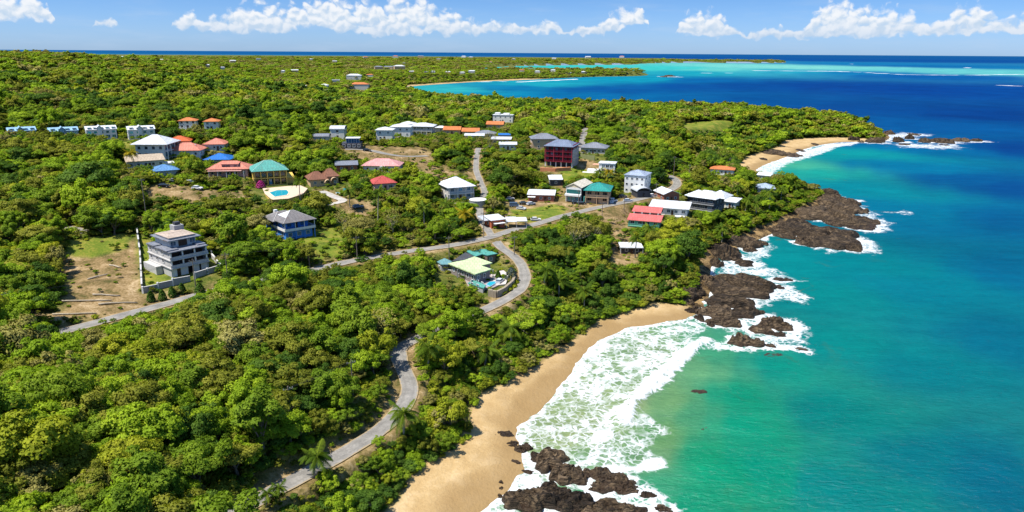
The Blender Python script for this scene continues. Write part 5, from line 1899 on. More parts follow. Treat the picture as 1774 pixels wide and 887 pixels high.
def vault_roof(root, x0, x1, y0, y1, z, h, m, name='roof', n=10, axis='x'):
    """a barrel roof, axis = direction of the barrel"""
    mb = MB()
    t = .14
    pr = []
    for k in range(n + 1):
        a = math.pi * k / n
        pr.append((-math.cos(a), math.sin(a)))
    lo, hi = ((y0, y1) if axis == 'x' else (x0, x1))
    c_, r = (lo + hi) / 2, (hi - lo) / 2
    e = (x0, x1) if axis == 'x' else (y0, y1)

    def pt(u, s, q, off):
        a_ = c_ + s * (r - off)
        return (u, a_, z + q * h - off) if axis == 'x' else (a_, u, z + q * h - off)
    for k in range(n):
        (s0, q0), (s1, q1) = pr[k], pr[k + 1]
        mb.quad(pt(e[0], s0, q0, 0), pt(e[0], s1, q1, 0), pt(e[1], s1, q1, 0), pt(e[1], s0, q0, 0))
        mb.quad(pt(e[0], s0, q0, t), pt(e[1], s0, q0, t), pt(e[1], s1, q1, t), pt(e[0], s1, q1, t))
        for u in e:
            mb.quad(pt(u, s0, q0, 0), pt(u, s1, q1, 0), pt(u, s1, q1, t), pt(u, s0, q0, t))
    return mb.build(name, m, root, smooth=True)


def posts(root, L, z0, z1, m, r=.14, name='post'):
    """each post its own part"""
    mb = MB()
    mb.box(0, 0, 0, r * 2, r * 2, z1 - z0)
    me = mb.mesh(name, m)
    for (x, y) in L:
        link(name, me, root, (x, y, z0))


def railing(root, pts, z, m, h=1.0, name='railing', solid=False):
    mb = MB()
    for (a, b_) in zip(pts[:-1], pts[1:]):
        L = math.hypot(b_[0] - a[0], b_[1] - a[1])
        rz = math.atan2(b_[1] - a[1], b_[0] - a[0])
        c_ = ((a[0] + b_[0]) / 2, (a[1] + b_[1]) / 2)
        if solid:
            mb.box(c_[0], c_[1], z, L, .14, h, rz)
        else:
            mb.box(c_[0], c_[1], z + h - .08, L, .08, .08, rz)
            mb.box(c_[0], c_[1], z + .10, L, .06, .06, rz)
            k = max(int(L / .35), 2)
            for i in range(k + 1):
                t = i / k
                mb.box(a[0] + (b_[0] - a[0]) * t, a[1] + (b_[1] - a[1]) * t, z + .16, .05, .05, h - .24, rz)
    return mb.build(name, m, root)


def site(key, name, label, cat='house', rel=0.0, group=None, sink=0.0):
    """an Empty at the middle of the front wall's foot; the front looks down local -Y"""
    s = SITE[key]
    p = s['p']
    t = thing(name, label, cat, (p[0], p[1], p[2] - sink), -s['az'] + R_(rel), group)
    return t, s['w'], s['d']


def house(key, name, label, wall, roof, rtype='hip', st=1, rel=0.0, group=None, sh=2.8, rh=None, n=3, over=.6, glass=None, frame=None,
          sides='flr', win=(1.2, 1.2), verandah=None, dr=True, axis='x', base=1.5, wscale=1.0, cat='house', doorm=None, rcol=None, w=None):
    root, w_, d = site(key, name, label, cat, rel, group)
    w = (w or w_) * wscale
    H = st * sh + .2
    boxes(root, 'wall', wall, [(0, d / 2, -base, w, d, H + base)])
    rh = rh if rh is not None else min(w, d) * .26
    if rtype == 'hip':
        hip_roof(root, -w / 2, w / 2, 0, d, H + .16, rh, roof, over, axis=axis, fascia=rcol)
    elif rtype == 'gable':
        gable_roof(root, -w / 2, w / 2, 0, d, H + .16, rh, roof, over, axis, wallm=wall)
    elif rtype == 'shed':
        shed_roof(root, -w / 2, w / 2, 0, d, H + .18, H + .18 + rh, roof, over)
    elif rtype == 'flat':
        boxes(root, 'roof', roof, [(0, d / 2, H, w + over * 2, d + over * 2, .25)])
    elif rtype == 'vault':
        vault_roof(root, -w / 2 - over, w / 2 + over, -over, d + over, H, rh, roof, axis=axis)
    rows = [k * sh + 1.0 for k in range(st)]
    if n:
        windows(root, w, d, rows[1:] if dr and len(rows) > 1 else rows, n, win[0], win[1], sides, frame, glass)
        if dr and st > 1:
            windows(root, w, d, rows[:1], n, win[0], win[1], ''.join(s for s in sides if s != 'f'), frame, glass)
            for i in range(n):
                a = -w / 2 + w * (i + .5) / n
                if i != n // 2:
                    window(root, a, -.04, rows[0], win[0], win[1], 'f', frame, glass)
    if dr:
        door(root, 0 if st > 1 or n == 0 else w / (n * 2) * (2 if n % 2 else 0) * .5 + w * .0, -.05, 0.05, 1.0, 2.1, doorm)
    if verandah:
        dep, zz, m = verandah
        slab = boxes(root, 'balcony', m, [(0, -dep / 2, zz - .18, w, dep, .18)])
        railing(slab, [(-w / 2 + .05, -.02), (-w / 2 + .05, -dep + .06), (w / 2 - .05, -dep + .06), (w / 2 - .05, -.02)], zz, m)
        k = max(2, int(w / 3.5) + 1)
        posts(root, [(-w / 2 + .15 + (w - .3) * i / (k - 1), -dep + .2) for i in range(k)], -1.0, zz - .18, m)
        if zz > 1.5:
            posts(root, [(-w / 2 + .15 + (w - .3) * i / (k - 1), -dep + .2) for i in range(k)], zz, H, m, .09)
            boxes(root, 'verandah_roof', roof, [(0, -dep / 2 - .2, H + .01, w + over * 2, dep + .5, .14)])
    return root, w, d, H


# --- unfinished grey apartment block
def grey_block():
    root, w, d = site('grey_block', 'apartment_block', 'unfinished grey concrete apartment block in a walled yard above the dirt clearing', 'apartment block', 24)
    w = 11.0
    fl = 2.5
    boxes(root, 'wall', LCONCR, [(0, d / 2 + 1.6, -1.5, w - .3, d - 3.2, fl * 3 + 1.5), (-w / 2 + .12, d / 2, -1.5, .24, d, fl * 3 + 1.5), (w / 2 - .12, d / 2, -1.5, .24, d, fl * 3 + 1.5)])
    for k in (1, 2, 3):
        boxes(root, 'floor_slab', LCONCR if k < 3 else GREYROOF, [(0, d / 2 - .5, fl * k, w + .7, d + 1.0, .28)])
    # ground floor: white panels either side of the open garage
    for q_ in ((-w / 2 + .9, 1.5), (-w / 2 + 3.9, 2.2), (w / 2 - 1.0, 1.9), (w / 2 - 3.6, 2.0)):
        boxes(root, 'ground_wall', WHITE, [(q_[0], .12, -.6, q_[1], .25, fl + .6)])
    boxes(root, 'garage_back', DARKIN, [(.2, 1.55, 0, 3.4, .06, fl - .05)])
    door(root, -w / 2 + 2.2, .3, 0, 1.0, 2.4, BROWNIN)
    door(root, w / 2 - 2.3, .3, 0, .7, 2.4, DARKIN)
    # open loggias with brown rooms behind
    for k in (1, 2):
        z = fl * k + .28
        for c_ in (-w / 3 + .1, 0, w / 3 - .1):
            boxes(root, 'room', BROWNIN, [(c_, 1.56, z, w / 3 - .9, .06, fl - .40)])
        for x in (-w / 2 + .2, -w / 6, w / 6, w / 2 - .2):
            boxes(root, 'column', WHITE, [(x, -.35, z, .42, .42, fl - .28)])
        boxes(root, 'balcony_wall', LCONCR, [(0, -.72, z, w + .5, .16, .85)])
    # set back top floor with its own slab, parapet and pale flat roof
    z = fl * 3 + .28
    boxes(root, 'top_floor', OFFWHITE, [(.5, d / 2 + 1.3, z, w * .72, d * .66, 2.3)])
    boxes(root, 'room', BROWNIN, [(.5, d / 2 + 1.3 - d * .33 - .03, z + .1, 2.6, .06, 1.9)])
    window(root, -2.4, d / 2 + 1.3 - d * .33 - .06, z + .4, 1.8, 1.5, 'f', WHITE, BLUEGLASS)
    window(root, 3.4, d / 2 + 1.3 - d * .33 - .06, z + .5, 1.8, 1.7, 'f', WHITE, BLUEGLASS)
    boxes(root, 'top_slab', GREYROOF, [(.5, d / 2 + .9, z + 2.3, w * .92, d * .82, .26)])
    boxes(root, 'parapet', LCONCR, [(.5, d / 2 + .9, z + 2.56, w * .70, d * .62, .55)])
    hip_roof(root, (.5 - w * .36), .5 + w * .36, d / 2 + .9 - d * .32, d / 2 + .9 + d * .32, z + 3.12, .35, mat('pinkish_roof_membrane', (0.48, 0.385, 0.31), 0.8, .12), .12, ridge=2.2, name='flat_roof')
    boxes(root, 'stair_tower', CONCR, [(w * .30, d - 1.6, z, 3.0, 3.0, 4.6)])
    boxes(root, 'water_tank', BLACKISH, [(w * .30, d - 1.6, z + 4.6, 1.6, 1.6, .9)])
    boxes(root, 'terrace_roof', GREYROOF, [(-w / 2 + 1.2, 3.2, z + .02, 3.6, 6.0, .30), (-w / 2 + 1.2, d - 3.0, z + .02, 3.4, 5.0, .30), (w / 2 - .8, 3.0, z + .02, 2.6, 4.6, .30)])
    boxes(root, 'side_terrace', LCONCR, [(-w / 2 - 1.1, d / 2 + 2.5, -1.5, 1.9, d - 6, fl + 1.5)])
    for k in (1, 2):
        for i in range(3):
            window(root, -w / 2 - .06, 4.5 + i * 4, fl * k + 1.1, 1.4, 1.3, 'l', WHITE)
    boxes(root, 'downpipe', WHITE, [(w / 2 + .1, -.2, -1, .14, .14, fl * 3)])
    return root, w, d


gb_root, gb_w, gb_d = grey_block()


def wall_run(name, label, cat, px, h, m, t=.3, post_m=None, step=3.5, coping=None, group=None, sink=1.2, drop=None):
    """a free-standing wall along a traced line; posts and coping are parts"""
    W = hits(px)
    pts = [(p[0], p[1], gz(p[0], p[1])) for p in W]
    root = thing(name, label, cat, pts[0], 0, group)
    o = Vector(pts[0])
    mb, mc, pp = MB(), MB(), []
    for a, b_ in zip(pts[:-1], pts[1:]):
        L = math.hypot(b_[0] - a[0], b_[1] - a[1])
        k = max(1, int(round(L / step)))
        for i in range(k):
            p = [a[j] + (b_[j] - a[j]) * i / k for j in range(3)]
            q = [a[j] + (b_[j] - a[j]) * (i + 1) / k for j in range(3)]
            zp, zq = gz(p[0], p[1]), gz(q[0], q[1])
            zt = max(zp, zq) + h
            rz = math.atan2(q[1] - p[1], q[0] - p[0])
            l = math.hypot(q[0] - p[0], q[1] - p[1])
            zb = min(zp, zq) - sink
            mb.box((p[0] + q[0]) / 2 - o.x, (p[1] + q[1]) / 2 - o.y, zb - o.z, l, t, zt - zb, rz)
            mc.box((p[0] + q[0]) / 2 - o.x, (p[1] + q[1]) / 2 - o.y, zt - o.z + .002, l, t + .14, .10, rz)
            pp.append((p[0] - o.x, p[1] - o.y, zb - o.z, zt - o.z + .3))
    mb.build('panel', m, root)
    if coping:
        mc.build('coping', coping, root)
    if post_m:
        for (x, y, z0, z1) in pp:
            boxes(root, 'post', post_m, [(x, y, z0, t + .18, t + .18, z1 - z0)])
    return root


wall_run('yard_wall', 'long pale wall with dark base along the left edge of the grey block yard', 'wall', [(238, 402), (243, 440), (247, 505)], 1.1, CONCR, .3, CONCR, 6, LCONCR)
wall_run('yard_wall', 'grey front wall with white posts between the road and the grey block', 'wall', [(248, 507), (300, 494), (330, 487)], 1.5, CONCR, .3, WHITE, 4, LCONCR)
wall_run('yard_wall', 'front wall right of the gate that runs below the grey block to its right corner', 'wall', [(338, 484), (360, 476), (384, 468)], 1.5, CONCR, .3, WHITE, 4, LCONCR)
wall_run('yard_wall', 'sloping white topped wall behind the right side of the grey block', 'wall', [(384, 468), (372, 450), (358, 430)], 1.4, LCONCR, .3, None, 4, WHITE)

# --- blue house under the trees
root, w, d = site('blue_house', 'blue_house', 'bright blue two storey house with white and grey hip roof half hidden in trees', 'house', 24)
w = 9.8
boxes(root, 'wall', BLUE, [(0, d / 2, -2.5, w, d, 5.6), (0, d / 2 + 1.0, 3.1, w - 1, d - 2, 2.6)])
b_ = boxes(root, 'balcony', OFFWHITE, [(0, d / 2 - .6, 3.1, w + 1.6, d + 1.6, .22)])
railing(b_, [(-w / 2 - .7, d - .2), (-w / 2 - .7, -1.3), (w / 2 + .7, -1.3), (w / 2 + .7, d - .2)], 3.32, WHITE, .7, solid=True)
posts(root, [(-w / 2 - .5, -1.1), (-w / 6, -1.1), (w / 6, -1.1), (w / 2 + .5, -1.1)], 3.32, 6.0, WHITE, .09)
posts(root, [(-w / 2 - .4, -1.1), (-w / 6, -1.1), (w / 6, -1.1), (w / 2 + .4, -1.1)], -2.4, 3.1, BLUE, .12)
windows(root, w, d, [.9], 3, 1.5, 1.4, 'fl', OFFWHITE, BLUEGLASS)
windows(root, w - 1, d, [4.0], 2, 1.5, 1.3, 'l', OFFWHITE, BLUEGLASS)
for x in (-2.6, 2.4):
    window(root, x, 1.94, 3.9, 1.6, 1.5, 'f', BLUE, BLUEGLASS)
door(root, 0, 1.93, 3.34, 1.0, 2.1, BROWNIN)
rf = hip_roof(root, -w / 2 - .4, w / 2 + .4, -.6, d, 6.2, 2.9, DGREYROOF, .8, ridge=.6, fascia=OFFWHITE)
hip_roof(root, -w / 2 - 1.5, w / 2 - 1.5, d * .55, d + 4, 5.9, 2.3, DGREYROOF, .5, ridge=1.5, name='rear_roof', fascia=OFFWHITE)
boxes(root, 'rear_wing', BLUE, [(-1.5, d + 1.8, -2.5, w - 1, 4.0, 8.2)])
mb = MB()   # white sheet over the left slope puts its sunlit brightness into the colour
ov = .8
x0, y0, y1 = -w / 2 - .4 - ov, -.6 - ov, d + ov
mb.quad((x0 + .25, y0 + .6, 6.235), (-.62, (y0 + y1) / 2, 9.12), (-.62, (y0 + y1) / 2 + .01, 9.12), (x0 + .25, y1 - .6, 6.235))
mb.v = [(a - .03, b2, c2 + .03) for a, b2, c2 in mb.v]
mb.build('sunlit_slope', WROOF, rf)
boxes(root, 'water_tank', WHITE, [(-3.2, d + 1.2, 7.6, 1.1, 1.1, 1.0)])

# --- pale green roofed compound by the road bend
def compound():
    root, w, d = site('green_compound', 'courtyard_house', 'low house with pale green slab roof and teal outbuildings inside the road bend', 'house', 0, sink=.4)
    rz = root.rotation_euler[2]
    p = SITE['green_compound']['p']
    z0 = p[2] + 3.6
    inv = Matrix.Rotation(-rz, 4, 'Z')

    def loc(px, py, z):
        x, y = at(px, py, z)
        v = inv @ Vector((x - p[0], y - p[1], 0))
        return (v.x, v.y)

    def slab(name, px, z, t, m, walls=None, inset=.7, wz0=None):
        poly = [loc(a, b2, z) for a, b2 in px]
        area_ = sum(poly[i][0] * poly[(i + 1) % len(poly)][1] - poly[(i + 1) % len(poly)][0] * poly[i][1] for i in range(len(poly)))
        if area_ < 0:
            poly = poly[::-1]
        mb = MB()
        zz = z - p[2] + .4
        mb.prism(poly, zz - t, zz)
        o = mb.build(name, m, root)
        if walls:
            c_ = np.mean(poly, 0)
            k = .88
            wp = [tuple(c_ + (np.array(q) - c_) * k) for q in poly]
            mb = MB()
            mb.prism(wp, -2.0, zz - t - .003)
            mb.build('wall', walls, root)
            mb = MB()
            for i in range(len(wp)):
                a, b2 = np.array(wp[i]), np.array(wp[(i + 1) % len(wp)])
                L = np.linalg.norm(b2 - a)
                if L < 3:
                    continue
                for s_ in np.arange(1.5, L - 1.0, 2.6):
                    q = a + (b2 - a) * s_ / L
                    nn_ = np.array([(b2 - a)[1], -(b2 - a)[0]]) / L
                    r_ = math.atan2(b2[1] - a[1], b2[0] - a[0])
                    ob = window(root, q[0] + nn_[0] * .05, q[1] + nn_[1] * .05, max(zz - t - 2.1, .6), 1.2, 1.4)
                    ob.rotation_euler = (0, 0, r_)
        return o
    slab('main_roof', [(776, 456), (806, 450), (822, 444), (853, 455), (834, 460), (852, 466), (823, 475)], z0, .35, PALEGREEN, mat('mauve_grey_wall', (0.25, 0.21, 0.20), .8, .12))
    slab('link_roof', [(782, 453), (806, 437), (824, 443), (806, 450)], z0 - .6, .25, ASPHALT_ROOF, CONCR)
    slab('teal_roof', [(803, 432), (812, 430), (824, 434), (838, 430), (862, 439), (846, 442), (836, 440), (824, 444)], z0 - .2, .3, TEALROOF, mat('brown_stone_wall', (0.24, 0.17, 0.13), .85, .2))
    slab('annexe_roof', [(757, 453), (770, 447), (784, 453), (776, 458), (764, 458)], z0 - 1.0, .25, mat('dusty_teal_roof', (0.16, 0.34, 0.36), .55, .17), CONCR)
    slab('pavilion_roof', [(810, 490), (822, 485), (842, 494), (838, 499)], p[2] + 1.0, .25, TEALROOF, CONCR)
    slab('terrace', [(800, 474), (852, 474), (866, 480), (868, 492), (850, 500), (812, 497)], p[2] - .05, .5, mat('mauve_paving', (0.34, 0.28, 0.27), .85, .12))
    slab('courtyard', [(850, 473), (872, 468), (882, 476), (876, 492), (858, 494)], p[2] + .02, .5, PAVE)
    for s_ in ((-5.5, -1.0), (-1.5, -1.6), (2.5, -1.6), (6, -1.2)):
        boxes(root, 'column', CONCR, [(s_[0], s_[1] + 1.2, -.5, .3, .3, 3.6)])
    return root


comp = compound()


def pool(px, z, label, kerb=WHITE):
    P = [at(a, b2, z) for a, b2 in px]
    c_ = np.mean(P, 0)
    root = thing('swimming_pool', label, 'pool', (c_[0], c_[1], z), 0, 'swimming pools')
    L = [(x - c_[0], y - c_[1]) for x, y in P]
    A = sum(L[i][0] * L[(i + 1) % len(L)][1] - L[(i + 1) % len(L)][0] * L[i][1] for i in range(len(L)))
    if A < 0:
        L = L[::-1]
    mb = MB()
    mb.prism([(x * 1.16, y * 1.16) for x, y in L], -1.6, .10)
    mb.build('rim', kerb, root)
    mb = MB()
    mb.prism(L, -1.0, .16)
    mb.build('water', POOLW, root)
    return root


gp = SITE['green_compound']['p'][2]
pool([(843, 493), (848, 489), (857, 488), (858, 491), (849, 496)], gp + .25, 'pale blue pool beside the teal pavilion of the green roofed house', mat('light_blue_tile', (0.35, 0.52, 0.66), .3, .06))
wall_run('stone_retaining_wall', 'curved rubble stone wall under yellow ground cover inside the road bend', 'wall', [(846, 512), (860, 514), (874, 506), (888, 494), (893, 484)], 2.0, STONE, .8, None, 1.6, None, sink=2.0)
wall_run('boundary_wall', 'low white garden wall curving round the left of the green roofed house', 'wall', [(776, 462), (796, 466), (806, 474), (812, 486)], .8, WHITE, .25, None, 2.5, None)

# --- yellow house with teal hip roof and pool terrace
root, w, d = site('yellow_house', 'yellow_house', 'two storey ochre house with teal hip roof above a swimming pool', 'house', 6)
boxes(root, 'wall', YELLOW, [(0, d / 2 + 1.2, -2, w, d - 2.4, 8.4)])
for k, z in ((0, .3), (1, 3.5)):
    boxes(root, 'gallery_back', DARKIN, [(0, 1.16, z + .2, w - .8, .06, 2.5)])
boxes(root, 'gallery_floor', YELLOW, [(0, .3, 3.1, w, 2.0, .35)])
boxes(root, 'plinth', YELLOW, [(0, .3, -2, w, 2.0, 2.3)])
boxes(root, 'lintel', YELLOW, [(0, .3, 6.1, w, 2.0, .35)])
k = 6
posts(root, [(-w / 2 + .25 + (w - .5) * i / (k - 1), -.45) for i in range(k)], .3, 6.4, YELLOW, .2, 'column')
for i in range(k - 1):
    x = -w / 2 + .25 + (w - .5) * (i + .5) / (k - 1)
    window(root, x, 1.05, 3.7, 1.9, 1.9, 'f', YELLOW)
    if i != 2:
        window(root, x, 1.05, .9, 1.9, 1.6, 'f', YELLOW)
door(root, -w / 2 + .25 + (w - .5) * 2.5 / (k - 1), 1.05, .3, 1.2, 2.3, BLUEGLASS)
windows(root, w, d, [1.0, 4.2], 1, 1.3, 1.4, 'lr', YELLOW)
hip_roof(root, -w / 2, w / 2, -.6, d, 6.5, 3.6, TEALROOF, .8, ridge=1.5, fascia=mat('pale_teal_trim', (.45, .62, .52), .6))
boxes(root, 'side_wing', YELLOW, [(w / 2 + 1.6, d / 2, -2, 3.2, d * .6, 4.4)])
shed_roof(root, w / 2, w / 2 + 3.2, d * .2, d * .8, 2.5, 3.6, YELLOW, .3, 'wing_roof')
yz = SITE['yellow_house']['p'][2]
pz = gz(*at(484, 335, yz - 1.0)) + .9
_tp = [at(a_, b_, pz - .12) for a_, b_ in [(456, 327), (498, 323), (520, 322), (532, 327), (524, 336), (500, 344), (472, 346), (460, 336)]]
_tc = np.mean(_tp, 0)
tr_root = thing('pool_terrace', 'ochre walled terrace with pale paving carrying the pool of the yellow house', 'terrace', (_tc[0], _tc[1], pz - .12))
_tl = [(x - _tc[0], y - _tc[1]) for x, y in _tp][::-1]
mb = MB()
mb.prism(_tl, -5.0, -.02)
mb.build('retaining_wall', YELLOW, tr_root)
mb = MB()
mb.prism([(x * 1.03, y * 1.03) for x, y in _tl], 0.0, .12)
mb.build('paving', mat('warm_paving', (.62, .47, .34), .85, .12), tr_root)
pool([(467, 334), (480, 330), (496, 329.5), (500, 333), (497, 338), (476, 341)], pz, 'turquoise swimming pool on the terrace of the yellow house', mat('cream_coping', (.66, .55, .40), .7))

# --- big white hip roofed villa and its annexe
root, w, d = site('white_villa', 'white_villa', 'large white villa with broad white hip roof and blue windows on its right side', 'house', -24)
w = 12.8
boxes(root, 'wall', WHITE, [(0, d / 2, -3, w, d, 9.2)])
windows(root, w, d, [.8, 3.9], 4, 1.5, 1.5, 'f', WHITE)
for z in (.5, 3.5):
    for i in range(4):
        window(root, w / 2 + .05, 1.6 + i * 3.1, z, 2.5, 2.3, 'r', WHITE, BLUEGLASS)
boxes(root, 'balcony', WHITE, [(w / 2 + .7, d / 2, 3.0, 1.4, d, .2)])
posts(root, [(w / 2 + 1.25, .2 + i * 4.1) for i in range(4)], -3, 6.1, WHITE, .13)
door(root, -2, -.05, .1, 1.1, 2.2, DARKIN)
hip_roof(root, -w / 2 - .6, w / 2 + 1.2, -.6, d + .4, 6.4, 3.6, WROOF, .9, ridge=1.2)
root, w, d, H = house('white_annexe', 'white_annexe', 'low white annexe with beige tiled roof in front of the big white villa', OFFWHITE, mat('beige_tile_roof', (.46, .37, .27), .8, .17), 'shed', 1, 4, n=5, rh=1.6, win=(1.3, 1.3))
boxes(root, 'side_stair', WHITE, [(w / 2 + 2.2, d * .4, -2, 4.2, d * .7, 3.4)])

# --- white and blue roofed villas in a row on the hill
def villa(key, name, label, wall, roof, n, low=False):
    root, w, d = site(key, name, label, 'villa', 4, 'row of villas on the hillside')
    H = 2.8 if low else 4.6
    boxes(root, 'wall', wall, [(0, d / 2, -3, w, d, H + 3), (-w * .06, -.5, -3, w * .14, 1.4, H + 3.8)])
    gable_roof(root, -w / 2, w / 2, 0, d, H + .16, 1.5, roof, .35, 'x', wallm=wall)
    gable_roof(root, -w * .15, w * .03, -1.1, d * .6, H + 1.0, 1.2, roof, .25, 'y', 'porch_roof', wallm=wall)
    for i in range(n):
        a = -w / 2 + w * (i + .5) / n
        dm = boxes(root, 'dormer', wall, [(a, 1.4, H + .3, 1.4, 2.2, .9)])
        shed_roof(dm, a - .75, a + .75, .3, 2.5, H + 1.25, H + 1.5, roof, .15, 'dormer_roof')
        window(root, a, .24, H + .35, 1.0, .8, 'f', WHITE, TEALGLASS)
        if not low:
            window(root, a, -.05, 2.8, 1.5, 1.3, 'f', WHITE, TEALGLASS)
        window(root, a, -.05, .4, 1.8, 1.7, 'f', WHITE, TEALGLASS)
    windows(root, w, d, [.8] + ([] if low else [2.9]), 1, 1.2, 1.2, 'lr', WHITE, TEALGLASS)
    door(root, -w * .06, -1.24, 0, 1.1, 2.2, DARKIN)
    return root


villa('blue_villa', 'long_villa', 'long villa with pale blue roof at the far left edge of the hillside row', PALEBLUE, PALEBLUE, 4, True)
villa('pale_villa', 'long_villa', 'long pale blue roofed villa, second from the left in the hillside row', PALEBLUE, PALEBLUE, 4, True)
villa('dormer_villa', 'long_villa', 'long white two storey villa with five window bays in the hillside row', WHITE, WROOF, 5)
villa('teal_villa', 'long_villa', 'white villa with teal windows behind the big white hip roofed villa', WHITE, WROOF, 4)

house('tiled_villa', 'tiled_villa', 'white two storey villa with orange tiled roof, left one of the hillside pair', WHITE, ORANGE, 'hip', 2, -10, sh=2.1, rh=1.5, n=3, frame=OFFWHITE, verandah=(1.6, .1, WHITE), group='orange roofed white villas on the hill')
house('tiled_cottage', 'tiled_villa', 'smaller white villa with orange tiled roof, right one of the hillside pair', WHITE, ORANGE, 'hip', 2, -10, sh=2.2, rh=1.5, n=2, frame=OFFWHITE, group='orange roofed white villas on the hill')
house('red_hut', 'red_roofed_house', 'low house with bright orange red roof behind the big white villa', TAN, mat('orange_red_roof', (.60, .12, .03), .6, .17), 'hip', 1, -8, n=3)
root, w, d, H = house('salmon_house', 'salmon_roofed_house', 'white walled house with wide salmon hip roof right of the big white villa', WHITE, SALMON, 'hip', 1, -20, n=4, over=.9, rh=3.0)
boxes(root, 'chimney', WHITE, [(2.2, d * .4, H + 1.2, .6, .6, 1.4), (4.0, d * .4, H + 1.0, .6, .6, 1.4)])
house('salmon_villa', 'salmon_roofed_house', 'white house with pinkish hip roof, topmost of the salmon roofed ones', OFFWHITE, SALMON, 'hip', 1, -14, n=3, over=.7, rh=2.4)
house('bright_blue_shed', 'blue_roofed_house', 'house with vivid blue sheet roof behind the long pink house', LCONCR, BLUEROOF, 'hip', 1, -18, n=2, rh=2.2, over=.8)
root, w, d, H = house('pink_house', 'pink_house', 'long pink house with salmon roof and wide dormer above a dark lower floor', PINK, SALMON, 'hip', 1, -14, n=5, sh=3.0, over=.8, rh=2.8, base=4)
dm = boxes(root, 'dormer', PINK, [(.8, 2.6, H + .2, w * .42, 3.6, 1.9)])
shed_roof(dm, .8 - w * .21, .8 + w * .21, .8, 4.4, H + 2.2, H + 2.7, SALMON, .3, 'dormer_roof')
window(root, -.8, .76, H + .7, 3.6, 1.0, 'f', PINK)
window(root, 3.0, .76, H + .7, 1.6, 1.0, 'f', PINK)
boxes(root, 'verandah_roof', mat('pale_salmon_roof', (.66, .36, .30), .7, .17), [(-1.0, -1.4, H - .5, w * .86, 2.6, .16)])
posts(root, [(-w * .45 + i * w * .22, -2.5) for i in range(5)], -2.5, H - .5, WHITE, .1)
root, w, d, H = house('blue_carport', 'blue_carport', 'small building with pale denim blue roof near the dirt yard', LCONCR, MIDBLUE, 'hip', 1, 10, n=1, over=1.0, rh=2.0)
shed_roof(root, -w / 2 - 3.6, -w / 2 + .3, -1.5, d * .6, 1.9, 2.9, MIDBLUE, .2, 'lean_to_roof')
posts(root, [(-w / 2 - 3.4, -1.3), (-w / 2 - .6, -1.3)], -1, 1.7, WHITE, .08)

# --- brown twin roofed house, driveway pool
root, w, d = site('brown_house', 'brown_roofed_house', 'tan house with two brown hip roofs and arched porches beside a small pool', 'house', 10)
boxes(root, 'wall', TAN, [(-w * .22, d / 2, -2, w * .56, d, 5.0), (w * .26, d / 2 + 2, -2, w * .44, d, 5.6)])
hip_roof(root, -w * .5, w * .06, 0, d, 3.1, 2.8, BROWNROOF, .7, ridge=.8)
hip_roof(root, w * .05, w * .48, 1.6, d + 2, 3.8, 2.8, BROWNROOF, .6, ridge=.5, name='wing_roof')
vault_roof(root, -w * .04, w * .16, -2.2, .6, 1.6, 1.4, TAN, 'porch', axis='y')
vault_roof(root, w * .20, w * .42, -.4, 2.2, 2.0, 1.5, TAN, 'porch', axis='y')
windows(root, w * .9, d, [1.0], 4, 1.3, 1.3, 'fl', CREAM)
bz = SITE['brown_house']['p'][2]
p_ = pool([(577, 330), (590, 326), (602, 328), (598, 333), (584, 335)], bz - .4, 'small white rimmed pool beside the brown roofed house', WHITE)
house('red_cottage', 'red_cottage', 'small cottage with red roof and a white fronted window below the pink roofed house', PINK, REDROOF, 'hip', 1, 14, n=2, over=.6, rh=2.6, win=(1.8, 1.3), base=2.5)
root, w, d, H = house('pink_curved', 'pink_roofed_house', 'white house with broad pale pink roof below the bare terraces', WHITE, mat('pale_pink_roof', (.66, .32, .30), .6, .17), 'hip', 1, -12, n=4, over=.9, rh=2.8)
boxes(root, 'entrance', WHITE, [(1.0, -.7, -1.5, 2.4, 1.6, 4.6)])
boxes(root, 'chimney', REDROOF, [(-1.5, d * .75, H + 1.0, 3.0, 1.5, 1.6)])
house('grey_cottage', 'grey_roofed_cottage', 'low cottage with pale grey roof above the brown roofed house', BRICK, GREYROOF, 'shed', 1, 0, n=2, rh=.8)
root, w, d, H = house('white_tower', 'white_tower_house', 'narrow white house with a rounded roof beside a grey shed and glass house', WHITE, WROOF, 'vault', 2, -12, n=1, rh=1.6, over=.4, axis='x', win=(1.6, 1.5))
house('long_white_shed', 'grey_shed', 'low grey arched shed left of the narrow white house', LCONCR, GREYROOF, 'vault', 1, -8, n=2, rh=1.3, over=.3)
root, w, d = site('glass_house', 'glass_fronted_house', 'blue glazed house with dark carport on the grey forecourt', 'house', -6)
boxes(root, 'wall', BLACKISH, [(0, d / 2, -2, w, d, 4.6)])
boxes(root, 'upper_floor', BLUEGLASS, [(w * .06, d * .55, 2.6, w * .66, d * .7, 2.4)])
boxes(root, 'mullion', WHITE, [(w * .06 - w * .33 + w * .66 * i / 5, d * .2 - .04, 2.6, .12, .12, 2.4) for i in range(6)])
boxes(root, 'roof', WROOF, [(w * .06, d * .55, 5.0, w * .74, d * .8, .2)])
windows(root, w, d, [.6], 4, 1.6, 1.6, 'f', WHITE)

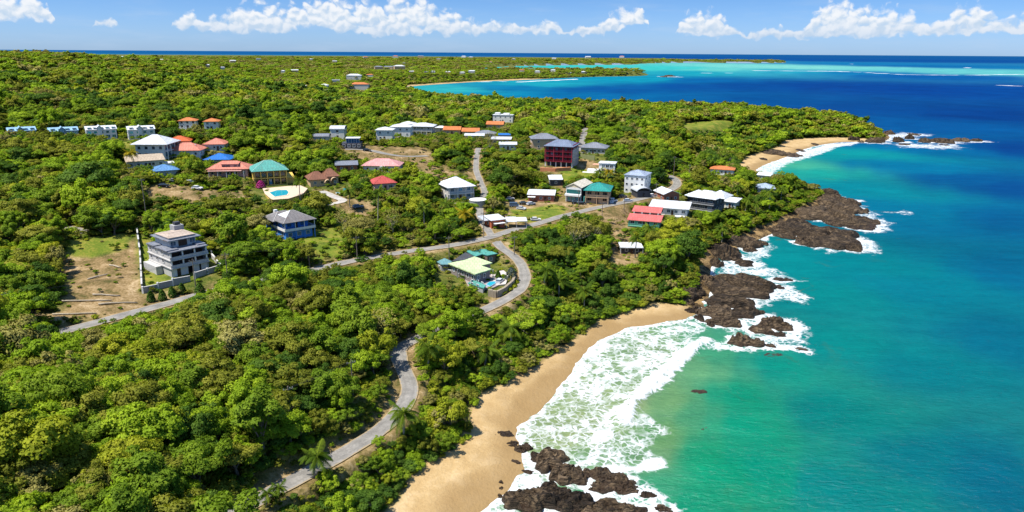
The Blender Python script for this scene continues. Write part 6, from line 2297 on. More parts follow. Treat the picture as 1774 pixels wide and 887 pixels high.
G_ = 'white villas above the bare terraces'
house('white_cluster', 'white_villa', 'white villa with flat hip roof, leftmost above the bare terraces', WHITE, WROOF, 'hip', 2, -10, G_, n=2, rh=1.4)
house('white_middle', 'white_villa', 'white villa with wide low roof in the middle of the terrace group', WHITE, WROOF, 'hip', 2, -10, G_, n=3, rh=1.5)
house('white_upper', 'white_villa', 'small white villa tucked behind the others of the terrace group', WHITE, WROOF, 'hip', 2, -10, G_, n=2, rh=1.4)
house('white_pavilion', 'white_villa', 'white villa on tall posts under a wide roof, rightmost of the terrace group', OFFWHITE, WROOF, 'hip', 2, -12, G_, n=3, rh=1.8, over=1.4, verandah=(1.8, 2.8, WHITE))
house('white_kiosk', 'white_pavilion', 'tiny white roofed pavilion between the terrace villas and orange roofs', OFFWHITE, WROOF, 'hip', 1, 0, n=1, rh=1.0, over=.8)
G_ = 'low orange roofed houses'
house('orange_row', 'orange_roofed_house', 'low house with orange roof, left of the row along the hill lane', TAN, ORANGE, 'gable', 1, -6, G_, n=2)
house('orange_row_two', 'orange_roofed_house', 'low house with orange roof beside the grey roofed house on the lane', TAN, ORANGE, 'gable', 1, -6, G_, n=2)
house('orange_low', 'orange_roofed_house', 'low orange roofed house just below the white flats', TAN, ORANGE, 'gable', 1, -10, G_, n=2)
house('grey_roof', 'grey_roofed_house', 'house with pale grey roof at the top of the side road', OFFWHITE, GREYROOF, 'hip', 1, -6, n=3, rh=1.8)
house('low_white', 'white_roofed_house', 'low white roofed house left of the grey roofed house at the lane top', OFFWHITE, WROOF, 'vault', 1, -4, n=2, rh=.9)
house('blue_tarp', 'blue_roofed_shed', 'small shed with rounded bright blue roof beside the lane', LCONCR, BLUEROOF, 'vault', 1, 0, n=1, rh=.8)
house('flat_white', 'white_roofed_house', 'long flat white roofed house below the small blue roofed shed', TAN, WROOF, 'shed', 1, -4, n=3, rh=.6)
house('pale_shop', 'pale_shop', 'small pale shop with white roof left of the tan house', OFFWHITE, WROOF, 'shed', 1, 0, n=2, rh=.5, cat='shop')
root, w, d, H = house('white_flats', 'white_apartments', 'white apartment building with stepped roof near the bay', WHITE, WROOF, 'flat', 2, -8, n=4, over=.3)
boxes(root, 'roof_terrace', WHITE, [(-w * .3, d * .5, H + .25, w * .24, d * .6, 1.4), (w * .15, d * .5, H + .25, w * .3, d * .6, 1.0)])
house('tan_house', 'tan_house', 'tan two storey house with pale grey roof behind the maroon block', TAN, GREYROOF, 'hip', 2, 8, n=2, rh=2.6)

# --- maroon apartment block
root, w, d = site('red_block', 'maroon_block', 'tall maroon apartment block with slate blue roof on an orange earth bank', 'apartment block', -14)
fl = 2.5
w = 14.5
boxes(root, 'wall', MAROON, [(0, d / 2 + .8, 2.6, w, d - 1.6, fl * 4 - 1.4)])
boxes(root, 'side_wall', CONCR, [(w / 2 + .1, d / 2, -3, .25, d, fl * 3 + 4.4)])
boxes(root, 'undercroft', BLACKISH, [(0, d / 2 + 1.2, -3, w - 1, d - 3, 5.6)])
posts(root, [(-w / 2 + .3 + (w - .6) * i / 5, .5) for i in range(6)], -3, 2.6, WHITE, .22, 'column')
for k in range(3):
    z = 2.6 + fl * k
    b_ = boxes(root, 'balcony', MAROON, [(0, .2, z, w, 1.4, .22)])
    railing(b_, [(-w / 2 + .1, -.42), (w / 2 - .1, -.42)], z + .22, mat('dark_red_rail', (.26, .02, .04), .5), .9)
    for i in range(6):
        x = -w / 2 + w * (i + .5) / 6
        window(root, x, .75, z + .5, 1.5, 1.8, 'f', mat('crimson_trim', (.30, .03, .05), .6))
for x in (-w / 2 + .2, -w / 6, w / 6, w / 2 - .2):
    boxes(root, 'pier', mat('crimson_trim', (.30, .03, .05), .6), [(x, -.35, 2.6, .35, .35, fl * 3 + .2)])
for k in range(3):
    for i in range(3):
        window(root, w / 2 + .26, 2.5 + i * 4, 3.2 + fl * k, 1.2, 1.3, 'r', WHITE)
hip_roof(root, -w / 2, w / 2 + .2, -.5, d, 2.6 + fl * 3 + .5, 2.6, BLUEGREY, .5, ridge=3)
wall_run('earth_bank_wall', 'orange earth retaining wall at the foot of the maroon block', 'wall', [(936, 296), (962, 297), (988, 295)], 1.6, TERRA, 1.2, None, 3, None, sink=3)
wall_run('garden_wall', 'olive green garden wall below the long grey roofed house', 'wall', [(992, 271), (1010, 275), (1030, 278)], 2.2, OLIVE, .4, None, 3, None, sink=2)

house('long_grey', 'grey_roofed_house', 'long single storey house with pale grey hip roof and a strip of windows', OFFWHITE, GREYROOF, 'hip', 1, -10, n=6, rh=2.4, win=(1.5, 1.1), over=.8)
root, w, d = site('white_terrace', 'white_terraced_house', 'white house with stepped terraces and a dark red door beside the lawn', 'house', -8)
boxes(root, 'wall', WHITE, [(w * .22, d * .6, -2, w * .55, d * .8, 6.4)])
boxes(root, 'terrace', WHITE, [(-w * .20, d * .25, -2, w * .50, d * .5, 3.2), (-w * .28, -1.4, -2, w * .62, 2.6, 2.2)])
t_ = boxes(root, 'terrace_roof', mat('apricot_tile', (.60, .34, .22), .8, .1), [(-w * .14, d * .75, 3.0, w * .34, d * .5, .25)])
railing(root, [(-w * .45, 0), (-w * .05, 0)], 1.2, WHITE, .8)
for x in (w * .10, w * .24, w * .38):
    window(root, x, d * .2 - .05, 2.4, 1.8, 1.5, 'f', WHITE)
    window(root, x, d * .2 - .05, .2, 1.8, 1.4, 'f', BRICK)
boxes(root, 'roof', WROOF, [(w * .22, d * .6, 4.4, w * .60, d * .88, .25)])
wall_run('clipped_hedge', 'long clipped green hedge on the lawn below the white terraced house', 'hedge', [(993, 318), (1020, 318), (1050, 316), (1062, 312)], 1.8, mat('hedge_leaves', (.05, .10, .01), .9, .5, 2.5), 2.2, None, 1.4, None)

# --- white hip roofed house left of the fork
root, w, d, H = house('white_hip', 'white_hip_house', 'white two storey house with crisp white hip roof left of the side road', OFFWHITE, WROOF, 'hip', 2, 22, n=3, rh=3.4, over=.8, win=(1.7, 1.5), glass=BLUEGLASS, verandah=(1.6, 3.0, WHITE))
boxes(root, 'lower_terrace', CONCR, [(-w * .2, -3.2, -2.5, w * .8, 3.4, 2.2)])
h_ = ray_hit(828, 355)
t = thing('water_tank', 'broad round concrete tank with white rim by the road fork', 'tank', h_)
mb = MB()
mb.tube([(0, 0, -1), (0, 0, 2.2)], [3.4, 3.6], 24)
mb.build('tank_body', CONCR, t)
mb = MB()
mb.tube([(0, 0, 2.2), (0, 0, 2.45)], [3.75, 3.75], 24)
mb.build('rim', WHITE, t)
house('little_white', 'little_white_house', 'little dark house with bright white roof on the lawn above the cream gable house', BLACKISH, WROOF, 'shed', 1, 6, n=1, rh=1.0, over=.6)

# --- cream gable house with teal bands and its teal neighbour
root, w, d = site('gable_house', 'gable_house', 'tall narrow cream house with gable front, teal windows and white canopy', 'house', -20)
boxes(root, 'wall', WHITE, [(0, d / 2, -1.5, w, d, 8.2)])
boxes(root, 'side_wall', BLACKISH, [(w / 2 + .05, d / 2, -1.5, .12, d - .4, 7.9)])
gable_roof(root, -w / 2, w / 2, 0, d, 6.8, 1.8, mat('cream_roof', (.66, .60, .48), .6, .17), .3, 'y', wallm=CREAM)
boxes(root, 'glazing_band', TEALGLASS, [(0, -.05, 3.9, w * .9, .10, 1.8)])
boxes(root, 'canopy', WHITE, [(0, -.7, 2.9, w * 1.02, 1.6, .8)])
boxes(root, 'shopfront', BLACKISH, [(0, -.04, 0, w * .92, .08, 2.8)])
for x in (-w * .28, 0.05, w * .28):
    window(root, x, -.10, .4, 1.6, 2.0, 'f', WHITE, TEALGLASS)
boxes(root, 'fin_wall', mat('teal_paint', (.10, .42, .36), .6, .08), [(w / 2 + 1.4, d * .28, -1.5, .3, d * .55, 4.4)])
root, w, d, H = house('teal_house', 'teal_roofed_house', 'two storey house with deep teal hip roof next to the cream gable house', TAN, DTEAL, 'hip', 2, -6, n=3, rh=2.6, over=.9, win=(2.0, 1.5), glass=DARKIN, frame=TAN, verandah=(1.6, 2.9, TAN))
boxes(root, 'side_stair', WHITE, [(w / 2 + 1.2, d * .3, -1, 1.6, 3.0, 1.2), (w / 2 + 1.2, d * .5, -1, 1.6, 3.0, 2.4)])
root, w, d, H = house('low_shop', 'low_shop', 'low shop with split white roof and brown terrace above the oval lawn', BRICK, WROOF, 'shed', 1, -4, n=3, rh=.8, cat='shop')
boxes(root, 'awning', WHITE, [(-w * .36, -1.4, 2.2, w * .3, 2.4, .2)])
root, w, d, H = house('speckled_block', 'white_block', 'white three storey block with many small windows and blue grey roof', WHITE, mat('pale_blue_grey_roof', (.34, .40, .50), .5, .17), 'hip', 3, -16, n=4, rh=1.9, win=(1.1, 1.1), frame=OFFWHITE, over=.4)
house('arched_port', 'arched_shelter', 'small open shelter with silver arched roof beside the white three storey block', BLACKISH, METALC, 'vault', 1, 24, n=0, rh=1.6, over=.5, axis='y', cat='shelter', dr=True, doorm=DARKIN)
root, w, d, H = house('brick_house', 'brick_house', 'red brick house with white sheet roof in two panels by the road curve', BRICK, WROOF, 'gable', 1, 28, n=2, rh=1.8, sh=3.2, axis='y')
root, w, d, H = house('long_white', 'long_white_house', 'long white house with broad flat white roof right of the coral roofed house', WHITE, WROOF, 'shed', 1, -6, n=5, rh=1.2, over=.9, win=(1.6, 1.4))
boxes(root, 'terrace', mat('spotted_pale_wall', (.55, .46, .38), .8, .3, 1.5), [(-w * .26, -1.6, -2, w * .34, 1.8, 2.4)])
boxes(root, 'porch', WHITE, [(w * .32, -1.9, -2, w * .26, 2.6, 2.2)])

# --- dark house with complex white roof
root, w, d = site('dark_house', 'dark_house', 'charcoal three storey house under a complex bright white hip roof', 'house', -22)
w = 11.5
boxes(root, 'wall', BLACKISH, [(0, d / 2, -3, w, d, 9.4)])
boxes(root, 'stone_base', STONE, [(w / 2 + .12, d / 2, -3, .3, d - .5, 5.0)])
for z in (-1.6, 1.2, 4.0):
    for x in (-3.6, 0, 3.6):
        window(root, x, -.05, z, 2.2, 1.5, 'f', CONCR)
    for y in (3, 6.5, 10):
        window(root, w / 2 + .28, y, z, 1.5, 1.4, 'r', CONCR)
for z in (.6, 3.4):
    b_ = boxes(root, 'balcony', CONCR, [(0, -.7, z, w, 1.4, .2)])
    railing(b_, [(-w / 2 + .1, -.05), (-w / 2 + .1, -1.3), (w / 2 - .1, -1.3), (w / 2 - .1, -.05)], z + .2, CONCR, .9)
hip_roof(root, -w / 2 - .4, w / 2 + .4, -1.0, d, 6.6, 2.4, WROOF, .8, ridge=2)
hip_roof(root, -w / 2 - 3.0, -.5, 1.0, d - 1.5, 6.45, 2.2, WROOF, .6, ridge=.4, name='left_roof')
hip_roof(root, 1.0, w / 2 + 2.6, 4.0, d + 2, 6.5, 2.6, WROOF, .6, ridge=.4, name='right_roof')
boxes(root, 'left_wing', BLACKISH, [(-w / 2 - 1.3, d / 2, -3, 2.6, d - 4, 9.2)])
house('white_wing', 'low_white_house', 'low white flat roofed house just right of the charcoal house', WHITE, WROOF, 'shed', 1, -16, n=3, rh=.7, over=.7, glass=BLUEGLASS)

# --- coral roofed twin house
root, w, d, H = house('red_upper', 'coral_roofed_house', 'pink walled house with coral red roof directly above the lower coral roofed one', PINK, CORAL, 'shed', 1, -8, n=3, rh=1.2, sh=2.6, win=(2.0, 1.4), glass=DARKIN, frame=PINK, group='coral red roofed houses', base=2.5)
posts(root, [(-w / 2 + .5 + i * (w - 1) / 3, -.6) for i in range(4)], -1.5, 2.9, WHITE, .2)
root, w, d, H = house('red_twin', 'coral_roofed_house', 'coral red roofed house with green balcony front facing the sandy clearing', mat('sea_green_wall', (.14, .36, .26), .7, .1), CORAL, 'shed', 1, -8, n=4, rh=1.3, sh=2.3, over=.7, group='coral red roofed houses', win=(1.8, 1.4), glass=DARKIN, base=3, verandah=(1.8, .4, mat('sea_green_wall', (.14, .36, .26), .7, .1)))
house('coast_cottage', 'coast_cottage', 'cottage with pale blue grey roof among palms on the point', OFFWHITE, mat('sky_grey_roof', (.36, .44, .54), .5, .17), 'hip', 1, 6, n=2, rh=2.0)
house('coast_white', 'white_bungalow', 'white bungalow with a bit of orange roof above the second bay', WHITE, ORANGE, 'hip', 1, -4, n=3, rh=1.4)
house('cliff_white', 'white_bungalow', 'small white bungalow at the far edge of the point by the surf', WHITE, WROOF, 'shed', 1, -10, n=2, rh=1.0)
root, w, d, H = house('beach_hut', 'beach_hut', 'open beach hut with white flat roof on the sandy clearing', BLACKISH, WROOF, 'flat', 1, 8, n=2, sh=2.2, over=.5, cat='hut')
posts(root, [(-w / 2 - .3, -.3), (w / 2 + .3, -.3)], -1, 2.4, WHITE, .08)
root, w, d, H = house('red_kiosk', 'red_kiosk', 'small brick red kiosk with two grey and white roof sheets at the road junction', mat('brick_orange_wall', (.46, .13, .06), .75, .12), WROOF, 'shed', 1, 28, n=2, rh=.7, cat='kiosk', over=.5)
shed_roof(root, -w / 2 - 2.2, -w / 2 + .2, d * .3, d + 1.6, 2.9, 3.6, METALC, .2, 'rear_roof')
boxes(root, 'awning', WHITE, [(0, -1.2, 1.9, w * .8, 1.6, .12)])
root, w, d = site('white_canopy', 'white_canopy', 'long white fabric canopy on posts beside the red kiosk', 'canopy', 4)
shed_roof(root, -w / 2, 0, 0, d, 2.6, 3.2, WROOF, .1, 'left_sheet')
shed_roof(root, .1, w / 2, 0, d, 2.8, 3.0, WROOF, .1, 'right_sheet')
posts(root, [(-w / 2 + .2, .2), (0, .2), (w / 2 - .2, .2), (-w / 2 + .2, d - .2), (0, d - .2), (w / 2 - .2, d - .2)], -1, 2.6, WHITE, .07)

# --- far houses: white specks on the plain and along the far beach
FO = sorted(range(len(FAR_P)), key=lambda i: FAR_DOTS[i][0])
ORDW = ['first', 'second', 'third', 'fourth', 'fifth', 'sixth', 'seventh', 'eighth', 'ninth', 'tenth', 'eleventh', 'twelfth', 'thirteenth', 'fourteenth', 'fifteenth', 'sixteenth', 'seventeenth', 'eighteenth', 'nineteenth', 'twentieth']
TENS = {2: 'twenty', 3: 'thirty', 4: 'forty', 5: 'fifty', 6: 'sixty', 7: 'seventy', 8: 'eighty'}


def ordinal(k):
    """1 -> first"""
    if k <= 20:
        return ORDW[k - 1]
    t_, u_ = divmod(k, 10)
    if u_ == 0:
        return TENS[t_][:-1] + 'ieth'
    return TENS[t_] + ' ' + ORDW[u_ - 1]


far_n = {}
for i in FO:
    (x, y, z), dist, w = FAR_P[i]
    zone = 'on the far plain' if FAR_DOTS[i][1] < 112 else ('along the far beach' if FAR_DOTS[i][0] > 640 else 'in the wooded valley')
    far_n[zone] = far_n.get(zone, 0) + 1
    rg = random.Random(i)
    root = thing('distant_house', 'tiny pale house %s, %s from the left there' % (zone, ordinal(far_n[zone])), 'house', (x, y, z), -math.atan2(x, y) + rg.uniform(-.3, .3), 'distant houses')
    hh = max(w * .28, 4.5)
    d = max(w * .5, 8)
    boxes(root, 'wall', OFFWHITE if rg.random() < .7 else TAN, [(0, d / 2, -3, w, d, hh + 3)])
    (hip_roof if rg.random() < .7 else gable_roof)(root, -w / 2, w / 2, 0, d, hh, hh * .35, rg.choice([WROOF, WROOF, GREYROOF, ORANGE]), .4)

# ------------------------------------------------------------------ rocks
rkm = D.materials.new('sea_rock')
rkm.use_nodes = True
g = NT(rkm.node_tree)
b = g.n['Principled BSDF']
pos = g.node('ShaderNodeNewGeometry').outputs['Position']
oi = g.node('ShaderNodeObjectInfo').outputs['Random']
n1 = g.noise(pos, .30, 6, .65)
n2 = g.noise(g.vmath('MULTIPLY', pos, (.5, 1.6, 3.2)), 1.0, 5, .7)
f = g.math('ADD', g.math('MULTIPLY', n1, .5), g.math('MULTIPLY', n2, .5))
f = g.math('ADD', f, g.math('MULTIPLY', g.math('SUBTRACT', oi, .5), .10))
c = g.ramp(f, [(.37, (.007, .005, .003)), (.47, (.034, .022, .012)), (.54, (.095, .064, .035)), (.62, (.18, .125, .072)), (.74, (.32, .24, .15))])
sepp = g.node('ShaderNodeSeparateXYZ')
g.l.new(pos, sepp.inputs[0])
vk = g.node('ShaderNodeTexVoronoi', feature='DISTANCE_TO_EDGE')
vk.inputs['Scale'].default_value = 1.0
g.l.new(g.vmath('ADD', g.vmath('MULTIPLY', pos, (.16, .52, .7)), g.vmath('SCALE', g.noise(pos, .4, 4, .6, col=True), scale=1.1)), vk.inputs['Vector'])
crk = g.smooth(vk.outputs['Distance'], .10, .015)
c = g.mix(g.math('MULTIPLY', g.math('MULTIPLY', crk, g.smooth(n1, .42, .6)), .8), c, (.006, .004, .003))
wetl = g.smooth(g.math('ADD', sepp.outputs[2], g.math('MULTIPLY', g.math('SUBTRACT', n1, .5), 2.2)), 1.1, .1)
c = g.mix(g.math('MULTIPLY', wetl, .75), c, (.040, .022, .010))
g.l.new(c, b.inputs['Base Color'])
g.l.new(g.math('MULTIPLY_ADD', wetl, -.45, .85), b.inputs['Roughness'])
b.inputs['Specular IOR Level'].default_value = .3
bp = g.node('ShaderNodeBump')
bp.inputs['Strength'].default_value = .9
bp.inputs['Distance'].default_value = .5
g.l.new(g.math('SUBTRACT', g.math('ADD', n2, g.math('MULTIPLY', g.noise(pos, 1.3, 5, .7), .8)), g.math('MULTIPLY', crk, .4)), bp.inputs['Height'])
g.l.new(bp.outputs[0], b.inputs['Normal'])
import bmesh
_bm = bmesh.new()
bmesh.ops.create_icosphere(_bm, subdivisions=5, radius=1)
ICO = np.array([v.co[:] for v in _bm.verts])
ICOF = [tuple(v.index for v in f_.verts) for f_ in _bm.faces]
_bm.free()


def rock_mesh(hw, hd, h, seed):
    P = ICO.copy()
    rg = np.random.default_rng(seed)
    o = rg.uniform(-50, 50, 2)
    # several merged lobes, then split by joints and bedding
    ang = np.arctan2(P[:, 1], P[:, 0])
    lob = 1 + .16 * np.sin(2 * ang + o[0]) + .12 * np.sin(3 * ang + o[1]) + .09 * np.sin(5 * ang + o[0] * 2) + .05 * np.sin(9 * ang + o[1])
    rad = np.hypot(P[:, 0], P[:, 1])
    X, Y = P[:, 0] * lob * hw, P[:, 1] * lob * hd
    flat = np.sign(P[:, 2]) * np.abs(P[:, 2]) ** .62
    s = max(min(hw, hd), .8)
    ca, sa = math.cos(o[0]), math.sin(o[0])
    u, v = (X * ca - Y * sa) / s, (X * sa + Y * ca) / s
    n = fbm(u * 1.3 + o[0], v * 1.3 + o[1], seed, 4) - .5
    ridge = 1 - np.abs(fbm(u * .9 + o[1], v * 2.6 + o[0], seed + 5, 3) * 2 - 1)
    crack = sst(.0, .10, np.abs(fbm(u * .8 + o[0] * 2, v * 1.8 - o[1], seed + 9, 3) - .5))
    Z = flat * h * (.62 + 1.0 * n + .95 * (ridge - .6)) * (.45 + .55 * crack)
    # stepped bedding
    st = h / 5
    Z = np.where(Z > 0, Z * .55 + (np.floor(Z / st) + sst(.55, .95, Z / st - np.floor(Z / st))) * st * .45, Z * .6)
    X = X + (fbm(u * 2 + 7, v * 2, seed + 2, 3) - .5) * .30 * s
    Y = Y + (fbm(u * 2, v * 2 + 9, seed + 3, 3) - .5) * .30 * s
    me = D.meshes.new('rock')
    me.from_pydata(np.stack([X, Y, Z], 1).tolist(), [], ICOF)
    me.polygons.foreach_set('use_smooth', [True] * len(ICOF))
    me.materials.append(rkm)
    me.update()
    me.set_sharp_from_angle(angle=R_(38))
    return me


ZN = {'cove': 'at the mouth of the sandy cove', 'point': 'off the middle rocky point', 'shelf': 'of the far rock shelf', 'tip': 'off the headland tip', 'bay': 'on the second bay beach', 'far': 'off the far peninsula'}
zone_order = {}
for z_n in ZN:
    ids = sorted([i for i, r in enumerate(ROCKS) if r[5] == z_n], key=lambda i: ROCKS[i][0])
    for k, i in enumerate(ids):
        zone_order[i] = (k + 1, len(ids))
for i, (x, y, hw, hd_, h) in enumerate(ROCKP):
    a, b_, wpx, dpx, _h, zone = ROCKS[i]
    z0 = max(gz(x, y) - .15, -.1)
    k, nn_ = zone_order[i]
    kind = 'large dark brown slab' if hw > 5 and h > 1.5 else ('low wet brown rock' if h < 1.1 else 'dark brown boulder')
    pos_ = 'leftmost rock' if k == 1 else ('rightmost rock' if k == nn_ else ordinal(k) + ' rock from the left')
    o = link('boulder', rock_mesh(hw, hd_, h, 700 + i), None, (x, y, z0), 0)
    tag(o, ('%s, %s %s' % (kind, pos_, ZN[zone])).replace(' rock from the left', ' from left'), 'rock', 'sea rocks')

# ------------------------------------------------------------------ utility poles and wires
def pole(px, py, h, label, yaw=0.0):
    p = ray_hit(px, py)
    t = thing('utility_pole', label, 'utility pole', (p[0], p[1], gz(p[0], p[1])), yaw, 'utility poles along the roads')
    mb = MB()
    mb.tube([(0, 0, -1), (0, 0, h)], [.17, .11], 8)
    mb.build('shaft', WOODP, t)
    mb = MB()
    mb.box(0, 0, h - .75, 2.0, .12, .14)
    ca = mb.build('cross_arm', WOODP, t)
    for x in (-.85, 0.35, .85):
        mb = MB()
        mb.tube([(x, 0, h - .61), (x, 0, h - .36)], [.05, .07], 6)
        mb.build('insulator', METALC, ca)
    c_, s_ = math.cos(yaw), math.sin(yaw)
    return [Vector((p[0] + x * c_, p[1] + x * s_, t.location.z + h - .36)) for x in (-.85, .85)]


PL = {}
for key, px, py, h, yaw, lb in [('a', 612, 690, 9, .5, 'leaning grey utility pole among the bushes left of the road bend'), ('b', 619, 447, 8, .3, 'pale utility pole standing at the upper road below the thicket'),
                                ('c', 778, 440, 8.5, .4, 'dark utility pole beside the upper road behind the green roofed house'), ('d', 838, 412, 10, .2, 'tall dark pole at the left side of the road junction'),
                                ('e', 891, 442, 7, .2, 'pale pole in the trees right of the teal roof'), ('f', 1043, 374, 6, .2, 'pole at the road above the bare earth slope'), ('g', 1081, 362, 6.5, .3, 'pole just left of the coral roofed houses'),
                                ('h', 1136, 344, 7, .3, 'pole at the roadside between the arched shelter and brick house'), ('i', 1167, 304, 11, .5, 'tall pole at the top of the road curve'), ('j', 1193, 314, 9, .5, 'pole in the trees right of the road curve'),
                                ('k', 256, 392, 17, .2, 'very tall thin pole on the scrub slope above the grey block'), ('l', 340, 505, 10, .2, 'white pole at the gate in front of the grey block'), ('m', 20, 560, 8, .2, 'pole at the left end of the upper road'),
                                ('n', 395, 486, 9, .3, 'pole at the edge of the woods right of the grey block'), ('o', 1002, 356, 7, .2, 'pole in front of the cream gable house'), ('p', 505, 742, 9, .6, 'pole among the foreground woods left of the lower road')]:
    PL[key] = pole(px, py, h, lb, yaw)


def wires(seq, label):
    mb = MB()
    for a, b_ in zip(seq[:-1], seq[1:]):
        for s_ in (0, 1):
            p, q = PL[a][s_], PL[b_][s_]
            L = (q - p).length
            pts = []
            for k in range(9):
                t = k / 8
                v = p.lerp(q, t)
                v.z -= 4 * t * (1 - t) * min(L * .018, 1.6)
                pts.append(v)
            mb.tube(pts, [.028] * 9, 4)
    o = mb.build('power_line', WIRE)
    tag(o, label, 'power line', 'power lines')


wires(['m', 'l', 'n', 'b', 'c', 'd'], 'pair of thin black wires along the upper road past the grey block')
wires(['p', 'a'], 'pair of thin wires over the foreground woods to the leaning pole')
wires(['d', 'f', 'g', 'h', 'i'], 'pair of thin wires along the road past the cream gable house')
wires(['i', 'j'], 'short pair of wires at the top of the road curve')

# ------------------------------------------------------------------ cars
TYRE = MB()
TYRE.tube([(-.11, 0, 0), (.11, 0, 0)], [.33, .33], 14)
TYRE_ME = TYRE.mesh('tyre', RUBBER)
RIM = MB()
RIM.tube([(-.125, 0, 0), (.125, 0, 0)], [.19, .19], 10)
RIM_ME = RIM.mesh('rim', METALC)


def car(px, py, m, label, yaw=0.0, van=False):
    p = ray_hit(px, py)
    t = thing('parked_car', label, 'car', (p[0], p[1], gz(p[0], p[1]) + .02), yaw, 'parked cars')
    mb = MB()
    prof = [(-2.1, .35), (2.1, .35), (2.15, .75), (1.25, .92), (.75, 1.02), (-1.5, 1.04), (-2.1, .95)] if not van else [(-2.2, .35), (2.1, .35), (2.15, .9), (1.7, 1.05), (-2.2, 1.05)]
    n = len(prof)
    for s_ in (-.85, .85):
        q = [(x, s_, z) for x, z in prof]
        mb.quad(*(q if s_ < 0 else q[::-1]))
    for k in range(n):
        (x0, z0), (x1, z1) = prof[k], prof[(k + 1) % n]
        mb.quad((x0, .85, z0), (x1, .85, z1), (x1, -.85, z1), (x0, -.85, z0))
    mb.build('body', m, t)
    top = 1.95 if van else 1.46
    cb = [(1.05, .93), (.35, top - .05), (-1.3, top - .06), (-1.95, .98)] if not van else [(1.7, 1.04), (1.2, top - .05), (-2.1, top - .05), (-2.2, 1.04)]
    mb = MB()
    for s_ in (-1, 1):
        q = [(x, s_ * (.80 if z < 1.1 else .66), z) for x, z in cb]
        mb.quad(*(q if s_ < 0 else q[::-1]))
    for k in range(len(cb) - 1):
        (x0, z0), (x1, z1) = cb[k], cb[k + 1]
        w0, w1 = (.80 if z0 < 1.1 else .66), (.80 if z1 < 1.1 else .66)
        mb.quad((x0, w0, z0), (x0, -w0, z0), (x1, -w1, z1), (x1, w1, z1))
    mb.build('windows', GLASS, t)
    boxes(t, 'car_roof', m, [((cb[1][0] + cb[2][0]) / 2, 0, top - .055, cb[1][0] - cb[2][0] + .1, 1.34, .07)])
    for x in (-1.35, 1.35):
        for y in (-.80, .80):
            w = link('wheel', TYRE_ME, t, (x, y, .33), math.pi / 2)
            link('rim', RIM_ME, w)
    for y in (-.6, .6):
        boxes(t, 'headlight', WHITE, [(2.13, y, .62, .08, .32, .16)])


SILVER = mat('silver_car_paint', (.55, .57, .60), .3, .03, spec=.5)
WCAR = mat('white_car_paint', (.75, .75, .75), .3, .03, spec=.5)
BCAR = mat('blue_grey_car_paint', (.10, .16, .25), .3, .03, spec=.5)
KCAR = mat('black_car_paint', (.02, .02, .025), .3, .03, spec=.5)
for args in [(883, 346, WCAR, 'white car at the back of the yard left of the oval lawn', .3), (891, 358, BCAR, 'blue grey van parked in the yard left of the oval lawn', .1, True), (908, 354, KCAR, 'black car in the yard below the low shop', .2), (920, 355, SILVER, 'silver car in front of the low shop', .6), (903, 363, SILVER, 'silver car nearest the oval lawn in the yard', -.4), (928, 381, WCAR, 'white car at the lower rim of the oval lawn', .1),
             (998, 353, KCAR, 'black car in front of the cream gable house', .1), (1007, 354, KCAR, 'black car beside the teal fin wall of the cream house', .1), (1088, 349, SILVER, 'silver pickup on the road shoulder near the white three storey block', .25), (1078, 342, KCAR, 'dark car under the white three storey block', .1), (1130, 340, WCAR, 'white car right of the arched shelter', .8),
             (330, 318, SILVER, 'silver car on the dirt yard below the pink house', .4), (342, 328, WCAR, 'white car lowest on the dirt yard below the pink house', -.2), (284, 324, KCAR, 'dark car parked below the denim blue roof', .1), (304, 315, WCAR, 'white car right of the small denim blue roofed building', .1), (620, 318, KCAR, 'dark car in the bushes left of the red cottage', .2),
             (620, 360, BCAR, 'grey car at the end of the concrete driveway', .5), (866, 490, SILVER, 'silver car in the courtyard of the green roofed house', 1.2), (636, 262, KCAR, 'black car on the grey forecourt right of the glass fronted house', .1), (1062, 349, WCAR, 'white car at the gate right of the teal roofed house', .4)]:
    car(*args)

# ------------------------------------------------------------------ logs on the clearing
rg = random.Random(5)
for k, (a, b_, L, yaw, lb) in enumerate([(150, 522, 12, .35, 'long pale felled log lying along the lower edge of the dirt clearing'), (185, 512, 7, .2, 'shorter felled log crossing behind the long pale one'), (205, 526, 9, .5, 'thin felled log lowest on the clearing by the upper road'), (170, 480, 6, 1.1, 'short bleached log in the middle of the dirt clearing'), (200, 462, 5, -.4, 'bleached log near the top of the dirt clearing'), (130, 545, 10, .3, 'old log on the roadside bank below the clearing')]):
    p = ray_hit(a, b_)
    mb = MB()
    d_ = Vector((math.cos(yaw), math.sin(yaw), 0))
    pts = []
    for t in np.linspace(-.5, .5, 7):
        x, y = d_.x * L * t + rg.uniform(-.15, .15), d_.y * L * t + rg.uniform(-.15, .15)
        pts.append((x, y, gz(p[0] + x, p[1] + y) - p[2] + .22))
    mb.tube(pts, [.26, .25, .24, .22, .20, .18, .14], 7)
    o = mb.build('fallen_log', PALE_BARK, None, smooth=True)
    o.location = p
    tag(o, lb, 'log', 'felled logs on the clearing')

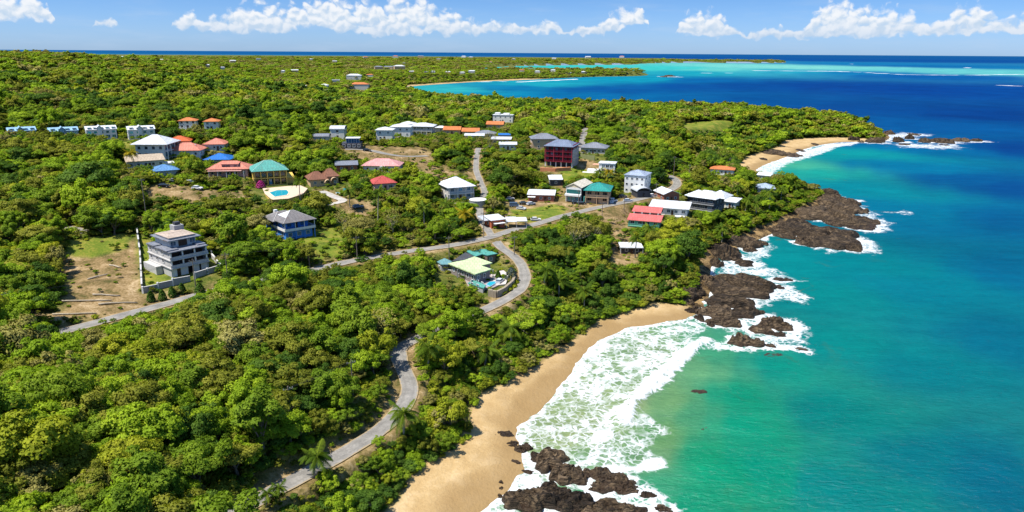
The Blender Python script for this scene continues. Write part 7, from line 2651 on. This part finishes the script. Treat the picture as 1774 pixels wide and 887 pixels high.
# dark cypress-like shrubs along the yard wall, and the dark tree in the courtyard
def conical(px, py, h, r, label, group, m):
    p = ray_hit(px, py)
    rg2 = np.random.default_rng(int(px * 7 + py))
    n = 700
    zz = rg2.uniform(0, 1, n) ** .8
    aa = rg2.uniform(0, 6.28, n)
    rad = r * (1 - zz) ** .55 * rg2.uniform(.75, 1.1, n)
    P = np.stack([np.cos(aa) * rad, np.sin(aa) * rad, .3 + zz * h], 1)
    N = np.stack([np.cos(aa), np.sin(aa), .5 + zz], 1)
    N /= np.linalg.norm(N, axis=1)[:, None]
    t = thing('garden_shrub', label, 'shrub', (p[0], p[1], gz(p[0], p[1])), 0, group)
    link('foliage', leaves_mesh('foliage', P, N, np.full(n, .26), rg2.uniform(0, 1, n), rg2, m), t)
    mb = MB()
    mb.tube([(0, 0, -.6), (0, 0, h * .5)], [.12, .06], 6)
    mb.build('stem', BARK, t)


for (a, b_, lb) in [(262, 522, 'dark shrub below the front wall of the grey block, leftmost of four'), (282, 520, 'dark shrub below the front wall, second from the left'), (299, 514, 'dark shrub below the front wall, third from the left'), (316, 508, 'dark shrub below the front wall nearest the gate')]:
    conical(a, b_, 2.8, 1.2, lb, 'dark shrubs below the grey block wall', LEAF['dark green'])
conical(347, 508, 3.0, 1.6, 'dark round shrub just right of the white gate pole', 'dark shrubs below the grey block wall', LEAF['dark green'])
conical(886, 486, 4.2, 2.6, 'large blue grey rounded tree in the courtyard of the green roofed house', None, leaf_mat('blue_grey_leaves', [(0, (.02, .035, .03)), (.5, (.05, .075, .065)), (1, (.11, .14, .13))]))
conical(863, 484, 2.4, 1.0, 'small dark oval shrub on the pale courtyard paving', None, LEAF['dark green'])
conical(452, 326, 3.0, 2.2, 'magenta bougainvillea bush at the left of the yellow house terrace', None, leaf_mat('magenta_flowers', [(0, (.20, .01, .10)), (.5, (.38, .03, .20)), (1, (.5, .08, .30))]))
for k, (a, b_) in enumerate([(868, 506), (878, 500), (886, 495), (858, 509), (890, 489)]):
    conical(a, b_, 1.0, 1.9, 'yellow green ground shrub on the stone wall top, %s from the left' % ['middle', 'fourth', 'rightmost but one', 'leftmost', 'rightmost'][k] if k not in (1,) else 'yellow green ground shrub on the stone wall top, right of the middle one', 'yellow shrubs on the curved stone wall', LEAF['yellow green'])

# ------------------------------------------------------------------ labels of the broadleaf trees: by look, then by the landmark they stand nearest
MARKS = [(310, 470, 'the grey apartment block'), (519, 412, 'the blue house'), (822, 475, 'the green roofed house'), (120, 490, 'the dirt clearing'), (545, 838, 'the leaning coconut palm'), (705, 660, 'the lower road bend'),
         (612, 690, 'the leaning utility pole'), (268, 870, 'the pale branched bare tree'), (120, 572, 'the left end of the upper road'), (664, 600, 'the bare tree by the bend'), (850, 408, 'the road junction'), (905, 485, 'the stone walled bend'),
         (1000, 445, 'the largest leafless tree'), (1060, 545, 'the upper end of the curved beach'), (815, 740, 'the middle of the curved beach'), (690, 850, 'the bottom end of the beach'), (420, 876, 'the bottom end of the road'), (1094, 440, 'the beach hut'), (1115, 392, 'the coral roofed houses'),
         (1220, 480, 'the largest rock slab'), (255, 800, 'the grey twiggy tree'), (380, 560, 'the thin bare tree'), (20, 870, 'the bottom left corner'), (20, 700, 'the left picture edge'), (470, 325, 'the yellow house'), (620, 445, 'the pale pole on the upper road'), (798, 345, 'the white hip roofed house'), (1216, 366, 'the charcoal house'), (500, 742, 'the pole in the foreground woods')]
MK = [(ray_hit(a, b_), nm) for a, b_, nm in MARKS]
info = []
for t, i in TREES:
    x, y = tx[i], ty[i]
    j = min(range(len(MK)), key=lambda k: (MK[k][0][0] - x) ** 2 + (MK[k][0][1] - y) ** 2)
    m_ = MK[j][0]
    az = math.atan2(m_[0], m_[1])
    dx, dy = x - m_[0], y - m_[1]
    r_, f_ = dx * math.cos(az) - dy * math.sin(az), dx * math.sin(az) + dy * math.cos(az)
    side = ('right of' if r_ > 0 else 'left of') if abs(r_) > abs(f_) else ('behind' if f_ > 0 else 'in front of')
    look = '%s %s' % (COLN[tcol[i]], {'round': 'round', 'spreading': 'spreading', 'tall': 'tall', 'lacy': 'feathery', 'bushy': 'bushy'}[SHAPES[int(shp[i])][0]])
    info.append((look, side, MK[j][1], math.hypot(dx, dy), t))
grp = {}
for v in info:
    grp.setdefault(v[:3], []).append(v)
for (look, side, nm), L in grp.items():
    L.sort(key=lambda v: v[3])
    for k, v in enumerate(L):
        if len(L) == 1:
            s_ = '%s tree %s %s' % (look, side, nm)
        elif k == 0:
            s_ = '%s tree %s %s, nearest one' % (look, side, nm)
        elif k == len(L) - 1:
            s_ = '%s tree %s %s, farthest one' % (look, side, nm)
        else:
            s_ = '%s tree %s %s, %s nearest' % (look, side, nm, ordinal(k + 1))
        v[4]['label'] = s_
